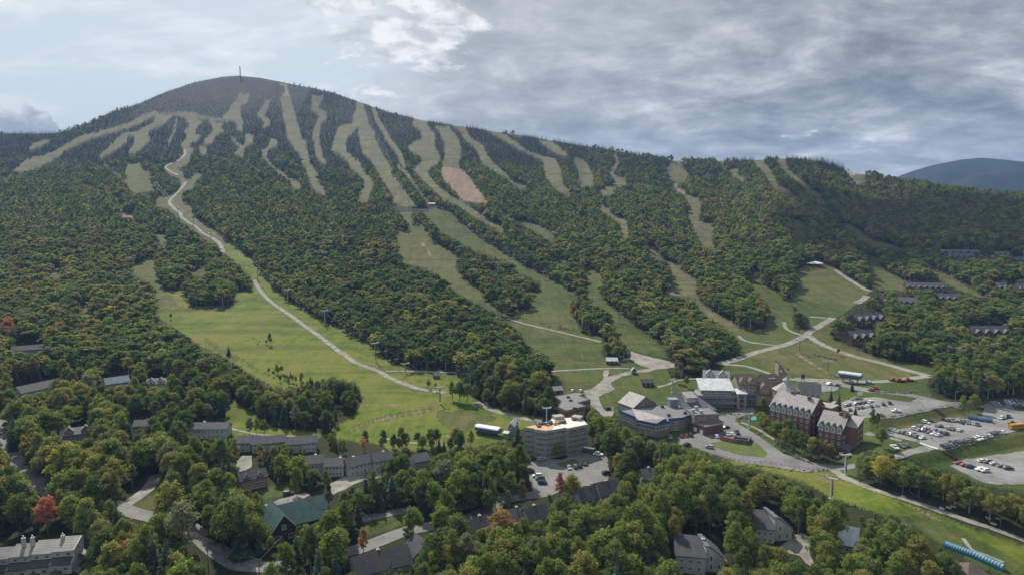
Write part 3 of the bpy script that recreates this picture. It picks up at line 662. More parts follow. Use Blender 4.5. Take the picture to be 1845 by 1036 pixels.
road('gravel_path', pts('F', '430 612 520 650 620 715 720 780 770 805'), 2.0, 'gravel', ragged=.3)
lot('parking_lot', pts('H', '1040 432 1130 402 1230 412 1330 352 1390 356 1470 395 1482 480 1476 520 1310 562 1200 565 1080 592 1065 560 1050 500'), 'asphalt')
lot('grass_island', pts('P4', '985 882 1180 838 1245 868 1060 930'), 'lawn', extra=.12)
RA = pts('G', '0 180 20 300 75 400 150 480 250 575 400 620 600 648 700 690 830 722 950 752 1050 800 1130 870 1210 930 1300 975 1450 985 1600 965')
road('street', RA, 8.0, 'asphalt', clear_px=9)
for q in ('0 200 20 270 70 380 130 440 100 450 40 400 0 330', '120 470 200 500 270 580 240 610 170 540', '590 640 700 690 820 715 830 735 700 715 640 680', '920 740 1010 745 1050 790 1130 850 1220 930 1300 960 1600 940 1600 985 1280 1030 1080 1020 1060 990 1110 960 1080 880 980 790'): paint(CLEAR, pts('G', q), True)
road('driveway', pts('G', '660 660 730 615 800 560 840 490'), 6.0, 'gravel')
paint(CLEAR, pts('G', '690 640 720 590 820 540 830 500 790 500 700 560 650 620'), True)
lot('driveway', pts('G', '1420 650 1500 622 1640 588 1665 600 1600 640 1500 680 1440 690'), 'gravel')
lot('driveway', pts('G', '1270 420 1300 390 1350 390 1350 450 1310 470 1260 470'), 'gravel')
lot('driveway', pts('G', '1050 470 1110 450 1150 460 1120 490 1060 490'), 'gravel')
lot('driveway', pts('G', '660 350 720 340 710 385 670 385'), 'gravel')
lot('driveway', pts('H', '-30 545 60 500 180 480 260 470 260 500 120 540 0 600'), 'gravel')
road('street', pts('H', '-215 890 -60 920 100 900 220 858 400 792 560 762 700 735 830 678 900 632 1000 610 1130 590 1200 560'), 7.5, 'asphalt', clear_px=7)
for q in ('215 850 390 785 400 815 300 850 220 885', '670 735 700 700 750 760 720 780', '870 610 960 590 1080 565 1150 590 1140 620 960 640 900 660'): paint(CLEAR, pts('H', q), True)
road('street', pts('H', '100 748 260 706 400 682 560 680 700 660 860 610 930 598'), 6.0, 'asphalt', clear_px=5)
paint(CLEAR, pts('H', '110 735 260 695 400 675 540 672 540 695 380 705 240 730 130 760'), True)
lot('driveway', pts('K', '575 868 640 790 700 770 755 800 740 850 772 960 720 930 690 890'), 'gravel')
road('gravel_path', pts('K', '1530 800 1580 860 1660 890 1740 925'), 1.6, 'gravel', ragged=.4)
road('gravel_path', pts('G', '1220 240 1380 275 1560 285 1700 280'), 2.2, 'gravel', ragged=.3)
road('gravel_path', pts('H', '280 298 400 318 540 330 700 338'), 2.0, 'gravel', ragged=.3)

build_terrain()
FOOT = []
# ------------------------------------------------------------ the far mountain and the valley behind
def far_mountain():
    sil = np.array([(1300, 372), (1480, 350), (1560, 336), (1620, 320), (1660, 306), (1700, 295), (1735, 288), (1760, 287), (1800, 289), (1845, 293), (1950, 306), (2100, 326), (2400, 352), (2900, 385)], float)
    su, sv = pix_uv(sil[:, 0], sil[:, 1]); us = np.linspace(su[0], su[-1], 160); y0, y1 = 3500.0, 5600.0
    top = np.interp(us, su, sv); top = np.convolve(np.pad(top, 3, 'edge'), np.ones(7) / 7, 'valid') + 0.7 * np.array([N3(q / 11, 3.3) for q in us])
    mb = MB(); vs = []; n = 46
    for q, (u, tv) in enumerate(zip(us, top)):
        zt = CAMZ + tv / F * y1
        for k in range(n):
            s = k / (n - 1) * 1.25; y = y0 + (y1 - y0) * s
            h = 60 + (zt - 60) * (math.sin(min(s, 1) * math.pi / 2) ** 1.25 if s <= 1 else math.cos((s - 1) * 2.2))
            g = 45 * float(N2(u / 60, s * 5)) * (1 - abs(2 * min(s, 1) - 1)) + 18 * float(N3(u / 20, s * 12)) * (1 - min(s, 1))
            vs.append((u / F * y, y, h + g))
    mb.add(vs, [(q * n + k, (q + 1) * n + k, (q + 1) * n + k + 1, q * n + k + 1) for q in range(len(us) - 1) for k in range(n - 1)])
    m = mat('far_forest', (0.012, 0.022, 0.014), 1.0, col2=(0.026, 0.036, 0.022), scale=0.006, spec=0.05)
    o = mb.build('far_mountain', m); o['kind'] = 'structure'
    for p in o.data.polygons: p.use_smooth = True
    return o
far_mountain()

# ------------------------------------------------------------ buildings
mat_stripes('clap_grey', (0.36, 0.36, 0.34), (0.24, 0.24, 0.23), 0.35, 'Z')
mat_stripes('clap_pale', (0.45, 0.46, 0.44), (0.31, 0.32, 0.31), 0.35, 'Z')
mat_stripes('clap_taupe', (0.22, 0.195, 0.175), (0.14, 0.125, 0.11), 0.35, 'Z')
mat_stripes('clap_bluegrey', (0.20, 0.235, 0.26), (0.13, 0.16, 0.18), 0.35, 'Z')
mat_stripes('clap_tan', (0.29, 0.25, 0.19), (0.19, 0.16, 0.12), 0.35, 'Z')
mat_stripes('clap_rose', (0.27, 0.17, 0.13), (0.17, 0.11, 0.085), 0.35, 'Z')
mat_stripes('log_red', (0.10, 0.052, 0.036), (0.05, 0.028, 0.02), 0.4, 'Z')
mat('concrete_panel', (0.24, 0.245, 0.228), 0.85, 0.10, scale=0.25)
mat('concrete_tan', (0.30, 0.295, 0.262), 0.85, 0.10, scale=0.25)
mat_stripes('shingle_dark', (0.060, 0.064, 0.072), (0.035, 0.037, 0.042), 0.42, 'Z', 0.8, 0.25)
mat_stripes('shingle_slate', (0.100, 0.107, 0.120), (0.065, 0.07, 0.078), 0.42, 'Z', 0.75, 0.25)
mat_stripes('shingle_mauve', (0.30, 0.280, 0.28), (0.215, 0.20, 0.20), 0.42, 'Z', 0.7, 0.25)
mat_stripes('shingle_light', (0.23, 0.227, 0.217), (0.165, 0.16, 0.153), 0.42, 'Z', 0.75, 0.25)
mat_stripes('shingle_brown', (0.125, 0.095, 0.08), (0.075, 0.058, 0.05), 0.42, 'Z', 0.8, 0.25)
mat_stripes('metal_green', (0.055, 0.105, 0.100), (0.03, 0.06, 0.06), 0.5, 'X', 0.45, 0.12)
mat_stripes('metal_pale', (0.56, 0.60, 0.63), (0.40, 0.44, 0.47), 0.6, 'X', 0.4, 0.10, metal=0.15)
mat_stripes('metal_grey', (0.27, 0.285, 0.30), (0.19, 0.20, 0.21), 0.6, 'X', 0.5, 0.10)
mat_stripes('metal_blue', (0.20, 0.25, 0.30), (0.12, 0.16, 0.19), 0.6, 'X', 0.45, 0.12)
mat('membrane', (0.15, 0.155, 0.165), 0.85, 0.14, scale=0.2)
mat('membrane_white', (0.60, 0.58, 0.53), 0.8, 0.16, scale=0.3)
mat('plywood', (0.48, 0.30, 0.16), 0.8, 0.16, scale=0.4)
mat('rust_sheath', (0.26, 0.10, 0.055), 0.8, 0.15)

WINM = {}
def window_mesh(w, h, style='win', frame='trim_white'):
    k = (round(w, 2), round(h, 2), style, frame)
    if k in WINM: return WINM[k]
    mb = MB(); f = 0.11
    mb.box(-w / 2, -w / 2 + f, -0.10, 0.05, 0, h); mb.box(w / 2 - f, w / 2, -0.10, 0.05, 0, h)
    mb.box(-w / 2 + f, w / 2 - f, -0.10, 0.05, h - f, h); mb.box(-w / 2 - .08, w / 2 + .08, -0.15, 0.05, -0.08, f)
    if style == 'win' and w > 1.0: mb.box(-.035, .035, -0.08, 0.04, f, h - f)
    mb.box(-w / 2 + f, w / 2 - f, -0.035, 0.03, f, h - f, 1)
    WINM[k] = mb.mesh('window', [frame, 'glass']); return WINM[k]
def put_window(root, x, y, z, rz, w, h, name='window', frame='trim_white', style='win'):
    return link(name, window_mesh(w, h, style, frame), root, (x, y, z), rz)
FACE = {'f': (lambda L, D, s: (s, 0.0), 0.0), 'r': (lambda L, D, s: (L, s), math.pi / 2), 'b': (lambda L, D, s: (s, D), math.pi), 'l': (lambda L, D, s: (0.0, s), -math.pi / 2)}
def win_grid(root, L, D, face, n, rows, w=1.1, h=1.4, z0=1.0, dz=2.9, lo=0.06, hi=0.94, skip=(), frame='trim_white', x0=0, y0=0):
    ext = L if face in 'fb' else D
    for i in range(n):
        s = ext * (lo + (hi - lo) * (i + .5) / n)
        for r in range(rows):
            if (i, r) in skip: continue
            fx, fy = FACE[face][0](L, D, s)
            put_window(root, x0 + fx, y0 + fy, z0 + r * dz, FACE[face][1], w, h, frame=frame)

def hull(pp):
    pp = sorted(set((round(a, 2), round(b, 2)) for a, b in pp))
    def half(q):
        o = []
        for p in q:
            while len(o) > 1 and (o[-1][0] - o[-2][0]) * (p[1] - o[-2][1]) - (o[-1][1] - o[-2][1]) * (p[0] - o[-2][0]) <= 0: o.pop()
            o.append(p)
        return o[:-1]
    return half(pp) + half(pp[::-1])
def site(A, B, dz):
    """corner, heading and length of a front wall from the two pixels of its ends (dz = their height above ground)"""
    a = P(*A, dz); b = P(*B, dz); d = b - a; d.z = 0
    return a, math.atan2(d.y, d.x), d.length
def claim(a, ang, L, D, z0, z1, vis=1.0, x0=0, y0=0):
    """keep trees off the footprint, and from hiding the part that shows"""
    M = Matrix.Translation(a) @ Matrix.Rotation(ang, 4, 'Z'); q = []
    for x in (x0, x0 + L):
        for y in (y0, y0 + D):
            for z in (z0 + (z1 - z0) * (1 - vis), z1): q.append(project(M @ Vector((x, y, z))))
    paint(CLEAR, hull([(float(s), float(r)) for s, r in q]), True)
    n = max(1, int(L / max(D, 4)) + 1)
    for i in range(n):
        p = M @ Vector((x0 + L * (i + .5) / n, y0 + D / 2, 0)); FOOT.append((p.x, p.y, math.hypot(L / n, D) / 2 * 1.02 + 1.2))
def base_z(a, ang, L, D):
    M = Matrix.Rotation(ang, 4, 'Z'); zs = []
    for x in (0, L):
        for y in (0, D):
            p = a + M @ Vector((x, y, 0)); zs.append(gz(p.x, p.y))
    return zs
def gable_walls(L, D, h, rise, along='x', below=3.0):
    mb = MB()
    if along == 'x': mb.extr_x([(0, -below), (D, -below), (D, h), (D / 2, h + rise), (0, h)], 0, L)
    else: mb.extr_y([(0, -below), (L, -below), (L, h), (L / 2, h + rise), (0, h)], 0, D)
    return mb
def gable_roof(L, D, h, rise, along='x', over=0.5, th=0.22):
    mb = MB(); S = D if along == 'x' else L
    k = rise / (S / 2); e = 0.03
    prof = [(-over, h - over * k + e), (S / 2, h + rise + e), (S + over, h - over * k + e), (S + over, h - over * k + e + th), (S / 2, h + rise + e + th * 1.15), (-over, h - over * k + e + th)]
    if along == 'x': mb.extr_x(prof, -over, L + over)
    else: mb.extr_y(prof, -over, D + over)
    return mb
def house(name, label, A, B, dz, D, h, roof='x', rise=3.0, wall='clap_grey', rmat='shingle_slate', cat='house', wins=(), vis=1.0, group=None, over=.5, chimney=None, dormers=0, fascia=None, dw=None, door=None, L=None):
    a, ang, L0 = site(A, B, dz); L = L or L0
    zs = base_z(a, ang, L, D); a = Vector((a.x, a.y, a.z))
    below = max(1.5, a.z - min(zs) + 1.0)
    root = thing(name, label, cat, a, ang, group)
    if roof == 'flat':
        MB().box(0, L, 0, D, -below, h).build('wall', wall, root)
        mb = MB(); mb.box(.3, L - .3, .3, D - .3, h, h + .12, 0)
        for q in ((0, L, 0, .3), (0, L, D - .3, D), (0, .3, .3, D - .3), (L - .3, L, .3, D - .3)): mb.box(*q, h - .02, h + .5, 1)
        mb.build('roof', [rmat, fascia or wall], root)
    elif roof == 'shed':      # low at the front
        MB().extr_x([(0, -below), (D, -below), (D, h + rise), (0, h)], 0, L).build('wall', wall, root)
        k = rise / D; MB().extr_x([(-over, h - over * k + .03), (D + over, h + rise + over * k + .03), (D + over, h + rise + over * k + .28), (-over, h - over * k + .28)], -over, L + over).build('roof', rmat, root)
    elif roof == 'hip':
        MB().box(0, L, 0, D, -below, h).build('wall', wall, root)
        q = min(D / 2, L * .42); o = over
        MB().add([(-o, -o, h), (L + o, -o, h), (L + o, D + o, h), (-o, D + o, h), (q, D / 2, h + rise), (L - q, D / 2, h + rise)], [(0, 1, 5, 4), (1, 2, 5), (2, 3, 4, 5), (3, 0, 4), (3, 2, 1, 0)]).build('roof', rmat, root)
    else:
        gable_walls(L, D, h, rise, roof, below).build('wall', wall, root)
        gable_roof(L, D, h, rise, roof, over).build('roof', rmat, root)
    if fascia and roof != 'flat': MB().box(-over, L + over, -over - .12, -over + .02, h - over * rise / (D / 2) - .55, h + .1).build('fascia', fascia, root)
    for wv in wins: win_grid(root, L, D, **wv)
    if door is not None:
        mb = MB(); mb.box(-.5, .5, -.09, .05, 0, 2.1); mb.build('door', 'wood_dark', root, (door * L, 0, 0.05))
    for cx, cy, ch in (chimney or []):
        mb = MB(); mb.box(-.45, .45, -.45, .45, 0, ch); mb.box(-.58, .58, -.58, .58, ch, ch + .18); mb.tube((0, 0, ch + .18), (0, 0, ch + .8), .16, .16, 6, 1)
        mb.build('chimney', [wall if wall.startswith('clap') else 'concrete', 'galv'], root, (cx * L, cy * D, h + rise * (1 - abs(cy - .5) * 2 if roof == 'x' else cy) - .4))
    for i in range(dormers):
        w = dw or L / dormers * .62; add_dormer(root, L * (i + .5) / dormers, -.05, h - .6, w, w * .62, w * .55, D * .42, rise / (D / 2), wall, rmat)
    claim(a, ang, L, D, 0, h + (rise if roof != 'flat' else .5), vis)
    return root, L, a, ang
def add_dormer(root, x, y, z, w, hw, rise, depth, slope, wall, rmat, win=True, frame='trim_white'):
    """gabled dormer whose face stands at y and whose ridge runs back into the roof"""
    mb = MB(); mb.extr_y([(-w / 2, 0), (w / 2, 0), (w / 2, hw), (0, hw + rise), (-w / 2, hw)], 0, depth)
    d = mb.build('dormer', wall, root, (x, y, z))
    o = .22; k = rise / (w / 2)
    MB().extr_y([(-w / 2 - o, hw - o * k + .02), (0, hw + rise + .02), (w / 2 + o, hw - o * k + .02), (w / 2 + o, hw - o * k + .2), (0, hw + rise + .25), (-w / 2 - o, hw - o * k + .2)], -.35, depth).build('dormer_roof', rmat, d)
    if win: put_window(d, 0, 0, max(.3, hw * .25), 0, min(1.5, w * .42), min(1.6, hw * .8 + .3), frame=frame)
    return d
def flat_block(name, label, poly, dz, h, wall='clap_taupe', rmat='membrane', cat='building', vis=1.0, parapet=.45, fascia=None, group=None):
    """flat-roofed block whose roof outline was traced (dz = roof height above ground)"""
    g = [P(*q, dz) for q in poly]; z0 = sum(p.z for p in g) / len(g); c = sum(g, Vector()) / len(g); c.z = z0
    lp_ = [(p.x - c.x, p.y - c.y) for p in g]
    if sum(a[0] * b[1] - b[0] * a[1] for a, b in zip(lp_, lp_[1:] + lp_[:1])) < 0: lp_ = lp_[::-1]
    root = thing(name, label, cat, c, 0, group)
    below = z0 - min(p.z for p in g) + 2
    MB().prism(lp_, -below, h).build('wall', wall, root)
    MB().prism([(x * .985, y * .985) for x, y in lp_], h + .01, h + .1).build('roof', rmat, root)
    n = len(lp_)
    mb = MB()
    for i in range(n):
        p, q = Vector(lp_[i]), Vector(lp_[(i + 1) % n]); d = (q - p).normalized(); s = Vector((d.y, -d.x))
        e = [p + s * .12, q + s * .12, q - s * .25, p - s * .25]
        mb.prism([(v.x, v.y) for v in e], h - (.9 if fascia else .15), h + parapet)
    mb.build('parapet', fascia or wall, root)
    paint(CLEAR, hull([tuple(float(v) for v in project(Vector((p.x, p.y, p.z + zz)))) for p in g for zz in ((h * (1 - vis)), h + 1)]), True)
    for p in g: FOOT.append((p.x, p.y, 4.0))
    rr = sum((Vector(q).length for q in lp_)) / n; FOOT.append((c.x, c.y, rr * .9))
    return root, lp_, c
def wall_windows(root, p, q, n, rows, z0, dz, w=1.2, h=1.3, lo=.05, hi=.95, frame='trim_white', skip=0.0, seed=1):
    """windows on the wall between two outline points (outside on the right of p->q)"""
    r_ = random.Random(seed); p, q = Vector(p), Vector(q); d = q - p; ang = math.atan2(d.y, d.x)
    for i in range(n):
        s = p + d * (lo + (hi - lo) * (i + .5) / n)
        for r in range(rows):
            if r_.random() < skip: continue
            put_window(root, s.x, s.y, z0 + r * dz, ang, w, h, frame=frame)
def roof_box(root, x, y, z, sx, sy, sz, m='galv', name='roof_vent'):
    mb = MB(); mb.box(-sx / 2, sx / 2, -sy / 2, sy / 2, 0, sz * .85); mb.box(-sx / 2 - .1, sx / 2 + .1, -sy / 2 - .1, sy / 2 + .1, sz * .85, sz)
    return mb.build(name, m, root, (x, y, z))
W_ = lambda face, n, rows, **k: dict(face=face, n=n, rows=rows, **k)

# --- brick hotel, two stepped wings with white gabled dormers
def hotel():
    A, B = zp('P2', [(228, 555), (672, 662)]); a, ang, L = site(A, B, 15.0); D, h, rise = 20.0, 15.0, 7.0
    root = thing('brick_hotel', 'long red brick hotel with mauve shingle roofs and rows of white gabled dormers', 'hotel', a, ang)
    gable_walls(L, D, h, rise, 'x', 5).build('wall', 'brick_red', root); gable_roof(L, D, h, rise, 'x', .5).build('roof', 'shingle_mauve', root)
    for i in range(7):
        add_dormer(root, L * (i + .5) / 7, -.3, h - 2.6, L / 7 * .80, 3.1, L / 7 * .50, D * .42, rise / (D / 2), 'clap_pale', 'shingle_slate')
    win_grid(root, L, D, 'f', 7, 4, 1.25, 1.5, .6, 3.1, 0, 1)
    win_grid(root, L, D, 'r', 3, 5, 1.1, 1.5, .6, 3.1, .1, .9); win_grid(root, L, D, 'l', 3, 4, 1.1, 1.5, .6, 3.1, .1, .9)
    # second wing, a storey lower, stepped forward
    M = Matrix.Translation(a) @ Matrix.Rotation(ang, 4, 'Z'); Mi = M.inverted()
    A2, B2 = zp('P2', [(757, 765), (1024, 815)]); a2, ang2, L2 = site(A2, B2, 12.0); p = Mi @ a2; D2, h2, r2 = 17.0, 12.0, 6.6; rz2 = ang2 - ang
    w2 = gable_walls(L2, D2, h2, r2, 'x', 6).build('lower_wing', 'brick_red', root, p, rz2)
    gable_roof(L2, D2, h2, r2, 'x', .5).build('roof', 'shingle_mauve', w2)
    for i in range(4):
        add_dormer(w2, L2 * (i + .5) / 4, -.3, h2 - 2.6, L2 / 4 * .80, 3.2, L2 / 4 * .52, D2 * .42, r2 / (D2 / 2), 'clap_pale', 'shingle_slate')
    win_grid(w2, L2, D2, 'f', 4, 3, 1.25, 1.5, .6, 3.1, 0, 1); win_grid(w2, L2, D2, 'r', 3, 3, 1.1, 1.5, .6, 3.1, .05, .45)
    # stair tower on the near end, link block behind, porch
    T = MB(); T.extr_x([(5, -6), (15.5, -6), (15.5, h2 + 4.4), (5, h2 + 1.2)], L2, L2 + 5.5); st_ = T.build('stair_tower', 'brick_red', root, p, rz2)
    MB().extr_x([(4.6, h2 + 1.1), (15.9, h2 + 4.5), (15.9, h2 + 4.75), (4.6, h2 + 1.35)], L2 - .2, L2 + 5.9).build('roof', 'shingle_mauve', st_)
    for r in range(4):
        put_window(st_, L2 + 5.5, 8, .8 + r * 3.1, math.pi / 2, .9, 1.4); put_window(st_, L2 + 5.5, 12.5, .8 + r * 3.1, math.pi / 2, .9, 1.4)
    mb = MB(); mb.box(L2 - 1.5, L2 + 4.5, -3.4, 4.9, -4, 2.6, 0); pr = mb.build('porch', 'brick_red', root, p, rz2)
    MB().extr_y([(L2 - 2, 2.5), (L2 + 5, 2.5), (L2 + 1.5, 4.6)], -3.9, 4.9).build('roof', 'shingle_slate', pr)
    MB().box(L - 3.5, L + 6, 12.5, 22, -3, 17).build('link_block', 'brick_red', root)
    MB().box(L - 3.8, L + 6.3, 12.2, 22.3, 17.02, 17.5).build('link_roof', 'shingle_mauve', root)
    for x, y, z, r_ in ((L * .8, D * .42, h + rise - 1, root), (L * .35, D * .52, h + rise - .4, root)): roof_box(r_, x, y, z, 1.6, 1.6, 1.8, 'brick_red', 'chimney')
    roof_box(w2, L2 * .72, D2 * .45, h2 + r2 - 1, 1.6, 1.6, 1.8, 'brick_red', 'chimney'); roof_box(w2, L2 * .98, D2 * .42, h2 + r2 - 1.2, 1.5, 1.5, 2.6, 'brick_red', 'chimney')
    claim(a, ang, L, D, 0, h + rise, .44); claim(a2, ang2, L2 + 5.5, D2, 0, h2 + r2, .56)
hotel()
def rotunda():
    px, py = zp('P2', [(405, 372)])[0]; p = P(px, py, 14.2); r = 7.8; p.z += 2.2
    root = thing('brick_rotunda', 'eight-sided brick pavilion with grey pyramid roof and small cupola behind the hotel', 'building', p, 0)
    oc = [(r * math.cos(R(22.5 + 45 * i)), r * math.sin(R(22.5 + 45 * i))) for i in range(8)]
    MB().prism(oc, -4, 12).build('wall', 'brick_red', root)
    ro = [(x * 1.09, y * 1.09, 12.0) for x, y in oc]; ri = [(x * .27, y * .27, 16.4) for x, y in oc]
    MB().add(ro + ri, [(i, (i + 1) % 8, 8 + (i + 1) % 8, 8 + i) for i in range(8)] + [tuple(range(8))[::-1]]).build('roof', 'shingle_mauve', root)
    cu = MB(); cu.prism([(x * .25, y * .25) for x, y in oc], 16.2, 18.0); c = cu.build('cupola', 'clap_pale', root)
    MB().add([(x * .34, y * .34, 18.0) for x, y in oc] + [(0, 0, 20.2)], [(i, (i + 1) % 8, 8) for i in range(8)] + [tuple(range(8))[::-1]]).build('cupola_roof', 'shingle_mauve', c)
    MB().tube((0, 0, 20), (0, 0, 25.5), .09, .05).build('flagpole', 'galv', root); MB().box(0, 1.5, -.02, .02, 24.2, 25.2).build('flag', 'blue_trim', root)
    for i in range(8):
        a = R(45 * i + 45); rr = r * math.cos(R(22.5))
        for z in (1.2, 4.6, 8.2): put_window(root, rr * math.cos(a), rr * math.sin(a), z, a + math.pi / 2, 1.4, 1.9)
    FOOT.append((p.x, p.y, 9)); claim(p + Vector((-r, -r, 0)), 0, 2 * r, 2 * r, 0, 20, .9)
rotunda()
house('grey_annex', 'grey shingled annex with three gabled dormers beside the eight-sided brick pavilion', *zp('P2', [(545, 440), (772, 466)]), 5.0, 15, 5.0, 'x', 7.0, 'clap_pale', 'shingle_slate', 'building', [W_('f', 6, 1), W_('r', 3, 1)], dormers=4)
# --- brown village lodge with balconies, side house and clock tower
r, L, a, ang = house('village_lodge', 'tall brown-roofed lodge with stacked blue-grey balconies in the village centre', *zp('P1', [(1462, 400), (1662, 396)]), 9.0, 15, 13.5, 'x', 5.5, 'clap_tan', 'shingle_brown', 'lodge', [W_('f', 5, 4, z0=1, dz=3.2, w=1.6, h=1.8), W_('l', 3, 3, z0=1.4, dz=3.2)], dormers=2, dw=4.0)
for z in (4.0, 7.2): MB().box(.5, L - .5, -2.0, -.02, z, z + 1.15).build('balcony', 'clap_bluegrey', r)
house('gabled_lodge_wing', 'brown-roofed wing with steep gable and skylights left of the brick pavilion', *zp('P2', [(70, 420), (262, 420)]), 8.0, 14, 8.0, 'x', 6.5, 'clap_tan', 'shingle_brown', 'building', [W_('f', 4, 2, z0=1.2), W_('r', 2, 2)], dormers=1, dw=6)
r, L, a, ang = house('gabled_lodge_wing', 'low brown-roofed wing with two white skylights at the foot of the clock tower', *zp('P2', [(180, 305), (345, 285)]), 6.5, 12, 6.5, 'x', 4.5, 'clap_tan', 'shingle_brown', 'building', [W_('f', 4, 1, z0=2)])
for x in (.45, .68): MB().box(-.9, .9, -.7, .7, 0, .35).build('skylight', 'paint_white', r, (L * x, 3.2, 8.6))
def clock_tower():
    a, ang, L = site(*zp('P2', [(318, 250), (408, 250)]), 6.0)
    root = thing('clock_tower', 'tan tower with steep single-pitch brown roof and round clock above the village', 'tower', a, ang)
    MB().extr_y([(0, -3), (L, -3), (L, 8.5), (0, 16.5)], 0, 7).build('wall', 'clap_tan', root)
    MB().extr_y([(-.5, 17.05), (L + .5, 8.1), (L + .5, 8.5), (-.5, 17.45)], -.5, 7.5).build('roof', 'shingle_brown', root)
    MB().tube((L * .3, -.12, 11.2), (L * .3, 0, 11.2), .85, .85, 14).build('clock_face', 'paint_white', root)
    put_window(root, L * .5, 0, 4.5, 0, 1.2, 1.6); put_window(root, L * .5, 0, 1.0, 0, 1.2, 1.6); claim(a, ang, L, 7, 0, 17)
clock_tower()
# --- grey hall with a bright metal roof and wrap-round balconies
def metal_hall():
    A, B = zp('P1', [(1035, 425), (1432, 430)]); a, ang, L = site(A, B, 8.5); D = 14
    root = thing('metal_roofed_hall', 'grey hall with bright pale metal roof and two blue-grey balcony bands', 'building', a, ang)
    MB().box(0, L, 0, D, -3, 8.0).build('wall', 'clap_taupe', root)
    for z0, z1 in ((2.6, 4.2), (6.4, 8.2)): MB().box(-1.6, L + .6, -1.6, D * .7, z0, z1).build('balcony', 'clap_bluegrey', root)
    MB().extr_x([(2.2, 8.2), (D, 8.2), (D, 15.0), (2.2, 11.0)], 1.5, L - 1.5).build('upper_storey', 'clap_tan', root)
    MB().extr_x([(.9, 10.65), (D + .7, 15.35), (D + .7, 15.65), (.9, 10.95)], .6, L - .3).build('roof', 'metal_pale', root)
    for i in range(9): put_window(root, 3 + (L - 6) * i / 8, 2.2, 8.8, 0, 1.6, 2.0)
    for i in range(8): put_window(root, 2 + (L - 4) * i / 7, 0, 4.4, 0, 1.5, 1.7)
    MB().box(L + .6, L + 6.5, -2.5, 5, -3, 9.5).build('stair_tower', 'clap_tan', root)
    MB().extr_x([(-3, 9.6), (5.6, 11.0), (5.6, 11.3), (-3, 9.9)], L + .2, L + 7).build('tower_roof', 'metal_pale', root)
    for z in (1, 4, 6.8): put_window(root, L + 3.4, -2.5, z, 0, 2.4, 2.2, frame='blue_trim')
    claim(a, ang, L + 6, D, 0, 17)
metal_hall()
house('grey_cottage', 'pale grey clapboard cottage behind the metal-roofed hall', *zp('P1', [(1078, 240), (1362, 262)]), 5.5, 11, 5.5, 'x', 4.0, 'clap_pale', 'metal_grey', 'house', [W_('f', 6, 1, z0=1.4), W_('l', 2, 1)], dormers=2, dw=5)
# --- base lodge: a cluster of flat roofs, a gabled hall and a sweeping grey roof
r, L, a, ang = house('gabled_lodge_hall', 'gabled hall with pale grey roof at the left end of the base lodge', *zp('P1', [(150, 512), (312, 580)]), 7.0, 18, 7.0, 'x', 5.5, 'clap_taupe', 'shingle_mauve', 'lodge', [W_('f', 5, 2, z0=.8, w=1.6), W_('l', 3, 2), W_('r', 4, 1, z0=4.5, lo=.3, hi=.7)])
r, lp_, c = flat_block('base_lodge', 'sprawling flat-roofed base lodge with blue fascia and picture windows', zp('P1', [(160, 605), (352, 692), (345, 718), (556, 768), (705, 738), (690, 708), (848, 694), (980, 640), (985, 610), (640, 520), (480, 560), (330, 575)]), 7.0, 7.0, 'clap_taupe', 'membrane', 'lodge', fascia='blue_trim')
LP = [Vector(P(*q, 7.0)) - c for q in zp('P1', [(160, 605), (352, 692), (345, 718), (556, 768), (705, 738), (690, 708), (848, 694)])]
wall_windows(r, LP[0].xy, LP[1].xy, 6, 1, 2.6, 3, 1.8, 1.8); wall_windows(r, LP[2].xy, LP[3].xy, 6, 1, 3.4, 3.2, 2.4, 2.2); wall_windows(r, LP[2].xy, LP[3].xy, 3, 1, .3, 3.2, 1.4, 1.6); wall_windows(r, LP[3].xy, LP[4].xy, 4, 1, 3.2, 3.2, 2.6, 2.4); wall_windows(r, LP[5].xy, LP[6].xy, 5, 2, .4, 3.2, 1.4, 1.4, skip=.3)
F0, F1, R1, R0 = [P(*zp('P1', [q])[0], z) - c + Vector((0, 0, z)) for q, z in (((352, 708), 7.4), ((552, 752), 7.4), ((664, 690), 10.4), ((296, 578), 9.6))]
bk = Vector((2.0, 5.0, 0)); B0, B1 = R0 + bk, R1 + bk; B0.z = B1.z = 7.2
lo_ = [Vector((v.x, v.y, 7.0)) for v in (F0, F1, B1, B0)]
MB().add([F0, F1, R1, R0, B0, B1] + lo_, [(0, 1, 2, 3), (3, 2, 5, 4), (0, 3, 4, 9, 6), (1, 7, 8, 5, 2), (0, 6, 7, 1)]).build('gabled_skylight', 'shingle_mauve', r)
for q in ((630, 560), (700, 670), (455, 700), (880, 640)):
    p = P(*zp('P1', [q])[0], 7.1) - c; roof_box(r, p.x, p.y, 7.1, 1.7, 1.4, 1.5, 'dark_metal')
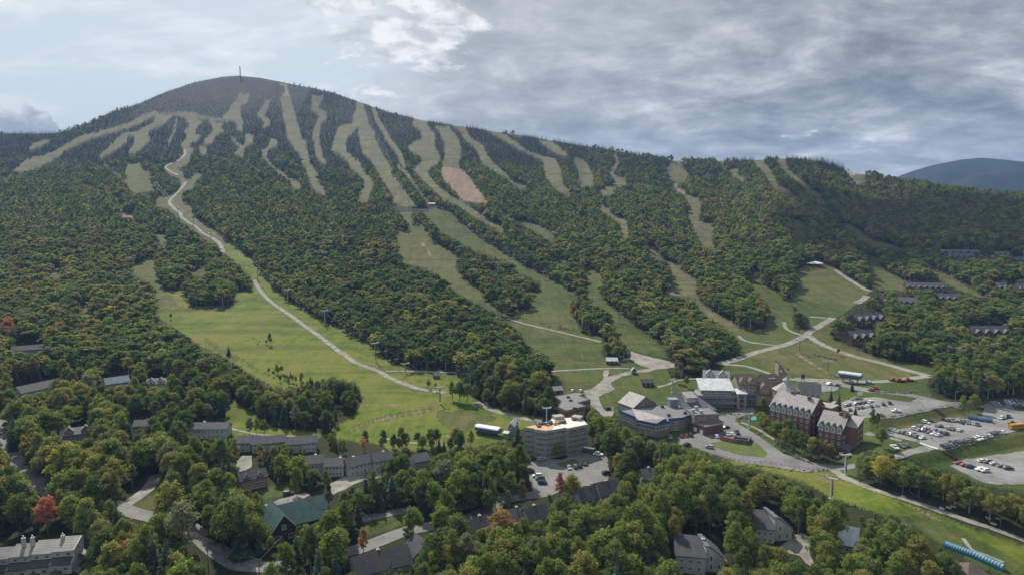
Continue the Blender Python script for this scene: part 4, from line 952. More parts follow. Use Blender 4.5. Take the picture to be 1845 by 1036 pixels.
def sweep_hall():
    A, B = zp('P1', [(862, 608), (1232, 588)]); a, ang, L = site(A, B, 6.0); D = 18
    root = thing('sweeping_roof_hall', 'lodge hall under a broad sweeping grey roof with raised skylight and blue eave', 'lodge', a, ang)
    MB().box(.6, L - .6, .6, D, -3, 6.0).build('wall', 'clap_taupe', root)
    pr = [(-1.0, 5.6), (5, 7.4), (11, 9.8), (D, 13.6), (D, 6.0), (0, 5.5)]
    mb = MB(); x0 = lambda y: 0 + .22 * max(y, 0); x1 = lambda y: L - .45 * max(y, 0)
    n = len(pr); mb.add([(x0(y), y, z) for y, z in pr] + [(x1(y), y, z) for y, z in pr], [tuple(range(n)), tuple(range(n, 2 * n))[::-1]] + [(i, n + i, n + (i + 1) % n, (i + 1) % n) for i in range(n)])
    mb.build('roof', 'shingle_slate', root)
    MB().box(-.2, L + .2, -1.25, -1.02, 4.7, 5.9).build('fascia', 'blue_trim', root)
    MB().extr_x([(8.0, 8.0), (14, 11.0), (14, 13.4), (8.0, 11.6)], L * .26, L * .56).build('skylight', 'clap_pale', root)
    MB().extr_x([(7.3, 11.4), (14.4, 13.5), (14.4, 13.75), (7.3, 11.65)], L * .24, L * .58).build('skylight_roof', 'shingle_mauve', root)
    win_grid(root, L, 0, 'f', 8, 1, 1.8, 1.8, 1.5, 3, y0=.6); roof_box(root, -3, 9, 5, 5.5, 5, 6.5, 'clap_bluegrey', 'plant_room')
    claim(a, ang, L, D, 0, 13)
sweep_hall()
r, L, a, ang = house('service_block', 'tall flat-topped taupe block at the right end of the base lodge', *zp('P1', [(985, 660), (1250, 652)]), 9.0, 15, 9.0, 'flat', 0, 'clap_taupe', 'membrane', 'building', [W_('f', 2, 1, z0=6, lo=.1, hi=.5)])
for x, y in ((.1, .4), (.35, .2), (.4, .8)): roof_box(r, L * x, 15 * y, 9.1, 1.8, 1.6, 2.0)
r, L, a, ang = house('loading_dock', 'low brick-fronted loading dock with white garage doors below the lodge', *zp('P1', [(1100, 790), (1300, 750)]), 5.0, 13, 5.0, 'flat', 0, 'brick_red', 'membrane', 'building', fascia='clap_taupe')
for y, w in ((3, 2.6), (8, 2.6)): MB().box(-.06, .05, y - w / 2, y + w / 2, -.4, 2.8).build('garage_door', 'paint_white', r)
# --- L-shaped flat-roofed building by the gravel apron
Lp = zp('P4', [(972, 135), (1150, 92), (1232, 82), (1292, 108), (1235, 128), (1362, 186), (1218, 226), (1310, 272), (1100, 332), (1008, 284), (1046, 202)])
r, lp_, c = flat_block('flat_roofed_workshop', 'L-shaped workshop with broad flat grey roof beside the gravel yard', Lp, 5.5, 5.5, 'wood_brown', 'membrane', fascia='clap_taupe')
q = [Vector(P(*s, 5.5)) - c for s in Lp]
wall_windows(r, q[7].xy, q[6].xy, 1, 1, 1, 3); wall_windows(r, q[8].xy, q[7].xy, 5, 1, 1.2, 3, 1.6, 1.6); wall_windows(r, q[6].xy, q[5].xy, 4, 1, 1.2, 3, 1.6, 1.6)
for s in ((1145, 195), (1190, 300), (1120, 150)):
    p = P(*zp('P4', [s])[0], 5.6) - c; roof_box(r, p.x, p.y, 5.6, 2.2, 1.6, 1.0, 'dark_metal')
# --- concrete condominium under re-roofing
def condo():
    Cp = zp('P4', [(640, 492), (745, 505), (757, 520), (880, 535), (960, 520), (1085, 492), (1112, 502), (1335, 448), (1278, 390), (1190, 366), (935, 382), (925, 412), (760, 462)])
    r, lp_, c = flat_block('concrete_condominium', 'five-storey concrete condominium block with torn-up roof being relaid', Cp, 14.5, 14.5, 'concrete_panel', 'membrane_white', 'building', vis=.95, parapet=.25, fascia='concrete_tan')
    global CONDO_Z; CONDO_Z = c.z
    q = [(Vector(P(*s, 14.5)) - c).xy for s in Cp]
    for (i, j), n, sk in (((0, 1), 3, .1), ((2, 3), 5, .12), ((3, 4), 4, .1), ((4, 5), 5, .12), ((6, 7), 9, .15)):
        wall_windows(r, q[i], q[j], n, 5, 1.0, 2.75, 1.35, 1.25, skip=sk, seed=i, frame='concrete_tan')
        p0, p1 = q[i], q[j]; d = (p1 - p0); an = math.atan2(d.y, d.x)
        for z in (3.3, 6.1, 8.8): MB().box(.3, d.length - .3, -.10, .02, z, z + .22).build('floor_band', 'concrete_tan', r, (p0.x, p0.y, 0), an)
        MB().box(.3, d.length - .3, -.14, .02, 11.5, 12.1).build('bare_sheathing', 'rust_sheath' if i in (2, 6) else 'concrete_tan', r, (p0.x, p0.y, 0), an)
    pl = [P(*s, 14.7) - c for s in zp('P4', [(665, 492), (880, 525), (950, 508), (960, 470), (860, 452), (770, 468)])]
    MB().prism([(p.x, p.y) for p in pl], 14.62, 14.72).build('plywood_deck', 'plywood', r)
    for q0, q1 in (((955, 385), (1060, 372)), ((1170, 378), (1270, 392))):
        p = P(*zp('P4', [q0])[0], 14.6) - c; p1 = P(*zp('P4', [q1])[0], 14.6) - c
        MB().box(0, (p1 - p).length, -2.5, 2.0, 14.6, 16.4).build('penthouse', 'concrete_tan', r, (p.x, p.y, 0), math.atan2(p1.y - p.y, p1.x - p.x))
    rr = random.Random(4)
    for k in range(22):
        s = (rr.uniform(780, 1200), 0); y = 470 - (s[0] - 780) * .19 + rr.uniform(-16, 22); p = P(*zp('P4', [(s[0], y)])[0], 14.7) - c
        sx, sy, sz = rr.uniform(.8, 2.6), rr.uniform(.8, 2), rr.uniform(.3, 1.1)
        mb = MB(); mb.box(-sx / 2, sx / 2, -sy / 2, sy / 2, 0, sz); mb.box(-sx / 3, sx / 2.4, -sy / 3, sy / 3, sz, sz + .25)
        m = mb.build('material_stack', rr.choice(['dark_metal', 'plywood', 'membrane', 'trim_white', 'dark_metal']), None, (c.x + p.x, c.y + p.y, c.z + 14.73), rr.uniform(0, 3))
        tag(m, 'small stack of roofing material on the condominium roof', 'material stack', 'roofing material on the concrete block')
    e = P(*zp('P4', [(905, 775)])[0]) - c; mb = MB(); mb.box(-4, 3, -2.2, 2.5, 2.8, 3.3); [mb.tube((x, -1.9, -1.5), (x, -1.9, 2.8), .18) for x in (-3.6, -.5, 2.6)]; mb.build('entrance_canopy', 'concrete_tan', r, (e.x, e.y, e.z))
condo()

# --- townhouses, chalets and condominiums
w2 = [W_('f', 3, 2, z0=.7, dz=2.6, w=1.0, h=1.3), W_('r', 2, 2, z0=.8, dz=2.6)]
house('townhouse', 'pale end townhouse of the upper grey row beside the ski field', *zp('P5', [(140, 452), (290, 442)]), 5.0, 8, 5.2, 'x', 2.6, 'clap_pale', 'shingle_slate', 'house', w2, .55)
house('townhouse', 'long middle townhouse of the upper grey row, half hidden by an orange maple', *zp('P5', [(305, 462), (655, 430)]), 5.0, 8, 5.0, 'x', 2.6, 'clap_grey', 'shingle_slate', 'house', [W_('f', 8, 2, z0=.7, dz=2.5)], .35)
house('townhouse', 'right-hand townhouse of the upper grey row, next to the dark wood', *zp('P5', [(662, 462), (980, 440)]), 5.0, 8, 4.8, 'x', 2.6, 'clap_grey', 'shingle_slate', 'house', [W_('f', 7, 2, z0=.7, dz=2.5)], .4)
house('townhouse', 'tall left-hand townhouse of the lower grey row', *zp('P5', [(870, 672), (1050, 655)]), 6.0, 8, 6.2, 'x', 2.6, 'clap_pale', 'shingle_slate', 'house', [W_('f', 4, 2, z0=1.0, dz=2.7), W_('r', 2, 2)], .6, chimney=[(.6, .7, 1.2)])
house('townhouse', 'second townhouse of the lower grey row with single chimney', *zp('P5', [(1062, 695), (1258, 690)]), 5.0, 8, 5.2, 'x', 2.6, 'clap_pale', 'shingle_slate', 'house', [W_('f', 5, 2, z0=.8, dz=2.5)], .45, chimney=[(.75, .7, 1.2)])
house('townhouse', 'third townhouse of the lower grey row with dark recessed porch', *zp('P5', [(1320, 700), (1562, 640)]), 5.0, 8, 5.2, 'x', 2.8, 'clap_pale', 'shingle_slate', 'house', [W_('f', 5, 2, z0=.8, dz=2.5)], .45, chimney=[(.4, .7, 1.2)])
house('townhouse', 'fourth townhouse of the lower grey row, nearest the ski field', *zp('P5', [(1575, 640), (1765, 605)]), 5.5, 8, 5.4, 'x', 2.8, 'clap_pale', 'shingle_slate', 'house', [W_('f', 4, 2, z0=.8, dz=2.5), W_('r', 2, 2)], .45, chimney=[(.7, .7, 1.2)])
house('townhouse', 'last small townhouse of the lower row beside a reddish tree', *zp('H', [(440, 425), (520, 408)]), 5.0, 8, 5.0, 'x', 2.6, 'clap_grey', 'shingle_slate', 'house', [W_('f', 3, 2, z0=.8)], .6)
house('rose_townhouse', 'rose-brown townhouse with white windows and dark dormered roof', *zp('G', [(1288, 528), (1432, 498)]), 5.0, 8, 5.2, 'x', 2.6, 'clap_rose', 'shingle_dark', 'house', [W_('f', 6, 2, z0=.6, dz=2.5, w=1.1)], .8, chimney=[(.1, .6, 1.2)], dormers=2, dw=2.6)
house('townhouse', 'pale two-storey townhouse above the left orchard of maples', *zp('G', [(1020, 245), (1212, 240)]), 6.0, 8, 6.0, 'x', 2.4, 'clap_pale', 'shingle_slate', 'house', [W_('f', 7, 2, z0=.8, dz=2.7), W_('r', 2, 2)], .75, chimney=[(.3, .6, 1)])
house('townhouse', 'small grey roofed townhouse showing between trees left of the pale one', *zp('G', [(712, 232), (800, 226)]), 5.0, 8, 5.0, 'x', 2.4, 'clap_grey', 'shingle_slate', 'house', [W_('f', 3, 2, z0=.8)], .4)
house('townhouse', 'brown-grey townhouse with two peaked roofs in the left wood', *zp('G', [(325, 285), (505, 262)]), 5.0, 8, 5.2, 'x', 2.6, 'clap_taupe', 'shingle_light', 'house', [W_('f', 6, 2, z0=.8, dz=2.5)], .7, dormers=2, dw=4)
house('dark_roofed_house', 'house with long dark slate roof at the far left edge', *zp('D', [(60, 748), (226, 726)]), 4.5, 9, 4.5, 'x', 3.0, 'clap_grey', 'shingle_slate', 'house', [W_('f', 4, 1)], .6)
house('dark_roofed_house', 'house with dark slate roof and pale gable low on the left slope', *zp('D', [(115, 972), (312, 928)]), 4.5, 10, 4.5, 'x', 3.6, 'clap_pale', 'shingle_slate', 'house', [W_('f', 4, 1)], .6)
house('dark_roofed_house', 'house with blue-grey roof half buried in yellowing trees on the left', *zp('D', [(565, 925), (692, 898)]), 4.5, 9, 4.5, 'x', 3.4, 'clap_grey', 'metal_blue', 'house', [W_('f', 3, 1)], .6)
house('dark_roofed_house', 'small light-roofed house with twin gables in the left wood', *zp('D', [(780, 925), (882, 915)]), 4.5, 9, 4.5, 'x', 2.8, 'clap_pale', 'shingle_light', 'house', [W_('f', 3, 1)], .6, dormers=2, dw=4)
# lodge with green metal roof
r, L, a, ang = house('green_roofed_lodge', 'dark timber lodge with green standing-seam metal roof and cross gable', *zp('G', [(1530, 762), (1762, 705)]), 5.0, 15, 5.0, 'x', 5.6, 'wood_dark', 'metal_green', 'lodge', [W_('f', 4, 1, z0=1.2, lo=.4)], .62, chimney=[(.3, .6, 1.4)], over=.9)
g_ = gable_walls(10, 17, 4.6, 6.2, 'y', 3).build('cross_wing', 'wood_dark', r, (-6.5, -3.5, 0)); gable_roof(10, 17, 4.6, 6.2, 'y', .9).build('wing_roof', 'metal_green', g_)
for x, z in ((2.5, 1.2), (7.5, 1.2), (5, 5.2)): put_window(g_, x, 0, z, 0, 1.8, 1.8)
claim(a, ang, 10, 17, 0, 10, .6, -6.5, -3.5)
# grey stepped townhouses, bottom left corner
def corner_row():
    a, ang, L = site((-40, 1012), (127, 994), 8.0); D = 10; n = 4
    root = thing('stepped_townhouses', 'grey stepped townhouse row with light shed roofs and tall chimneys, bottom left corner', 'house', a, ang)
    for i in range(n):
        x0, x1 = L * i / n, L * (i + 1) / n - .05; s = -.85 * (n - 1 - i); y = .8 * (n - 1 - i)
        u = MB().extr_x([(y, -4), (D, -4), (D, 10.4 + s), (D - .8, 10.8 + s), (y + 2.6, 8.6 + s), (y + 2.6, 6.3 + s), (y, 5.0 + s)], x0, x1).build('unit', 'clap_pale', root)
        MB().extr_x([(y - .1, 4.6 + s), (y + 2.5, 6.0 + s), (y + 2.5, 8.9 + s), (D - .8, 11.3 + s), (D, 10.8 + s), (D, 3), (y - .1, 3)], x1 - .32, x1 + .06).build('party_wall', 'clap_pale', u)
        MB().extr_x([(y + 2.2, 8.5 + s), (D - .6, 10.95 + s), (D - .6, 11.2 + s), (y + 2.2, 8.75 + s)], x0 + .15, x1 - .35).build('roof', 'shingle_light', u)
        MB().extr_x([(y - .5, 4.85 + s), (y + 2.6, 6.4 + s), (y + 2.6, 6.6 + s), (y - .5, 5.1 + s)], x0 + .15, x1 - .35).build('lower_roof', 'shingle_dark', u)
        w = x1 - x0
        for fx in (.28, .74):
            put_window(u, x0 + w * fx, y + 2.6, 6.85 + s, 0, 1.4, 1.2); put_window(u, x0 + w * fx, y, 2.6 + s, 0, 1.5, 1.4)
        put_window(u, x0 + w * .3, y, -.6 + s, 0, 1.9, 1.6)
        MB().extr_x([(y - 1.4, 2.0 + s), (y, 2.6 + s), (y, 2.8 + s), (y - 1.4, 2.2 + s)], x0 + w * .1, x0 + w * .55).build('porch_roof', 'shingle_dark', u)
    for fx in (.36, .46, .80):
        mb = MB(); mb.box(-.55, .55, -.55, .55, 0, 3.2); mb.tube((0, 0, 3.2), (0, 0, 4.0), .22, .22, 7, 1); mb.build('chimney', ['clap_pale', 'galv'], root, (L * fx, D * .8, 9.0))
    for y, z in ((3, 6.5), (6, 7.5), (3, 2.6), (6.5, 2.6)): put_window(root, L, y, z, math.pi / 2, .9, 1.5)
    MB().extr_y([(L, 6.0), (L + 2.2, 5.2), (L + 2.2, 5.4), (L, 6.25)], 5.5, 9).build('side_roof', 'shingle_light', root)
    MB().extr_y([(L, 1.9), (L + 2.2, 1.1), (L + 2.2, 1.3), (L, 2.15)], .5, 4).build('side_roof', 'shingle_light', root)
    claim(a, ang, L, D, 0, 12, .98)
corner_row()
# dark-roofed houses in the wood, bottom centre
DR = [('low house with long charcoal roof at bottom centre beside the street', 'H', (112, 1040), (425, 950), 4, 12, 'x', 4.2), ('charcoal-roofed house with front gable at bottom centre', 'H', (430, 935), (560, 898), 4, 10, 'y', 4.0),
      ('left-hand charcoal-roofed house of the three below the condominium car park', 'H', (705, 832), (940, 768), 4, 11, 'x', 4.2), ('middle lighter grey-roofed house of the three below the condominium car park', 'H', (952, 748), (1058, 728), 4, 9, 'x', 3.6),
      ('right-hand charcoal-roofed house of the three below the condominium car park', 'H', (1064, 750), (1172, 715), 4, 10, 'x', 4.0), ('charcoal-roofed house on the grass strip right of the condominium car park', 'H', (1340, 636), (1470, 606), 4, 10, 'x', 3.8),
      ('taller charcoal-roofed house behind the one on the grass strip', 'H', (1440, 606), (1542, 592), 5.5, 10, 'x', 4.0), ('small grey roof peeping from the wood right of the condominium car park', 'H', (1672, 516), (1756, 514), 4, 9, 'x', 3.2)]
for lab, reg, A, B, dz, D, rf, rise in DR:
    house('charcoal_roofed_house', lab, *zp(reg, [A, B]), dz, D, dz, rf, rise, 'clap_grey', 'shingle_slate' if 'lighter' in lab or 'small' in lab else 'shingle_dark', 'house', [W_('f', 4, 1, z0=1)], .2, chimney=[(.5, .55, 1.2)])
# grey chalets, right foreground
for lab, A, B, C_ in (('pale grey chalet with tall chimney nearest the bottom edge, right foreground', (50, 885), (205, 905), (300, 905)), ('pale grey chalet with dark slate roof beside a gravel drive, right foreground', (462, 745), (560, 752), (650, 745))):
    r, L, a, ang = house('grey_chalet', lab, *zp('K', [A, B]), 6.0, 9, 6.0, 'shed', 3.2, 'clap_pale', 'shingle_dark', 'house', [W_('f', 3, 2, z0=.8, dz=2.6)], .8, chimney=[(.95, .7, 2.2)])
    a2, ang2, L2 = site(*zp('K', [B, C_]), 5.0); M = (Matrix.Translation(a) @ Matrix.Rotation(ang, 4, 'Z')).inverted(); p = M @ a2
    g_ = MB().extr_y([(0, -3), (L2, -3), (L2, 5.0), (1.0, 9.6), (0, 9.6)], 0, 9).build('tall_wing', 'clap_pale', r, (p.x, p.y, p.z), ang2 - ang)
    MB().extr_y([(-.4, 9.75), (1.1, 9.75), (L2 + .5, 4.75), (L2 + .5, 5.0), (1.2, 10.0), (-.4, 10.0)], -.4, 9.4).build('wing_roof', 'shingle_slate', g_)
    for x, z in ((L2 * .3, 1.0), (L2 * .3, 4.2), (L2 * .72, 1.0)): put_window(g_, x, 0, z, 0, .9, 1.9)
    MB().box(L2 + .02, L2 + 2.4, 3, 7, 2.2, 2.4).build('deck', 'wood_brown', g_); claim(a2, ang2, L2, 9, 0, 9, .95)
house('metal_roofed_chalet', 'chalet with steep blue-grey metal roof among trees, right foreground', *zp('K', [(885, 822), (985, 842)]), 3.0, 11, 3.0, 'x', 5.0, 'clap_grey', 'metal_blue', 'house', [W_('f', 3, 1, z0=.6)], .7)
house('brown_roofed_shed', 'low shed with brown hipped roof beside the blue tunnel conveyor', *zp('K', [(1560, 985), (1655, 985)]), 2.6, 8, 2.6, 'hip', 2.4, 'clap_tan', 'shingle_brown', 'shed', [W_('f', 2, 1, z0=.8)], .8)
# slope-side condominiums on the right: dark timber, rows of small gables
CON = [('long slope-side condominium with five gables, upper right wood', (925, 172), (1242, 180), 5, .75), ('front condominium of the upper right pair, just below the five-gabled one', (985, 205), (1200, 216), 4, .6), ('short condominium at the right edge of the upper wood', (1395, 190), (1520, 186), 3, .6), ('condominium cut by the right edge, upper wood', (1562, 238), (1640, 238), 3, .6),
       ('longest slope-side condominium with seven small gables beside the grass run', (625, 458), (966, 462), 7, .7), ('dark condominium with red timber gables below the seven-gabled one', (552, 585), (712, 592), 3, .7), ('condominium with three pale gables above the dark wood on the right', (902, 556), (1070, 560), 3, .7), ('narrow condominium left of the big pine, right-hand wood', (1405, 462), (1492, 462), 2, .6), ('condominium behind the big pine at the right edge', (1580, 470), (1650, 470), 2, .7),
       ('blue-grey roofed condominium with four dormers above the work-road junction', (212, 742), (450, 712), 4, .8), ('red timber condominium with steep gables beside the grass, right of the junction', (172, 890), (372, 872), 3, .85), ('four-gabled condominium at the right above the car parks', (1200, 845), (1516, 848), 4, .8), ('tiny chalet at the wood edge by the gravel bend', (432, 582), (472, 578), 1, .8)]
for lab, A, B, ng_, vis in CON:
    A, B = zp('P7', [A, B]); hh = 6.5
    r, L, a, ang = house('slope_condominium', lab, A, B, hh, 12, hh, 'x', 5.0, 'log_red', 'shingle_slate', 'condominium', [W_('f', ng_ * 3, 2, z0=1, dz=2.8, w=1.2, h=1.5)], vis * .72)
    for i in range(ng_):
        w = min(8.0, L / ng_ * .72); add_dormer(r, L * (i + .5) / ng_, -1.2, 3.0, w, 3.4, w * .5, 7.0, .8, 'log_red', 'shingle_slate')
    p = a + Matrix.Rotation(ang, 3, 'Z') @ Vector((L / 2, 0, 0))

# --- huts on the slope
HUT = [('brown hut with silver metal roof on the slope above the gravel yard', 'P1', (20, 100), (135, 100), 3.0, 'metal_pale', 6), ('tiny dark hut with metal roof at the fork of the work road', 'P1', (295, 205), (345, 205), 2.6, 'metal_grey', 4), ('dark timber hut with charcoal roof on the grass below the fork', 'P1', (415, 345), (530, 345), 3.0, 'shingle_dark', 6.5),
       ('little timber lift hut at the lower end of the gravel track', 'E', (600, 835), (628, 832), 2.6, 'metal_grey', 4), ('tiny dark lift shack at the edge of the central wood', 'E', (726, 826), (748, 824), 2.4, 'shingle_dark', 3.5), ('small green-roofed shack behind the flat-roofed workshop', 'P4', (962, 128), (1058, 118), 3.0, 'metal_grey', 6)]
for lab, reg, A, B, hh, rm, D in HUT:
    house('timber_hut', lab, *zp(reg, [A, B]), 0.0, D, hh, 'y' if 'fork of' in lab else 'x', 1.8, 'wood_dark', rm, 'hut', [W_('f', 2, 1, w=.9, h=1.0, z0=1.0)], 1.0, over=.6, door=.5)
house('lift_shed', 'grey gabled lift shed beside the curved white lift station', *zp('P4', [(462, 555), (520, 560)]), 0.0, 11, 4.6, 'y', 1.8, 'clap_bluegrey', 'metal_pale', 'shed', [W_('l', 2, 1, z0=1.4)], 1.0)

# --- lift stations
def lift_station(label, A, B, dz, D, rad, skin, name='lift_station'):
    a, ang, L = site(A, B, dz); root = thing(name, label, 'lift station', a, ang)
    prof = [(0, dz - 1.6)] + [(D / 2 - D / 2 * math.cos(math.pi * k / 8), dz + rad * math.sin(math.pi * k / 8)) for k in range(9)] + [(D, dz - 1.6)]
    MB().extr_x(prof, 0, L).build('roof_shell', skin, root)
    MB().box(-.04, L + .04, -.05, D + .05, dz - 1.5, dz - .2).build('side_band', 'blue_trim' if skin != 'pale_metal' else 'metal_grey', root)
    MB().box(L * .08, L * .92, D * .12, D * .88, dz - 2.9, dz - 1.62).build('drive_frame', 'dark_metal', root)
    for x in (.18, .5, .82):
        MB().tube((L * x, D / 2, -2), (L * x, D / 2, dz - 1.6), .5, .4, 8).build('column', 'concrete', root)
    for s in (.03, .97):
        mb = MB(); c = (L * s, D / 2, dz - 2.0); mb.tube((c[0], c[1], c[2] - .15), (c[0], c[1], c[2] + .15), D * .34, D * .34, 14); mb.build('bull_wheel', 'galv', root)
    MB().box(L + 3, L + 6, D * .2, D * .8, -1, 2.6).build('operator_cabin', 'clap_bluegrey', root)
    MB().extr_x([(D * .12, 2.62), (D * .88, 2.62), (D * .5, 3.5)], L + 2.7, L + 6.3).build('cabin_roof', 'metal_grey', root)
    claim(a, ang, L + 5, D, 0, dz + rad); return root
lift_station('long white curved lift station beside the grey shed at the foot of the ski field', *zp('P4', [(92, 482), (345, 530)]), 3.6, 5.5, 1.2, 'metal_pale')
lift_station('big blue and silver high-speed lift station on the gravel below the junction', *zp('P2', [(975, 195), (1225, 228)]), 6.0, 6.0, 1.4, 'metal_pale')
MB_ = None
# --- round white event tent on the knoll
def tent():
    p = P(*zp('C', [(798, 662)])[0]); r = 10.5; root = thing('event_tent', 'low round white event tent on the mown knoll, upper right', 'tent', p, 0)
    n = 20; prof = [(1.06, 2.6), (1.0, 3.1), (.72, 4.0), (.38, 4.9), (.08, 5.3), (0.01, 5.9)]; vs = []
    for q, z in prof: vs += [(r * q * math.cos(2 * math.pi * i / n), r * .8 * q * math.sin(2 * math.pi * i / n), z) for i in range(n)]
    MB().add(vs, [(k * n + i, k * n + (i + 1) % n, (k + 1) * n + (i + 1) % n, (k + 1) * n + i) for k in range(len(prof) - 1) for i in range(n)]).build('canopy', 'paint_white', root)
    for i in range(0, n, 2): MB().tube((r * .98 * math.cos(2 * math.pi * i / n), r * .78 * math.sin(2 * math.pi * i / n), -.5), (r * .98 * math.cos(2 * math.pi * i / n), r * .78 * math.sin(2 * math.pi * i / n), 2.9), .12).build('post', 'wood_dark', root)
    MB().prism([(r * .85 * math.cos(2 * math.pi * i / n), r * .68 * math.sin(2 * math.pi * i / n)) for i in range(n)], -.4, .25).build('floor', 'wood_brown', root)
    FOOT.append((p.x, p.y, 13)); paint(CLEAR, zp('C', [(745, 640), (850, 640), (860, 690), (735, 690)]), True)
tent()
# --- grey retaining wall of the mid-station, pale wall on the right
for lab, A, B, hh, m in (('long pale concrete retaining wall at the mid-mountain lift station', (712, 382), (770, 380), 5.0, 'concrete'), ('pale new timber retaining wall among the right-hand condominiums', (1760, 541), (1783, 543), 4.0, 'clap_tan')):
    a, ang, L = site(A, B, 0); root = thing('retaining_wall', lab, 'wall', a, ang); n = 8
    for i in range(n): MB().box(L * i / n + .04, L * (i + 1) / n - .04, 0, 1.2, -2, hh * (1 if i % 2 else .97)).build('panel', m, root)
    MB().box(-.2, L + .2, -.15, 1.35, hh + .02, hh + .35).build('coping', 'concrete', root); claim(a, ang, L, 2, 0, hh)
house('mid_station', 'small dark mid-mountain lift hut at the end of the retaining wall', (742, 377), (752, 376), 0, 6, 4, 'x', 2, 'wood_dark', 'shingle_dark', 'hut', [W_('f', 2, 1)])
house('mid_station', 'second mid-mountain lift hut at the top of the T-tower line', (772, 372), (785, 371), 0, 6, 4.5, 'x', 2, 'clap_bluegrey', 'metal_grey', 'hut', [W_('f', 2, 1)])
# --- summit: mast, station hut, second mast
def summit():
    p = P(433, 139.5); root = thing('summit_mast', 'tall lattice antenna mast with dishes on the bare summit', 'mast', p, 0); h = 46
    for i in range(3):
        a = 2 * math.pi * i / 3; MB().tube((2.2 * math.cos(a), 2.2 * math.sin(a), -3), (1.3 * math.cos(a), 1.3 * math.sin(a), h), .7, .5).build('mast_leg', 'dark_metal', root)
    for k in range(9):
        z = 2 + k * 4.8; q = 2.2 - 1.1 * z / h; pt = [(q * math.cos(2 * math.pi * i / 3), q * math.sin(2 * math.pi * i / 3)) for i in range(3)]
        mb = MB()
        for i in range(3): mb.tube((*pt[i], z), (*pt[(i + 1) % 3], z + 4.2), .2); mb.tube((*pt[i], z), (*pt[(i + 1) % 3], z), .2)
        mb.build('brace', 'dark_metal' if k % 2 else 'trim_white', root)
    for z in (h - 2, h - 9, h - 17): MB().tube((0, -2.2, z), (0, -.6, z), 2.3, 1.2, 12).build('dish', 'dark_metal', root)
    house('summit_hut', 'low dark relay hut beside the summit mast', (423, 139), (434, 139), 0, 12, 7, 'hip', 3, 'concrete', 'shingle_dark', 'hut')
    p = P(462, 142); root = thing('antenna_mast', 'thin guyed antenna mast right of the summit', 'mast', p, 0)
    MB().tube((0, 0, -2), (0, 0, 27), 1.0, .5).build('pole', 'dark_metal', root)
    for z in (9, 17): MB().tube((-1.6, 0, z), (1.6, 0, z), .3).build('crossarm', 'dark_metal', root)
summit()
# --- blue tunnel conveyor
def tunnel():
    ends = [P(*q) for q in ((1704, 984), (1752, 1002), (1808, 1027))]; root = thing('tunnel_conveyor', 'blue covered tunnel conveyor lift with translucent hoops, bottom right', 'conveyor lift', ends[1], 0)
    n = 20; pl = []
    for i in range(n + 1):
        s = i / n * 2; k = min(int(s), 1); pl.append(ends[k].lerp(ends[k + 1], s - k))
    mat('tube_blue', (0.03, 0.16, 0.26), 0.4, 0.1); mat('tube_pane', (0.22, 0.36, 0.44), 0.25, 0.1)
    for i in range(n):
        a, b = pl[i], pl[i + 1]; d = b - a; ang = math.atan2(d.y, d.x); L = math.hypot(d.x, d.y); a = a - ends[1]; dzz = d.z
        pr = [(1.25 * math.cos(math.pi * k / 8), 1.0 + 1.15 * math.sin(math.pi * k / 8)) for k in range(9)] + [(-1.25, -.4), (1.25, -.4)]
        def sec(x0, x1, s, nm, m):
            mb = MB(); q = [(y * s, (z - 1) * s + 1) for y, z in pr]; mb.extr_x(q, x0, x1); return mb.build(nm, m, root, (a.x, a.y, a.z), ang)
        sec(.25, L - .0, 1.0, 'pane_section', 'tube_pane'); sec(-.2, .24, 1.06, 'hoop', 'tube_blue')
        MB().box(0, L, -1.42, -1.30, -.4, 1.0).build('side_skirt', 'tube_blue', root, (a.x, a.y, a.z), ang)
    paint(CLEAR, pts('K', '1535 868 1600 885 1735 945 1725 970 1600 925 1530 895'), True)
    for p in pl: FOOT.append((p.x, p.y, 2.6))
tunnel()
# --- rock wall and boulders along the upper street, pool
def boulder_mesh(seed):
    r_ = np.random.default_rng(seed); v = ICO[0] * r_.uniform(.75, 1.2, (12, 1)) * np.array([1, .8, .6]); return MB().add(v, ICO[1]).mesh('boulder', 'rock')
BM = [boulder_mesh(i) for i in range(5)]
def boulders(reg, line, n, lab, s0=.5, s1=1.1, spread=1.2, group='boulders'):
    c = catmull(pts(reg, line), 8); r_ = random.Random(n)
    for i in range(n):
        q = c[int((i + r_.random() * .6) / n * (len(c) - 1))]; p = P(*q); o = link('boulder', BM[r_.randrange(5)], None, (p.x + r_.uniform(-spread, spread), p.y + r_.uniform(-spread, spread), 0)); o.location.z = gz(o.location.x, o.location.y) + .25
        s = r_.uniform(s0, s1); o.scale = (s, s, s); o.rotation_euler = (0, 0, r_.uniform(0, 6)); tag(o, lab, 'boulder', group)
boulders('F', '1085 452 1120 462 1180 465 1240 466 1300 458', 40, 'dark boulder in the rock wall along the upper street', .8, 1.6, 1.4, 'rock wall along the upper street')
boulders('F', '795 272 830 285 870 292 910 298', 26, 'dark boulder in the rock pile on the rough slope below the junction', .7, 1.5, 2.0, 'rock pile on the rough slope')
boulders('F', '430 625 500 660 570 705 640 755 700 790 760 812', 34, 'boulder lining the hotel drive', .35, .6, .5, 'boulders lining the hotel drive')
boulders('F', '470 825 560 835 680 850 800 855 860 850', 22, 'boulder on the bank below the lower drive', .4, .8, 1.2, 'boulders below the lower drive')
boulders('P1', '1280 660 1340 640 1420 650 1470 665', 22, 'boulder in the planted island before the sweeping-roof hall', .5, 1.0, 1.6, 'boulders in the planted island')
boulders('P1', '1440 720 1500 690 1580 690 1640 700', 18, 'boulder round the hotel pool', .5, .9, 1.4, 'boulders round the hotel pool')
boulders('D', '1345 675 1370 695 1390 715', 12, 'boulder under the single tree on the ski field', .4, .9, 1.6, 'boulders under the single tree')
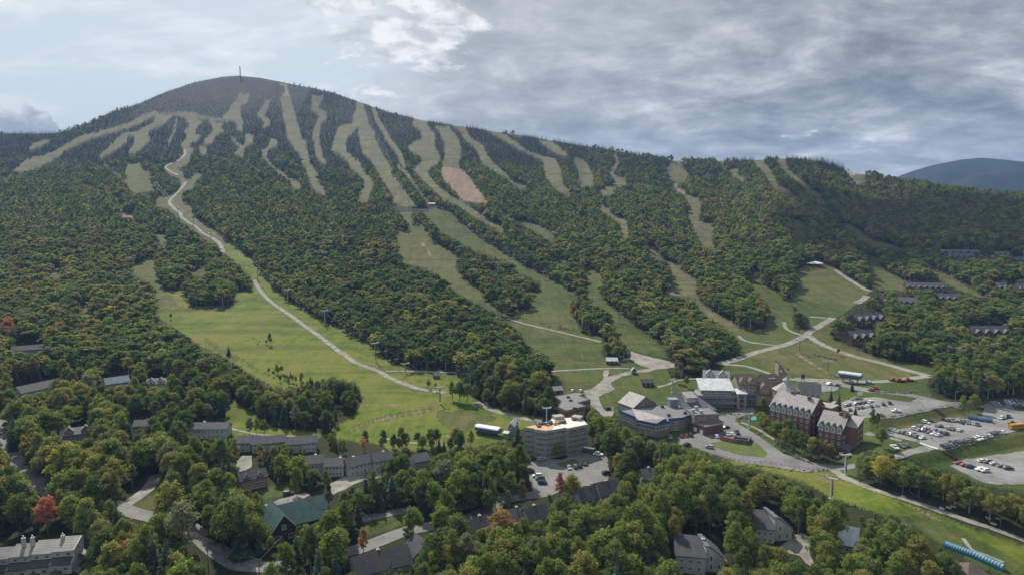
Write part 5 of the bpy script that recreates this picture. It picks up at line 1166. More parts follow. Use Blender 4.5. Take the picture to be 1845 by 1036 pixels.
pool = lot('swimming_pool', pts('P2', '10 690 50 675 100 690 85 715 30 720'), 'teal_pool', cell=2.0, extra=.3)

# ------------------------------------------------------------ vehicles
PAINTS = {'white': (0.72, 0.73, 0.74), 'silver': (0.42, 0.44, 0.46), 'grey': (0.17, 0.18, 0.19), 'black': (0.022, 0.023, 0.026), 'dark blue': (0.035, 0.055, 0.10), 'red': (0.30, 0.022, 0.022), 'maroon': (0.12, 0.03, 0.03), 'green': (0.04, 0.10, 0.08), 'tan': (0.30, 0.26, 0.20), 'blue': (0.04, 0.11, 0.22)}
def car_paint(k):
    n = 'car_' + k.replace(' ', '_')
    if n in MATS: return MATS[n]
    m = bpy.data.materials.new(n); m.use_nodes = True; t = NT(m.node_tree)
    bs = t.n('ShaderNodeBsdfPrincipled', ins={'Base Color': c3(*PAINTS[k]), 'Roughness': .32, 'Coat Weight': .6, 'Coat Roughness': .08, 'Metallic': .2 if k in ('silver', 'grey') else 0.0}); t.n('ShaderNodeOutputMaterial', ins={0: bs.outputs[0]}); MATS[n] = m; return m
mat('lamp_clear', (0.75, 0.75, 0.72), 0.2, 0.05); mat('lamp_red', (0.35, 0.02, 0.02), 0.3, 0.05)
CARM = {}
def body_mesh(kind, paint):
    key = (kind, paint)
    if key in CARM: return CARM[key]
    L, Wd, bh, lo = {'sedan': (4.7, 1.82, .95, .32), 'suv': (4.7, 1.9, 1.1, .38), 'pickup': (5.6, 2.0, 1.15, .45), 'van': (5.2, 2.0, 1.3, .38)}[kind]
    h = Wd / 2
    prof = [(-L / 2, lo + .15), (-L / 2 + .1, lo), (L / 2 - .1, lo), (L / 2, lo + .2), (L / 2 - .05, bh * .82), (L / 2 - 1.25, bh), (-L / 2 + .15, bh + .02), (-L / 2, bh * .85)]
    mb = MB(); mb.extr_y(prof, -h, h); rows = len(mb.v)
    top = {'sedan': (-1.95, -1.2, .35, 1.15, 1.45), 'suv': (-2.25, -1.95, .5, 1.25, 1.72), 'pickup': (-.65, -.5, .75, 1.45, 1.85), 'van': (-2.5, -2.35, 1.0, 1.75, 2.0)}[kind]
    x0, x1, x2, x3, zt = top
    cab = MB(); hi = h - .16
    cab.add([(x0, -h + .04, bh), (x3, -h + .04, bh), (x3, h - .04, bh), (x0, h - .04, bh), (x1, -hi, zt), (x2, -hi, zt), (x2, hi, zt), (x1, hi, zt)], [(0, 1, 5, 4), (1, 2, 6, 5), (2, 3, 7, 6), (3, 0, 4, 7)])
    rf = MB(); rf.add([(x1 - .03, -hi - .02, zt - .02), (x2 + .03, -hi - .02, zt - .02), (x2 + .03, hi + .02, zt - .02), (x1 - .03, hi + .02, zt - .02), (x1 + .05, -hi + .05, zt + .06), (x2 - .05, -hi + .05, zt + .06), (x2 - .05, hi - .05, zt + .06), (x1 + .05, hi - .05, zt + .06)], [(4, 5, 6, 7), (0, 1, 5, 4), (1, 2, 6, 5), (2, 3, 7, 6), (3, 0, 4, 7), (3, 2, 1, 0)])
    if kind == 'pickup': mb.box(-L / 2 + .12, x0 - .08, -h + .12, h - .12, bh + .03, bh + .06)
    for s in (-1, 1):   # pillars
        mb.tube((x0 + .02, s * (h - .05), bh), (x1, s * hi, zt), .06, .05, 4); mb.tube((x3 - .02, s * (h - .05), bh), (x2, s * hi, zt), .05, .05, 4); xm = (x1 + x2) / 2; mb.tube((xm, s * (h - .04), bh), (xm, s * hi, zt), .06, .05, 4)
    wl = MB(); wl.tube((0, -.11, 0), (0, .11, 0), .34, .34, 12, 0); wl.tube((0, -.125, 0), (0, .125, 0), .19, .19, 8, 1)
    if 'wheel' not in CARM: CARM['wheel'] = wl.mesh('wheel', ['tyre', 'galv'])
    lm = MB(); lm.box(-.06, .05, -.2, .2, -.08, .08)
    if 'lampf' not in CARM: CARM['lampf'] = lm.mesh('headlight', 'lamp_clear'); CARM['lampb'] = lm.mesh('tail_light', 'lamp_red')
    rf_v = rf; mb.add(rf_v.v, rf_v.f)
    CARM[key] = (mb.mesh('body', car_paint(paint)), CARM.get((kind, 'g')) or cab.mesh('windows', 'glass'), (L, Wd, bh)); CARM[(kind, 'g')] = CARM[key][1]
    return CARM[key]
def car(px, py, rz, kind, paint, label, group, dz=.0):
    p = P(px, py); p.z += lift(p.y) + dz; bm_, gm, (L, Wd, bh) = body_mesh(kind, paint)
    o = thing('parked_car' if kind != 'pickup' else 'pickup_truck', label, 'car' if kind != 'pickup' else 'truck', p, rz, group)
    # sit square on the slope
    d = Vector((math.cos(rz), math.sin(rz), 0)); f = gz(p.x + d.x * 1.4, p.y + d.y * 1.4) - gz(p.x - d.x * 1.4, p.y - d.y * 1.4); o.rotation_euler = (0, -math.atan2(f, 2.8), rz)
    link('body', bm_, o); link('windows', gm, o)
    for x in (-L * .30, L * .31):
        for y in (-Wd / 2 + .06, Wd / 2 - .06): link('wheel', CARM['wheel'], o, (x, y, .34))
    for y in (-Wd / 2 + .3, Wd / 2 - .3): link('headlight', CARM['lampf'], o, (L / 2 - .02, y, bh * .68)); link('tail_light', CARM['lampb'], o, (-L / 2 + .02, y, bh * .72))
    FOOT.append((p.x, p.y, 3.5)); return o
rc = random.Random(11)
def car_row(reg, s, cols, where, turn=90, group=None, heads=None):
    q = pts(reg, s); w = [P(*a) for a in q]; d = w[-1] - w[0] if len(w) > 1 else Vector((1, 0, 0)); base = math.atan2(d.y, d.x) + R(turn)
    cols = cols.split(); ords = ['first', 'second', 'third', 'fourth', 'fifth', 'sixth', 'seventh', 'eighth', 'ninth', 'tenth', 'eleventh', 'twelfth', 'thirteenth', 'fourteenth', 'fifteenth', 'sixteenth', 'seventeenth', 'eighteenth', 'nineteenth', 'twentieth']
    key = {'w': 'white', 's': 'silver', 'g': 'grey', 'k': 'black', 'b': 'dark blue', 'r': 'red', 'm': 'maroon', 'e': 'green', 't': 'tan', 'u': 'blue'}; kd = {'': 'sedan', 'v': 'suv', 'p': 'pickup', 'n': 'van'}
    for i, (a, c) in enumerate(zip(q, cols)):
        k = kd[c[1:]]; n = {'sedan': 'saloon car', 'suv': 'SUV', 'pickup': 'pickup truck', 'van': 'van'}[k]
        lab = '%s %s, %s from left %s' % (key[c[0]], n, ords[i], where.replace('middle car park', 'middle lot').replace('lowest car park', 'lowest lot').replace('upper car park', 'upper lot')) if len(q) > 1 else '%s %s %s' % (key[c[0]], n, where)
        car(a[0], a[1], base + rc.uniform(-.06, .06) + (math.pi if rc.random() < .35 else 0), k, key[c[0]], lab, group or 'cars parked ' + where)
car_row('P3', '300 550 340 562 385 577 440 590 500 605 545 620 590 637 655 650', 'b s s gv t kv gv w', 'in the near-left row of the middle car park')
car_row('P3', '565 538 620 556 680 566 735 582 790 602 850 618', 'wv s kv m w w', 'in the front double row of the middle car park')
car_row('P3', '640 520 690 538 745 556 795 570 860 584 930 602', 'gv w m gv g kv', 'in the back double row of the middle car park')
car_row('P3', '700 470 770 456', 'wv b', 'at the foot of the upper grass bank'); car_row('P3', '820 504 880 512', 's m', 'standing as a pair in mid car park')
car_row('P3', '965 536 1010 550 1085 560', 'sv k w', 'in the short row right of the middle car park')
car_row('P3', '900 430 960 445 1015 450 1085 437 1155 455 1200 474 1260 484 1305 496', 'kv m gv s g gv s k', 'in the far row of the middle car park'); car_row('P3', '1105 470', 'b', 'just before the far row of the middle car park')
car_row('P3', '915 750 950 740 985 730 1022 718 1058 706 1095 697 1130 690 1168 684 1205 680 1242 672 1280 664 1318 656 1355 648 1392 636 1428 622 1464 610 1500 600 1540 588 1585 584', 'kv k g kv b kv k g k m w wv s g w kv k g w', 'in the long row along the lower grass bank', 78)
car_row('P3', '1575 420 1620 412 1665 402', 'wv s kv', 'by the street junction above the bus', 20); car_row('P3', '1705 478', 'kv', 'parked just behind the school bus', 10)
car_row('P3', '1085 945 1160 970 1220 990', 'r r kv', 'at the left corner of the lowest car park', 60); car_row('P3', '1360 920 1415 930 1505 955 1580 980 1660 1005', 'w gv s g kv', 'in the back row of the lowest car park', 60); car_row('P3', '1330 1020 1385 1034', 'wv wv', 'in the front pair of the lowest car park', 60)
car_row('P3', '335 762 415 742 470 735', 'wp g g', 'on the side lot below the hotel', 70)
car_row('P3', '1480 250 1530 245 1580 240 1650 228 1690 224 1740 216 1790 210 1840 204', 'g s k w s g b k', 'in the back row against the right-hand wood'); car_row('P3', '1740 282 1800 282 1845 286', 'k kv g', 'on the far right lot by the grass', 80)
car_row('P2', '1110 608 1200 588 1245 584 1290 570 1345 570 1400 556 1470 545 1540 532', 'k g k w k s kv kv', 'in the row on the upper car park', 75); car_row('P2', '1060 560 1110 552 1160 545 1215 535 1270 526 1330 518', 's k w gv b w', 'in the back row of the upper car park', 75); car_row('P2', '1160 490 1210 490', 'wp g', 'at the back edge of the upper car park', 20); car_row('P2', '1610 622', 'wp', 'parked alone on the upper car park near the bank', 10); car_row('P2', '1430 668', 'tp', 'at the front edge of the upper car park', 0); car_row('P2', '940 535', 'w', 'beside the tall spruce behind the hotel', 20)
car_row('P2', '875 325 960 336', 'wv m', 'on the small lot by the work road', 40); car_row('P1', '720 912 840 896 892 890 942 884', 'gv b r kv', 'backed against the base lodge', 60); car_row('P1', '905 992', 'kv', 'at the edge of the lodge lot near the trees', 30); car_row('P1', '1330 800', 'k', 'beside the loading dock', 20); car_row('P1', '1225 898 1345 876 1390 872 1450 856', 'w sv w kp', 'by the stone bin enclosure', 60); car_row('P1', '1145 1018', 'sv', 'driving round the grassy island', 150)
car_row('F', '915 792 935 778 965 784', 'k r g', 'in the trees at the hotel end', 60); car_row('P1', '35 598', 'kv', 'on the gravel yard left of the lodge', 20)
car_row('P4', '825 848', 'sv', 'outside the condominium entrance', 30); car_row('P4', '1150 755', 'kv', 'in the shade of the condominium', 20); car_row('P4', '1450 795', 'wp', 'hitched in front of the black trailer', -25); car_row('P4', '1130 938 1195 928 1245 918 1305 890', 's gv kv kp', 'along the grass island by the condominium', 60); car_row('P4', '700 985', 'k', 'at the left edge of the condominium lot', 30); car_row('H', '1095 503 1110 518 1122 540', 'wv ev kv', 'behind the red maple on the condominium lot', 80); car_row('H', '1465 488', 'kv', 'at the right edge of the condominium lot', 30); car_row('G', '1545 598', 'kv', 'on the gravel beside the green-roofed lodge', 20); car_row('P4', '1255 92 1165 92', 'w w', 'behind the flat-roofed workshop', 70)
def trailer():
    p = P(*zp('P4', [(1350, 768)])[0]); o = thing('box_trailer', 'black box trailer with white roof behind a white pickup', 'trailer', (p.x, p.y, p.z + .15), R(-28))
    MB().box(-3, 3, -1.1, 1.1, .5, 2.7).build('body', 'dark_metal', o); MB().box(-3.05, 3.05, -1.15, 1.15, 2.71, 2.85).build('roof', 'paint_white', o); MB().tube((3, 0, .55), (4.4, 0, .5), .08).build('drawbar', 'galv', o)
    for y in (-1.1, 1.1): link('wheel', CARM['wheel'], o, (-.4, y, .34)); link('wheel', CARM['wheel'], o, (.5, y, .34))
trailer()
def bus():
    mat('bus_yellow', (0.55, 0.25, 0.02), 0.4, 0.06); p = P(*zp('P3', [(1760, 535)])[0]); o = thing('school_bus', 'yellow school bus at the right edge of the middle car park', 'bus', (p.x, p.y, p.z + .15), R(14))
    mb = MB(); mb.extr_x([(-1.25, .6), (1.25, .6), (1.25, 2.6), (.9, 3.05), (-.9, 3.05), (-1.25, 2.6)], -5, 3.6); mb.build('body', 'bus_yellow', o)
    MB().extr_x([(-1.1, .6), (1.1, .6), (1.05, 1.6), (-1.05, 1.6)], 3.6, 5.0).build('bonnet', 'bus_yellow', o)
    for s in (-1, 1):
        for k in range(9): MB().box(-.36, .36, -.03, .03, 0, .75).build('window', 'glass', o, (-4.4 + k * .88, s * 1.26, 1.75))
        MB().box(-5, 3.6, -.02, .02, 0, .1).build('rub_rail', 'tyre', o, (0, s * 1.27, 1.3))
        for x in (-3, 3.9): w = link('wheel', CARM['wheel'], o, (x, s * 1.1, .5)); w.scale = (1.45, 1.3, 1.45)
    MB().box(3.58, 3.64, -1.05, 1.05, 1.8, 2.7).build('windscreen', 'glass', o)
bus()
def snowcat(q, c, lab, rz=.3):
    nm = 'cat_' + c; mat('cat_orange', (0.50, 0.16, 0.015), 0.45, 0.08); mat('cat_red', (0.32, 0.03, 0.03), 0.45, 0.08); p = P(*q); o = thing('snow_groomer', lab, 'snow groomer', (p.x, p.y, p.z + .15), rz, 'groomers parked on the work road')
    for s in (-1, 1):
        mb = MB(); mb.extr_y([(-2.6, .5), (-2.2, .0), (2.2, .0), (2.6, .5), (2.2, .95), (-2.2, .95)], s * 1.2 - .45 if s > 0 else -1.65, s * 1.65 if s > 0 else -.75); mb.build('track', 'tyre', o)
    MB().box(-2.3, 1.2, -1.1, 1.1, .97, 1.7).build('body', nm, o); mb = MB(); mb.extr_y([(.2, 1.72), (2.0, 1.72), (1.6, 3.0), (.3, 3.0)], -1.1, 1.1); cb = mb.build('cab', nm, o)
    MB().add([(2.01, -1.0, 1.8), (2.01, 1.0, 1.8), (1.64, 1.0, 2.9), (1.64, -1.0, 2.9)], [(0, 1, 2, 3)]).build('windscreen', 'glass', cb)
    for s in (-1, 1): MB().box(.45, 1.5, s * 1.11 - .01, s * 1.11 + .01, 1.95, 2.8).build('window', 'glass', cb)
    MB().extr_y([(2.9, .1), (3.3, 0), (3.3, 1.3), (3.0, 1.4)], -2.3, 2.3).build('blade', 'dark_metal', o); MB().box(-3.6, -2.6, -2.2, 2.2, .2, .9).build('tiller', 'dark_metal', o)
for q, c, l in (((1595, 285), 'orange', 'left-hand orange snow groomer on the work road by the wood'), ((1665, 292), 'orange', 'middle orange snow groomer on the work road by the wood'), ((1752, 284), 'orange', 'right-hand orange snow groomer nearest the wood')): snowcat(zp('P2', [q])[0], c, l, R(170))
snowcat(zp('P3', [(95, 92)])[0], 'red', 'red groomer parked at the rock wall on the upper street', R(20))

# stone bin enclosure on the island, boats of stacked blue matting in the car park
def enclosure():
    a, ang, L = site(*zp('P1', [(1395, 960), (1575, 985)]), 0); root = thing('stone_enclosure', 'dark stone bin enclosure at the top of the grassy island', 'enclosure', a, ang)
    for i, (x0, x1, y0, y1) in enumerate(((0, L, 0, .6), (0, .6, .6, 9), (L - .6, L, .6, 9))): MB().box(x0, x1, y0, y1, -1, 2.6).build('wall', 'rock', root)
    MB().box(.8, L - .8, 5, 8.5, 0, 2.2).build('container', 'dark_metal', root)
    a, ang, L = site(*zp('P1', [(1262, 930), (1450, 975)]), 0); root = thing('waste_container', 'long rust-brown open waste container beside the stone enclosure', 'container', a, ang)
    mb = MB(); mb.box(0, L, 0, .12, 0, 1.7); mb.box(0, L, 2.3, 2.42, 0, 1.7); mb.box(0, .12, .12, 2.3, 0, 1.7); mb.box(L - .12, L, .12, 2.3, 0, 1.7); mb.box(0, L, 0, 2.4, -.3, .1); mb.build('body', 'rust_sheath', root)
    for i in range(7): MB().box(-.07, .07, -.08, 0, .1, 1.6).build('rib', 'rust_sheath', root, (L * (i + .5) / 7, 0, 0))
enclosure()
for i, q in enumerate(((1262, 425), (1325, 435), (1392, 450))):
    p = P(*zp('P3', [q])[0]); o = thing('covered_trailer', '%s of three trailers under blue tarpaulin beside the tree' % ('left-hand', 'middle', 'right-hand')[i], 'trailer', (p.x, p.y, p.z + .15), R(-24))
    MB().extr_x([(-1.2, .5), (1.2, .5), (1.15, 1.6), (.5, 2.2), (-.5, 2.1), (-1.15, 1.5)], -3.4, 3.4).build('tarpaulin', car_paint('blue'), o)
    for x in (-.6, .4):
        for y in (-1.1, 1.1): link('wheel', CARM['wheel'], o, (x, y, .34))

# ------------------------------------------------------------ ski lifts
TOW = {}
def tower(q, top, ang, lab, group, style='T', dark=False):
    p = P(*q); h = max(5.0, (q[1] - top) / (F / p.y) * 1.02); o = thing('lift_tower', lab, 'lift tower', p, ang, group)
    m = 'galv' if not dark else 'dark_metal'; rb = .34 if style != 'W' else .42
    MB().tube((0, 0, -1.5), (0, 0, h), rb, rb * .72, 9).build('pole', 'pale_metal' if style == 'W' else m, o)
    MB().box(-.8, .8, -.8, .8, -1.5, .25).build('footing', 'concrete', o)
    w = 3.0 if style == 'T' else 2.4
    mb = MB(); mb.box(-.28, .28, -w, w, h - .25, h + .3); mb.build('crossarm', 'pale_metal' if style == 'W' else m, o)
    for s in (-1, 1):
        mb = MB(); mb.box(-1.7, 1.7, s * w - .12, s * w + .12, h + .28, h + .55)
        for k in range(5): mb.tube((-1.4 + .7 * k, s * w - .16, h + .62), (-1.4 + .7 * k, s * w + .16, h + .62), .24, .24, 8)
        mb.build('sheave_train', m, o)
    MB().box(-.1, .1, rb, rb + .35, 1.5, h - .5).build('ladder', 'dark_metal', o)
    return Vector((p.x, p.y, p.z + h + .85)), w, o
def cable(name, a, b, r, sag, label, cat='cable', group=None, n=8):
    mb = MB(); pl = [a.lerp(b, i / n) - Vector((0, 0, sag * 4 * (i / n) * (1 - i / n))) for i in range(n + 1)]
    for p, q in zip(pl[:-1], pl[1:]): mb.tube(p, q, r, r, 4)
    o = mb.build(name, 'dark_metal', None); tag(o, label, cat, group); return pl
CH = None
def chair(p, ang, lab, group):
    global CH
    if CH is None:
        o = thing('lift_chair', lab, 'lift chair', p, ang, group)
        MB().tube((0, 0, 0), (.25, 0, -2.2), .06, .06, 5).build('hanger', 'dark_metal', o); MB().box(-.25, .25, -.85, .85, -2.75, -2.66).build('seat', 'galv', o)
        MB().box(-.32, -.26, -.85, .85, -2.6, -2.2).build('backrest', 'galv', o); mb = MB(); mb.tube((.25, -1.1, -2.2), (.25, 1.1, -2.2), .05); [mb.tube((.25, s, -2.2), (.1, s, -2.65), .05) for s in (-1.1, 1.1)]; mb.build('frame', 'galv', o); CH = o
    else: dup(CH, p, ang, lab, group)
def lift_line(tw, where, style='T', chairs=(), dark=False, wire=True):
    g = [P(t[0], t[1]) for t in tw]; prev = None
    for i, t in enumerate(tw):
        d = g[min(i + 1, len(g) - 1)] - g[max(i - 1, 0)]; ang = math.atan2(d.y, d.x)
        top, w, o = tower((t[0], t[1]), t[2], ang, 'grey lift tower %s from the top %s' % (('first', 'second', 'third', 'fourth', 'fifth', 'sixth', 'seventh', 'eighth', 'ninth', 'tenth', 'eleventh', 'twelfth')[i], where), 'lift towers ' + where, style, dark)
        s = Vector((-math.sin(ang), math.cos(ang), 0)) * w; ends = (top - s, top + s)
        if prev and wire:
            for k in (0, 1):
                pl = cable('haul_rope', prev[k], ends[k], .035 + .00004 * g[i].y, 1.2, 'thin steel haul rope %s' % where, 'cable', 'haul ropes ' + where)
                if i in chairs:
                    for j in (2, 5): chair(pl[j], ang, 'empty lift chair hanging from the rope %s' % where, 'chairs ' + where)
        prev = ends
lift_line([(279, 343, 329.5), (320, 386, 376), (348, 405, 394), (380, 435, 421), (464, 504, 483), (518.6, 543, 522), (585, 587, 560), (676, 651, 618), (730, 672, 655), (792, 727, 697)], 'on the lift beside the long gravel road', 'T', (4, 5, 6, 7, 8, 9))
lift_line([(797, 383, 375), (819, 399, 391), (840, 417, 408), (867, 436, 425.5), (888, 450, 439), (916, 466, 454), (945.5, 482, 471), (979, 503, 490), (1021.5, 529, 513.5), (1066.5, 552, 537), (1114.5, 580, 564), (1169.5, 616, 598)], 'on the central T-tower line', 'T')
lift_line([(1012, 433, 421), (1163.7, 506, 495), (1331, 586, 563), (1439.5, 636, 613), (1490, 672, 650)], 'on the right-hand lift to the blue station', 'T', dark=False)
lift_line([(912, 640, 620), (984.7, 770, 734)], 'between the central wood and the condominium', 'W', wire=False)
lift_line([(1210.6, 707, 684), (1349.4, 772, 745), (1522.5, 855, 818), (1497, 898, 860)], 'of white poles through the village', 'W', wire=False)
lift_line([(650, 190, 182), (664, 222, 213), (682, 262, 252), (703, 305, 295), (722, 345, 335), (738, 374, 365)], 'up the straight summit cut', 'T', wire=True)
# empty chairs parked below the ski run, bottom right
for i, q in enumerate(((795, 520), (815, 512), (1190, 612), (1222, 605), (1420, 665), (1455, 660), (1480, 655), (1660, 715), (1710, 718), (1685, 745))):
    p = P(*zp('K', [q])[0]); chair(Vector((p.x, p.y, p.z + 4.2)), .6, 'empty lift chair low over the ski run, bottom right', 'chairs low over the bottom right run')
pa, pb = P(*zp('K', [(780, 515)])[0]), P(*zp('K', [(1760, 745)])[0]); cable('haul_rope', pa + Vector((0, 0, 4.3)), pb + Vector((0, 0, 4.3)), .05, .4, 'thin rope of the beginner lift above the ski run, bottom right')

# ------------------------------------------------------------ poles, wires, lamps, fences
def pole(q, top, lab, rz=0.6, arms=1):
    p = P(*q); h = (q[1] - top) / (F / p.y) * 1.02; o = thing('utility_pole', lab, 'utility pole', p, rz, 'utility poles along the village street')
    MB().tube((0, 0, -1.5), (0, 0, h), .19, .13, 8).build('pole', 'wood_pole', o)
    for k in range(arms): MB().box(-1.3, 1.3, -.07, .07, h - .7 - k, h - .52 - k).build('crossarm', 'wood_pole', o)
    for x in (-1.1, 0, 1.1): MB().tube((x, 0, h - .5), (x, 0, h - .2), .07, .05, 6).build('insulator', 'concrete', o)
    return Vector((p.x, p.y, p.z + h - .2)), rz
PL = [pole((131, 906, ), 871, 'utility pole at the upper bend of the village street, far left', R(50)), pole((188, 930), 888, 'second utility pole down the village street', R(50)), pole((282, 962), 921, 'utility pole by the grassy corner of the driveway', R(50)), pole((376, 1033), 969, 'tall utility pole in the street junction at bottom left', R(50)), pole((467, 1034), 1006, 'short utility pole beside the street at bottom centre', R(20), 2)]
for (a, ra), (b, rb) in zip(PL[:-1], PL[1:]):
    for x in (-1.1, 0, 1.1):
        o1 = Vector((math.cos(ra), math.sin(ra), 0)) * x; o2 = Vector((math.cos(rb), math.sin(rb), 0)) * x; cable('power_line', a + o1, b + o2, .05, .8, 'sagging power line along the village street', 'wire', 'power lines along the village street')
e = P(540, 955); cable('power_line', PL[4][0], e + Vector((0, 0, 6)), .03, .5, 'power line running to the green-roofed lodge', 'wire'); cable('power_line', PL[2][0], P(340, 905) + Vector((0, 0, 7)), .03, .5, 'power line running to the rose-brown townhouse', 'wire')
for q, t_, l in (((218, 890), 845, 'bare pole standing in the wood left of the driveway'), ((239, 884), 854, 'second bare pole beside the gravel driveway')): pole(q, t_, l, .3, 0)
def lamp(q, top, lab):
    p = P(*q); h = max(5, (q[1] - top) / (F / p.y)); o = thing('street_lamp', lab, 'street lamp', p, 0, 'lamps round the car parks')
    MB().tube((0, 0, -.6), (0, 0, h), .11, .07, 7).build('post', 'galv', o); MB().tube((0, 0, h), (1.1, 0, h + .15), .05, .05, 6).build('arm', 'galv', o); MB().box(.8, 1.5, -.16, .16, h + .1, h + .26).build('lamp_head', 'pale_metal', o)
for r_, q, t_, l in (('P3', (1040, 265), 92, 'tall lamp post at the street edge beside the rounded tree'), ('P3', (708, 885), 750, 'lamp post on the grass bank below the crossing'), ('P3', (640, 300), 275, 'short lamp post at the top of the upper bank'), ('P3', (860, 775), 712, 'lamp post at the head of the lower steps'), ('P4', (1232, 840), 720, 'lamp post on the condominium lot'), ('P2', (845, 420), 350, 'lamp post on the lot behind the grey annex')):
    a, b = zp(r_, [q, (0, t_)]); lamp(a, b[1], l)
# blue banner sign and white sign by the upper car park
for r_, q, m, l, w, h in (('P2', (588, 290), 'blue_trim', 'blue banner sign beside the work road behind the rotunda', 2.6, 5.5), ('P2', (1072, 268), 'blue_trim', 'small blue sign at the foot of the lift station', 2.2, 4.5), ('P2', (1215, 462), 'paint_white', 'white sign board at the back of the upper car park', 3.0, 3.6)):
    p = P(*zp(r_, [q])[0]); o = thing('sign_board', l, 'sign', p, 0); MB().box(-w / 2, w / 2, -.08, .08, h * .4, h).build('panel', m, o)
    for x in (-w * .4, w * .4): MB().tube((x, 0, -.4), (x, 0, h * .4), .1).build('post', 'dark_metal', o)
# stairs on the car-park banks, crossing stripes
def stairs(A, B, lab, w=2.4):
    a, b = P(*A), P(*B); d = b - a; ang = math.atan2(d.y, d.x); L = math.hypot(d.x, d.y); o = thing('bank_stairs', lab, 'stairs', a, ang); n = 14
    for i in range(n): 
        x = L * i / n; q = a + d * ((i + .5) / n); MB().box(x, x + L / n + .1, -w / 2, w / 2, gz(q.x, q.y) - a.z - .3, gz(q.x, q.y) - a.z + .28).build('step', 'wood_dark', o)
    for s in (-1, 1):
        mb = MB()
        for i in range(n): p0 = a + d * (i / n); p1 = a + d * ((i + 1) / n); mb.tube((L * i / n, s * w / 2, gz(p0.x, p0.y) - a.z + 1.2), (L * (i + 1) / n, s * w / 2, gz(p1.x, p1.y) - a.z + 1.2), .06); mb.tube((L * i / n, s * w / 2, gz(p0.x, p0.y) - a.z), (L * i / n, s * w / 2, gz(p0.x, p0.y) - a.z + 1.2), .05)
        mb.build('handrail', 'dark_metal', o)
stairs(*zp('P3', [(800, 300), (935, 395)]), 'dark timber stairs down the upper grass bank'); stairs(*zp('P3', [(890, 790), (1080, 890)]), 'dark timber stairs down the lower grass bank')
for i in range(9):
    q = zp('P3', [(640 + i * 24, 700 + i * 8), (655 + i * 24, 705 + i * 8)]); p = P(*q[0]); o = MB().box(-.25, .25, -1.3, 1.3, 0, .012).build('crossing_stripe', 'paint_white', None, (p.x, p.y, gz(p.x, p.y) + lift(p.y) + .02), R(-20)); o['kind'] = 'structure'
# post-and-rail fences
def fence(reg, s, n, lab):
    c = catmull(pts(reg, s), 6); w = [P(*c[int(i / n * (len(c) - 1))]) for i in range(n + 1)]; o = thing('post_fence', lab, 'fence', w[0], 0)
    for p in w: q = p - w[0]; MB().tube((q.x, q.y, q.z - .4), (q.x, q.y, q.z + 1.3), .1, .09, 6).build('post', 'wood_brown', o)
    for p, q in zip(w[:-1], w[1:]):
        for z in (.55, 1.05): MB().tube(tuple(p - w[0] + Vector((0, 0, z))), tuple(q - w[0] + Vector((0, 0, z))), .05, .05, 4).build('rail', 'wood_brown', o)
fence('H', '195 790 260 765 330 735 400 715 470 705', 14, 'timber post fence along the grass strip by the lower street'); fence('F', '300 778 420 806 580 822 720 842 860 856', 18, 'timber post fence along the lower hotel drive')
# ------------------------------------------------------------ people on the roof and by the crossing
def person_mesh(top, leg):
    nm = 'person_%s' % top
    me = bpy.data.meshes.new(nm); v = [(0, 0, .95), (0, 0, 1.2), (0, 0, 1.45), (0, 0, 1.56), (0, .02, 1.68), (.1, 0, .9), (.12, .05, .5), (.12, 0, .05), (-.1, 0, .9), (-.12, -.08, .5), (-.12, -.12, .05), (.2, 0, 1.42), (.27, .05, 1.15), (.24, .18, .95), (-.2, 0, 1.42), (-.27, .02, 1.15), (-.25, .16, .97), (.12, .14, .03), (-.12, .02, .03)]
    e = [(0, 1), (1, 2), (2, 3), (3, 4), (0, 5), (5, 6), (6, 7), (0, 8), (8, 9), (9, 10), (2, 11), (11, 12), (12, 13), (2, 14), (14, 15), (15, 16), (7, 17), (10, 18)]
    rad = [.15, .15, .16, .06, .115, .1, .075, .05, .1, .075, .05, .075, .055, .045, .075, .055, .045, .05, .05]
    me.from_pydata(v, e, []); ob = bpy.data.objects.new(nm, me); COL.objects.link(ob); ob.modifiers.new('skin', 'SKIN'); ob.modifiers.new('sub', 'SUBSURF').levels = 1
    for i, r_ in enumerate(rad): me.skin_vertices[0].data[i].radius = (r_, r_ * .85)
    me.skin_vertices[0].data[0].use_root = True
    dg = bpy.context.evaluated_depsgraph_get(); m2 = bpy.data.meshes.new_from_object(ob.evaluated_get(dg)); bpy.data.objects.remove(ob)
    mat('cloth_' + top, {'orange': (.5, .16, .03), 'dark': (.03, .03, .04), 'blue': (.05, .10, .2), 'white': (.6, .6, .58), 'red': (.35, .04, .04)}[top], .9, .1); mat('cloth_' + leg, (.03, .03, .05) if leg == 'dark' else (.12, .13, .16), .9, .1); mat('skin', (.45, .28, .2), .7, .05)
    m2.materials.clear(); [m2.materials.append(MATS[q]) for q in ('cloth_' + top, 'cloth_' + leg, 'skin')]
    for p in m2.polygons: p.material_index = 2 if p.center.z > 1.54 else (1 if p.center.z < .93 and abs(p.center.x) < .2 else 0); p.use_smooth = True
    return m2
PM = {k: person_mesh(k, 'dark') for k in ('orange', 'dark', 'blue', 'white', 'red')}
def person(p, c, lab, grp=None):
    o = link('person', PM[c], None, p, rc.uniform(0, 6)); tag(o, lab, 'person', grp)
for i, (q, c) in enumerate((((765, 470), 'dark'), ((795, 462), 'dark'), ((830, 455), 'dark'), ((920, 435), 'dark'), ((1185, 385), 'orange'), ((1010, 462), 'blue'), ((880, 470), 'dark'))):
    p = P(*zp('P4', [q])[0], 14.7); person((p.x, p.y, CONDO_Z + 14.74), c, 'worker in %s clothing standing on the torn-up condominium roof' % c, 'workers on the condominium roof')
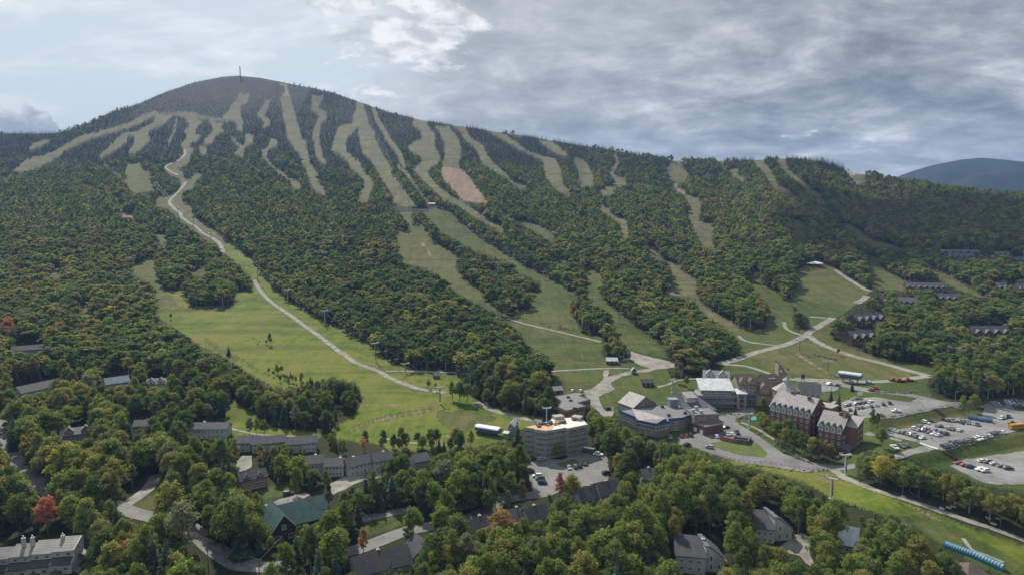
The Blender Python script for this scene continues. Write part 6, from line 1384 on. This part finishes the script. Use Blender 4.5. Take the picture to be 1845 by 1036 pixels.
for r_, q, c, l in (('P3', (612, 688), 'dark', 'person in dark clothes at the left end of the crossing'), ('P3', (590, 690), 'white', 'person in white top at the left end of the crossing'), ('P3', (770, 670), 'dark', 'person in dark clothes walking through the middle car park'), ('P3', (1135, 575), 'dark', 'person beside the white car at the right of the middle car park'), ('P3', (1488, 485), 'red', 'person in red top on the street by the blue trailers'), ('P3', (668, 285), 'dark', 'person at the top of the upper bank stairs'), ('K', (833, 458), 'dark', 'person beside the gravel path at the lower drive'), ('K', (1185, 585), 'blue', 'person in blue on the gravel path along the ski run')):
    p = P(*zp(r_, [q])[0]); person((p.x, p.y, p.z + .15), c, l)

# ------------------------------------------------------------ trees
def leaf_quads(C, N, S, r_, aspect=0.8):
    """C centres, N normals, S sizes -> leaf-clump quads, slightly folded"""
    n = len(C)
    up = r_.normal(size=(n, 3)); t1 = np.cross(N, up); t1 /= np.linalg.norm(t1, axis=1)[:, None] + 1e-9
    t2 = np.cross(N, t1)
    s = S[:, None]
    v = np.stack([C - t1 * s, C - t2 * s * aspect - N * s * .25, C + t1 * s, C + t2 * s * aspect - N * s * .25], 1)
    return v.reshape(-1, 3), np.arange(4 * n).reshape(n, 4)
def make_broadleaf(seed, ncl, nq, hgt=12.0, slim=1.0, bare=0.0, core=True):
    """crown of uneven leafy clumps round a forked trunk; returns (crown MB, trunk MB)"""
    r_ = np.random.default_rng(seed); cr = MB(); tk = MB()
    rx = hgt * 0.27 * slim; zc = hgt * 0.60; rz = hgt * 0.40
    cen = []
    while len(cen) < ncl:
        p = r_.normal(size=3); p /= np.linalg.norm(p); rad = r_.uniform(0.35, 0.86) if r_.random() < .4 else r_.uniform(0.7, 0.92)
        if p[2] < -0.55 and r_.random() < .7: continue
        taper = 1.0 - 0.38 * max(p[2], 0) ** 1.5 + 0.1 * r_.normal()
        cen.append((p[0] * rad * rx * taper, p[1] * rad * rx * taper, zc + p[2] * rad * rz))
    cen = np.array(cen); lean = r_.normal(size=2) * hgt * .02
    cen[:, :2] += lean * ((cen[:, 2:3] - zc) / rz)
    for c in cen:
        rr = rx * r_.uniform(0.22, 0.42) * (1.0 if ncl > 20 else 1.25)
        sq = np.array([r_.uniform(.85, 1.2), r_.uniform(.85, 1.2), r_.uniform(.62, .9)])
        if core and r_.random() > bare:
            q = ICO[0] * rr * (0.58 if ncl > 40 else 0.7) * sq * r_.uniform(.8, 1.15, size=(12, 1)) + c
            cr.add(q, ICO[1])
        n = int(nq * r_.uniform(.7, 1.3) * (1 - bare * .6))
        d = r_.normal(size=(n, 3)); d[:, 2] = d[:, 2] * .8 + .25; d /= np.linalg.norm(d, axis=1)[:, None]
        C = c + d * rr * sq * (r_.uniform(.6, 1.3, size=(n, 1)) if ncl > 40 else r_.uniform(.78, 1.18, size=(n, 1)))
        N = d + r_.normal(size=(n, 3)) * .45; N /= np.linalg.norm(N, axis=1)[:, None]
        S = rr * r_.uniform(.16, .34, n) * (45 / max(nq, 4)) ** 0.5 * .95
        v, f = leaf_quads(C, N, S, r_)
        cr.add(v.tolist(), f.tolist())
    tr = hgt * 0.016
    tk.tube((0, 0, -0.6), (lean[0] * .3, lean[1] * .3, zc), tr, tr * .55, 6)
    for c in cen[:5 if ncl < 30 else 9]:
        b = Vector((0, 0, r_.uniform(.3, .55) * hgt)); tk.tube(b, Vector(c), tr * .45, tr * .15, 4)
    return cr, tk
def make_conifer(seed, tiers, nb, hgt=12.0, slim=1.0):
    r_ = np.random.default_rng(seed); cr = MB(); tk = MB()
    base = hgt * 0.10; R0 = hgt * 0.20 * slim
    for i in range(tiers):
        s = i / (tiers - 1); z = base + (hgt * .98 - base) * s ** 0.92
        rad = R0 * (1 - s) ** 0.85 * r_.uniform(.85, 1.12) + .05 * hgt * .2
        a0 = r_.uniform(0, 6.28); n = max(4, int(nb * (1 - .55 * s)))
        for k in range(n):
            a = a0 + 6.283 * k / n + r_.normal() * .15; L = rad * r_.uniform(.72, 1.2)
            d = np.array([math.cos(a), math.sin(a), 0]); w = np.array([-d[1], d[0], 0]) * L * .36
            zz = np.array([0, 0, 1.0])
            p0 = zz * (z + .07 * hgt / tiers * 3); p1 = d * L * .55 + zz * (z - L * .10); p2 = d * L + zz * (z - L * .34)
            cr.add([p0, p1 - w, p2, p1 + w, d * L * .6 + zz * (z - L * .34)], [(0, 1, 2), (0, 2, 3), (1, 4, 2), (4, 3, 2)])
    cr.add([(0.02 * hgt, 0, hgt * .93), (-.01 * hgt, .017 * hgt, hgt * .93), (-.01 * hgt, -.017 * hgt, hgt * .93), (0, 0, hgt * 1.04)], [(0, 1, 3), (1, 2, 3), (2, 0, 3)])
    tk.tube((0, 0, -.6), (0, 0, hgt * .9), hgt * .014, hgt * .003, 5)
    return cr, tk

def raw_mesh(name, mb, mats):
    me = bpy.data.meshes.new(name); me.from_pydata(mb.v, [], mb.f)
    for q in mats: me.materials.append(q)
    me.polygons.foreach_set('material_index', mb.m); me.update(); return me
def joined(name, cr, tk, leaf, bark):
    mb = MB(); mb.add(cr.v, cr.f, 0); mb.add(tk.v, tk.f, 1); return raw_mesh(name, mb, [leaf, bark])

NEARB = [make_broadleaf(100 + i, 60, 50, 12.0, sl, ba) for i, (sl, ba) in enumerate([(.86, 0), (1.0, 0), (.70, 0), (.80, .05), (.58, .0), (.9, .55)])]
MIDB = [make_broadleaf(200 + i, 26, 14, 12.0, sl) for i, sl in enumerate([1.0, 1.15, .82, .95])]
FARB = [make_broadleaf(300 + i, 13, 7, 12.0, sl) for i, sl in enumerate([1.1, 1.3, .9])]
NEARC = [make_conifer(400 + i, 17, 13, 12.0, sl) for i, sl in enumerate([1.0, .82, 1.15])]
MIDC = [make_conifer(450 + i, 10, 8, 12.0, sl) for i, sl in enumerate([1.0, .8])]
FARC = [make_conifer(480 + i, 6, 6, 12.0, sl) for i, sl in enumerate([1.0, .78])]
TINTS = ['green', 'deep', 'olive', 'yellow', 'orange', 'red', 'brown', 'grey']
PROTO = bpy.data.collections.new('tree_kinds')
PIDX = {}
def add_proto(key, me):
    i = len(PIDX); o = bpy.data.objects.new('kind_%03d' % i, me); PROTO.objects.link(o); PIDX[key] = i
for lod, B, Cc in ((0, NEARB, NEARC), (1, MIDB, MIDC), (2, FARB, FARC)):
    for ti in TINTS:
        for k, (cr, tk) in enumerate(B): add_proto((lod, ti, k), joined('tree_mesh', cr, tk, LEAF[ti], MATS['birch_bark' if k == 2 else 'bark']))
    for k, (cr, tk) in enumerate(Cc): add_proto((lod, 'fir', k), joined('tree_mesh', cr, tk, LEAF['fir'], MATS['bark']))
NV = {0: (len(NEARB), len(NEARC)), 1: (len(MIDB), len(MIDC)), 2: (len(FARB), len(FARC))}

def ring(y):
    """v of the ground along all table columns at distance y"""
    return np.array([np.interp(y, YG[i], VG[i]) for i in range(0, len(UC), 4)])
UC4 = UC[::4]
cand = []
y = 150.0
while y < 3150:
    sp = 4.7 + 1.6 * min(1, max(0, (y - 300) / 700.0))
    vcol = ring(y)
    half = 1.05 * y * (W / 2 / F) + 25
    xs = np.arange(-half, half, sp) + rng.uniform(-sp * .45, sp * .45, int(np.ceil(2 * half / sp)))
    ys = y + rng.uniform(-sp * .42, sp * .42, len(xs))
    u = F * xs / ys; v = np.interp(u, UC4, vcol)
    cand.append(np.stack([xs, ys, u, v + (ys - y) * 0], 1)); y += sp
cand = np.concatenate(cand)
X, Y, U, V = cand.T
# exact ground height for every candidate
ci = np.clip(np.searchsorted(UC, U) - 1, 0, len(UC) - 2)
order = np.argsort(ci); V2 = np.empty(len(U))
st_ = np.searchsorted(ci[order], np.arange(len(UC)))
for i in range(len(UC) - 1):
    s = order[st_[i]:st_[i + 1]]
    if len(s):
        f = (U[s] - UC[i]) / (UC[i + 1] - UC[i])
        V2[s] = np.interp(Y[s], YG[i], VG[i]) * (1 - f) + np.interp(Y[s], YG[i + 1], VG[i + 1]) * f
V = V2; ZZ = CAMZ + V / F * Y
PX, PY = uv_pix(U, V)
# height of each tree: tall in the valley, low firs near the tree line
elev = smoothstep(ZZ, 130, 560)
HT = (12.8 + 2.2 * smoothstep(Y, 420, 280) - 4.8 * elev) * (0.62 + 0.78 * rng.random(len(U)) ** 1.3) * (1 + 0.16 * N2(X / 60, Y / 60))
rowr = np.interp(U, UC, VG[:, NR - 1]); behind = Y > np.interp(U, UC, YG[:, NR - 1])
# conifer share: grows uphill, in patches
pc = 0.15 - 0.11 * smoothstep(Y, 520, 380) + 0.86 * smoothstep(ZZ, 110, 320) + 0.30 * N1(X / 210 + 5, Y / 260) + 0.22 * N3(X / 60, Y / 60)
pc += 0.18 * ((PX > 640) & (PX < 800) & (PY > 380) & (PY < 470)) + 0.25 * ((PX < 700) & (PX > 420) & (PY > 330) & (PY < 470))
fir = rng.random(len(U)) < pc
SHAPE = np.where(fir, 1, 0)
# clear of trails and open ground: foot, waist and top of the tree must all stand before wood in the photograph;
# where a tall tree would hide open ground a lower one grows
pxm = F / Y; HT0 = HT.copy(); ok = np.zeros(len(U), bool)
for sc_ in (1.0, 0.68, 0.42):
    h_ = HT0 * sc_; good = np.ones(len(U), bool)
    for fr in (0.0, 0.3, 0.6, 0.92):
        qy = PY - h_ * fr * pxm; on = (qy > OY) & (PX > OX) & (PX < W + 200) & (~behind | (fr == 0))
        good &= ~(((look(CLS, PX, qy) % 6 != 0) | look(CLEAR, PX, qy)) & on)
    for sgn in (-1, 1):
        qy = PY - h_ * .55 * pxm; good &= ~look(CLEAR, PX + sgn * .2 * h_ * pxm, qy)
        good &= (look(CLS, PX + sgn * 0.17 * h_ * pxm, qy) % 6 == 0) | behind
    new = good & ~ok & ((sc_ == 1.0) | (rng.random(len(U)) < .75)); HT[new] = h_[new]; ok |= good & new
ok &= (rng.random(len(U)) < 0.97)
alp = look(CLS, PX, PY) == 6
# low krummholz firs on the summit dome, thinning towards the top
thin = rng.random(len(U)) < 0.55 + 0.4 * smoothstep(PY, 145, 190)
ok &= ~alp | thin
HT[alp] = rng.uniform(1.6, 3.2, alp.sum()) * (0.7 + 0.9 * smoothstep(PY[alp], 155, 205)); SHAPE[alp] = np.where(rng.random(alp.sum()) < .5, 1, 0)
ok &= (PX > -90) & (PX < W + 90) & (PY < 1290)
for (bx, by, br) in FOOT: ok &= (X - bx) ** 2 + (Y - by) ** 2 > br * br
I = np.nonzero(ok)[0]
print('TREES', len(I))
# colours by place: turning maples on the left flank and along the right-hand shoulder
tn = N2(X / 38 + 3, Y / 38) * .5 + N4(X / 110, Y / 110) * .5
rnd = rng.random(len(U))
warm = 0.03 + 0.30 * smoothstep(PX, 330, 120) * smoothstep(PY, 380, 440) + 0.26 * smoothstep(PX, 1130, 1250) * smoothstep(PY, 320, 350) * (1 - smoothstep(PY, 430, 520)) + 0.05 * smoothstep(PY, 800, 900)
warm = warm + 0.30 * tn
tint = np.full(len(U), 0)
tint[rnd < .46] = 1; tint[rnd > .74] = 2; tint[rnd > .94] = 7
tint[(Y < 400) & (tint == 1) & (rng.random(len(U)) < .42)] = 0
deepz = (PX > 560) & (PX < 1000) & (PY > 470) & (PY < 760); tint[deepz & (rnd < .75)] = 1
r2 = rng.random(len(U)); wsel = r2 < np.clip(warm, 0.02, .75)
r3 = rng.random(len(U))
tint[wsel] = np.select([r3[wsel] < .70, r3[wsel] < .94, r3[wsel] < .98, r3[wsel] < .996], [2, 6, 3, 4], 5)
near = Y < 420
tint[near & wsel & (r3 > .76)] = np.where(r3[near & wsel & (r3 > .76)] > .95, 4, 3)
tint[near & (tint == 6) & (rnd < .5)] = 2
SPOT = [(100, 930, 5, 17), (1012, 868, 4, 20), (660, 968, 4, 14), (735, 935, 4, 15), (1040, 562, 5, 8), (1285, 520, 4, 8), (1340, 300, 1, 1), (150, 795, 5, 14), (960, 720, 4, 6), (460, 830, 4, 18), (1620, 815, 4, 20), (1680, 835, 6, 16), (905, 945, 4, 15), (1235, 1000, 6, 14), (1372, 545, 5, 7), (230, 1010, 4, 14), (790, 1025, 3, 18), (20, 600, 5, 12), (40, 470, 6, 14), (1490, 745, 4, 14), (1250, 680, 6, 22), (1212, 660, 6, 14), (1590, 370, 6, 60), (1770, 380, 6, 40)]
for sx, sy, ti, rad in SPOT:
    d = np.hypot(PX - sx, (PY - HT * .5 * pxm) - sy) < rad
    tint[d & (rng.random(len(U)) < (.8 if rad < 30 else .3))] = ti; SHAPE[d & (rad < 30)] = 0
# trees that stand apart on the open slopes: pixel of the foot, height in metres, kind
LONE = [(1388, 790, 11, 0, 'deep'), (1396, 796, 12, 0, 'green'), (1404, 800, 13, 0, 'deep'), (1413, 806, 11, 0, 'olive'), (1424, 811, 12, 0, 'green'), (1433, 815, 12, 0, 'deep'), (1443, 819, 13, 0, 'green'), (1453, 823, 12, 0, 'deep'), (1463, 827, 12, 0, 'olive'), (1474, 829, 11, 0, 'deep'), (1486, 831, 12, 0, 'orange'), (1497, 833, 10, 0, 'green'), (1380, 778, 9, 0, 'olive'), (1408, 812, 6, 0, 'green'), (1428, 822, 6, 0, 'deep'), (1448, 829, 6, 0, 'green'),
        (487, 622, 11, 0, 'deep'), (480, 620, 4, 0, 'olive'), (308, 575, 6, 0, 'brown'), (412, 640, 9, 1, 'brown'), (791, 812, 9, 1, 'fir'), (800, 812, 7, 1, 'fir'), (932, 815, 17, 1, 'fir'), (1005, 825, 8, 0, 'olive'),
        (690, 815, 13, 0, 'deep'), (657, 812, 12, 0, 'olive'), (655, 820, 9, 0, 'orange'), (450, 784, 11, 0, 'grey'), (462, 783, 10, 0, 'olive'), (476, 784, 9, 0, 'green'), (1497, 722, 9, 1, 'fir'), (1511, 740, 13, 1, 'fir'), (1541, 750, 8, 1, 'fir'), (1535, 705, 9, 1, 'fir'),
        (1372, 728, 9, 1, 'fir'), (1375, 740, 9, 0, 'olive'), (1587, 806, 11, 0, 'green'), (1571, 775, 13, 0, 'green'), (1580, 770, 9, 0, 'deep'), (1733, 748, 13, 0, 'green'), (1755, 744, 12, 0, 'olive'), (1745, 748, 9, 0, 'grey'), (1441, 590, 9, 0, 'deep'), (1452, 588, 7, 0, 'green'),
        (1095, 640, 10, 0, 'deep'), (1108, 645, 9, 0, 'green'), (1120, 640, 8, 0, 'brown'), (1100, 628, 9, 0, 'red'), (1220, 690, 9, 0, 'brown'), (1236, 698, 8, 0, 'olive'), (545, 712, 5, 0, 'deep'), (560, 716, 6, 0, 'green'), (600, 705, 7, 0, 'deep'), (618, 708, 10, 1, 'fir'), (630, 715, 7, 0, 'green'), (505, 688, 5, 0, 'deep'), (520, 694, 5, 0, 'brown'), (645, 716, 6, 0, 'olive'),
        (772, 700, 7, 0, 'deep'), (785, 704, 6, 0, 'grey'), (815, 720, 13, 0, 'deep'), (828, 724, 14, 0, 'deep'), (842, 726, 13, 0, 'green'), (855, 724, 12, 0, 'green'), (1050, 470, 5, 0, 'deep'), (1498, 610, 7, 0, 'deep'), (1510, 640, 6, 0, 'olive'), (1520, 600, 8, 0, 'orange'),
        (736, 990, 13, 0, 'deep'), (745, 965, 12, 0, 'green'), (850, 930, 13, 0, 'deep'), (880, 925, 11, 0, 'green'), (915, 925, 11, 0, 'grey'), (940, 912, 13, 0, 'brown'), (1008, 903, 14, 0, 'red'), (1030, 905, 13, 0, 'olive'), (655, 1003, 12, 0, 'orange')]
rl = random.Random(3)
for k in range(34):
    s_ = k / 33; LONE.append((487 + 150 * s_ + rl.uniform(-5, 5), 672 + 45 * s_ + rl.uniform(-5, 6), rl.uniform(2.5, 7.5), 1 if rl.random() < .3 else 0, rl.choice(['deep', 'green', 'olive', 'brown'])))
for k in range(22):
    LONE.append((700 + rl.uniform(0, 150), 806 + rl.uniform(-4, 8), rl.uniform(5, 11), 0, rl.choice(['deep', 'green', 'olive'])))
lp = [P(a, b) for a, b, *_ in LONE]
pos = np.concatenate([np.stack([X, Y, ZZ], 1)[I], np.array([tuple(p) for p in lp])])
hts = np.concatenate([HT[I], [q[2] for q in LONE]]); shp = np.concatenate([SHAPE[I], [q[3] for q in LONE]])
tin = np.concatenate([tint[I], [TINTS.index(q[4]) if q[4] in TINTS else 0 for q in LONE]])
bpx, bpy_ = uv_pix(F * pos[:, 0] / pos[:, 1], F * (pos[:, 2] - CAMZ) / pos[:, 1])
lone = np.zeros(len(pos), bool); lone[len(I):] = True

# the 300 largest of each kind as trees of their own, the rest of the wood as one mass
kindk = np.where(shp == 1, 2, np.where(np.isin(tin, [3, 4, 5, 6]), 1, 0))
app = hts / pos[:, 1] * F
vis = (bpx > -15) & (bpx < W + 15) & (bpy_ - app * .75 < H) & (bpy_ > 140)
single = lone.copy()
for kk, lim in ((0, 300), (1, 200), (2, 130)):
    s = np.nonzero((kindk == kk) & vis & ~lone)[0]; s = s[np.argsort(-app[s])][:max(0, lim - int(((kindk == kk) & lone).sum()))]; single[s] = True
PLACES = [('beside the grey townhouse at the bottom left corner', 90, 1020, 130), ('by the green metal roofed lodge', 540, 940, 110), ('along the village street in the left foreground', 300, 960, 140), ('round the pair of grey chalets in the right foreground', 1330, 980, 130), ('beside the blue tunnel conveyor at bottom right', 1740, 990, 110),
          ('below the grassy ski run in the right foreground', 1520, 950, 130), ('around the dark roofed houses at bottom centre', 850, 970, 150), ('in the wood between the concrete block and the lodge', 1120, 840, 130), ('beside the concrete condominium block', 960, 830, 90), ('round the middle townhouse row', 640, 850, 130), ('among the houses at the left edge', 120, 850, 180), ('on the open green ski field', 500, 640, 150), ('below the brick hotel', 1430, 800, 100), ('by the terraced car parks', 1640, 790, 140), ('left of the rose-brown townhouse', 350, 860, 80), ('beside the rose-brown townhouse', 480, 830, 60), ('above the bend of the village street, far left', 60, 900, 90), ('between the two dark-roofed houses on the left', 150, 740, 100), ('behind the corner townhouses at lower left', 60, 960, 70), ('right of the corner townhouses at lower left', 220, 1010, 80), ('at the bottom edge below the lodge', 560, 1010, 70), ('between the green roof and the dark street', 640, 900, 70), ('right of the charcoal-roofed houses', 1060, 930, 80), ('in the thick wood at bottom centre right', 1120, 1000, 90), ('left of the nearer grey chalet', 1180, 960, 70), ('above the two grey chalets', 1330, 900, 80), ('right of the metal-roofed chalet', 1600, 990, 80), ('behind the lower car park edge', 1700, 880, 90), ('below the loading dock and lodge lot', 1230, 840, 70), ('above the tunnel conveyor along the run edge', 1650, 940, 60)]
WORD = {'green': 'green', 'deep': 'dark green', 'olive': 'olive green', 'yellow': 'yellowing', 'orange': 'orange autumn', 'red': 'red autumn', 'brown': 'brownish autumn', 'grey': 'grey-green', 'fir': 'dark pointed conifer'}
SM = {}
def smesh(kind, tn_, k):
    key = (kind, tn_, k)
    if key not in SM:
        cr, tk = (NEARC if kind else NEARB)[k]
        SM[key] = (raw_mesh('crown', cr, [LEAF[tn_]]), SM[('t', kind, k)][0] if ('t', kind, k) in SM else raw_mesh('trunk', tk, [MATS['birch_bark' if (k == 2 and not kind) else 'bark']]))
        SM[('t', kind, k)] = (SM[key][1],)
    return SM[key]
TREE_STATS = 0
for i in np.nonzero(single)[0]:
    kd = int(shp[i]); tn_ = 'fir' if kd else TINTS[int(tin[i])]
    k = int(rng.integers(0, len(NEARC) if kd else len(NEARB) - (0 if tn_ in ('brown', 'grey', 'orange') else 1)))
    crm, tkm = smesh(kd, tn_, k)
    h = hts[i]; cx, cy = bpx[i], bpy_[i] - app[i] * .5
    size = 'towering' if h > 17 else 'tall' if h > 13.5 else ('small' if h < 8.5 else 'medium-sized')
    if lone[i]:
        pl = min(PLACES, key=lambda q: math.hypot(q[1] - cx, q[2] - cy)); where = pl[0] if math.hypot(pl[1] - cx, pl[2] - cy) < 160 else 'standing apart on the ski slope'
    else:
        pl = min(PLACES, key=lambda q: math.hypot(q[1] - cx, q[2] - cy) / q[3]); where = pl[0]
    shp_ = ('narrow ', '', 'slender ')[k] if kd else ('', 'broad ', 'pale-stemmed ', 'upright ', 'narrow ', 'thin-leaved ')[k]
    lab = '%s %s%s %s' % (size, shp_, WORD[tn_] + ('' if kd else ' broadleaf'), ('' if kd else 'tree ') + where)
    s = h / 12.0
    root = thing('conifer_tree' if kd else ('autumn_tree' if tn_ in ('orange', 'red', 'brown', 'yellow') else 'broadleaf_tree'), ' '.join(lab.split()), 'tree', tuple(pos[i]), float(rng.uniform(0, 6.28)), ('conifers ' if kd else 'broadleaf trees ') + where)
    wv = rng.uniform(.9, 1.15); root.scale = (s * wv, s * wv, s)
    link('crown', crm, root); link('trunk', tkm, root); TREE_STATS += 1
J = np.nonzero(~single)[0]
lod = np.where(pos[J, 1] < 480, 0, np.where(pos[J, 1] < 1050, 1, 2))
idx = np.zeros(len(J), np.int32)
for l in (0, 1, 2):
    nb_, nf_ = NV[l]
    tab = np.array([[PIDX[(l, ti, k)] for k in range(nb_)] for ti in TINTS]); tf = np.array([PIDX[(l, 'fir', k)] for k in range(nf_)])
    s = lod == l; kk = rng.integers(0, nb_ - (1 if l == 0 else 0), s.sum()); kf = rng.integers(0, nf_, s.sum())
    idx[s] = np.where(shp[J][s] == 1, tf[kf], tab[tin[J][s], kk])
me = bpy.data.meshes.new('forest'); me.vertices.add(len(J)); me.vertices.foreach_set('co', (pos[J] - np.array([0, 0, .1])).astype(np.float32).ravel())
sc_ = (hts[J] / 12.0).astype(np.float32); wd = np.where(shp[J] == 1, rng.uniform(.85, 1.1, len(J)), rng.uniform(.9, 1.5, len(J)) * np.where((pos[J, 1] > 480) & (pos[J, 1] < 1100), 1.18, 1.0)).astype(np.float32)
for nm, ty, dat in (('kidx', 'INT', idx), ('rot', 'FLOAT', rng.uniform(0, 6.28, len(J)).astype(np.float32)), ('sxy', 'FLOAT', sc_ * wd), ('sz', 'FLOAT', sc_)):
    at = me.attributes.new(nm, ty, 'POINT'); at.data.foreach_set('value', dat)
fo = link('forest', me); fo['kind'] = 'stuff'; fo['label'] = 'mixed green and autumn forest covering the mountain flanks'; fo['category'] = 'forest'
ng = bpy.data.node_groups.new('forest_nodes', 'GeometryNodeTree')
ng.interface.new_socket('Geometry', in_out='INPUT', socket_type='NodeSocketGeometry'); ng.interface.new_socket('Geometry', in_out='OUTPUT', socket_type='NodeSocketGeometry')
g = NT(ng)
gi = g.n('NodeGroupInput'); go = g.n('NodeGroupOutput')
colin = g.n('GeometryNodeCollectionInfo', ins={'Collection': PROTO, 'Separate Children': True, 'Reset Children': True})
def att(nm, ty): return g.n('GeometryNodeInputNamedAttribute', data_type=ty, ins={'Name': nm}).outputs[0]
rotv = g.n('ShaderNodeCombineXYZ', ins={2: att('rot', 'FLOAT')}).outputs[0]
rot = g.n('FunctionNodeEulerToRotation', ins={0: rotv}).outputs[0]
sx_ = att('sxy', 'FLOAT'); scl = g.n('ShaderNodeCombineXYZ', ins={0: sx_, 1: sx_, 2: att('sz', 'FLOAT')}).outputs[0]
mp_ = g.n('GeometryNodeMeshToPoints', ins={'Mesh': gi.outputs[0]})
iop = g.n('GeometryNodeInstanceOnPoints', ins={'Points': mp_.outputs[0], 'Instance': colin.outputs[0], 'Pick Instance': True, 'Instance Index': att('kidx', 'INT'), 'Rotation': rot, 'Scale': scl})
ng.links.new(iop.outputs[0], go.inputs[0])
fo.modifiers.new('forest', 'NODES').node_group = ng

# ------------------------------------------------------------ the air between
def haze():
    mb = MB(); mb.box(-6800, 6800, -500, 7000, -16, 860)
    m = bpy.data.materials.new('haze_air'); m.use_nodes = True; t = NT(m.node_tree)
    v = t.n('ShaderNodeVolumePrincipled', ins={'Color': c3(0.32, 0.52, 1.0), 'Density': 6.5e-5, 'Anisotropy': 0.0})
    t.n('ShaderNodeOutputMaterial', ins={1: v.outputs[0]})
    o = mb.build('haze', m); o['kind'] = 'stuff'; o['label'] = 'thin blue haze in the air over the valley'; o['category'] = 'haze'
haze()

# ------------------------------------------------------------ clouds overhead, beyond the top of the picture, that shade the right-hand hills
def cloud(cx, cy, z, sx, sy, n, seed, label):
    r_ = np.random.default_rng(seed); bm = bmesh.new(); bmesh.ops.create_icosphere(bm, subdivisions=2, radius=1.0); v = np.array([q.co[:] for q in bm.verts]); f = [[q.index for q in w.verts] for w in bm.faces]; bm.free()
    mb = MB()
    for i in range(n):
        a, q = r_.uniform(0, 6.28), math.sqrt(r_.random()); s = r_.uniform(70, 150) * (1.25 - .5 * q)
        d = v * s * np.array([1.25, 1.25, .45]) * (1 + .12 * r_.normal(size=(len(v), 1)))
        mb.add(d + np.array([cx + sx * q * math.cos(a), cy + sy * q * math.sin(a), z + r_.uniform(0, 70) * (1 - q)]), f)
    m = mat('cloud_white', (0.8, 0.8, 0.8), 1.0, 0.03, scale=0.01, spec=0.0)
    o = mb.build('cloud', m); o['kind'] = 'structure'; o['label'] = label; o['category'] = 'cloud'
    for p in o.data.polygons: p.use_smooth = True
def over(x, y, z0, z):
    k = (z - z0) / math.tan(SUN_EL); return x + math.sin(SUN_AZ) * k, y + math.cos(SUN_AZ) * k
cloud(*over(900, 1010, 110, 1900), 1900, 430, 340, 20, 5, 'broad grey cumulus above the right-hand hills')
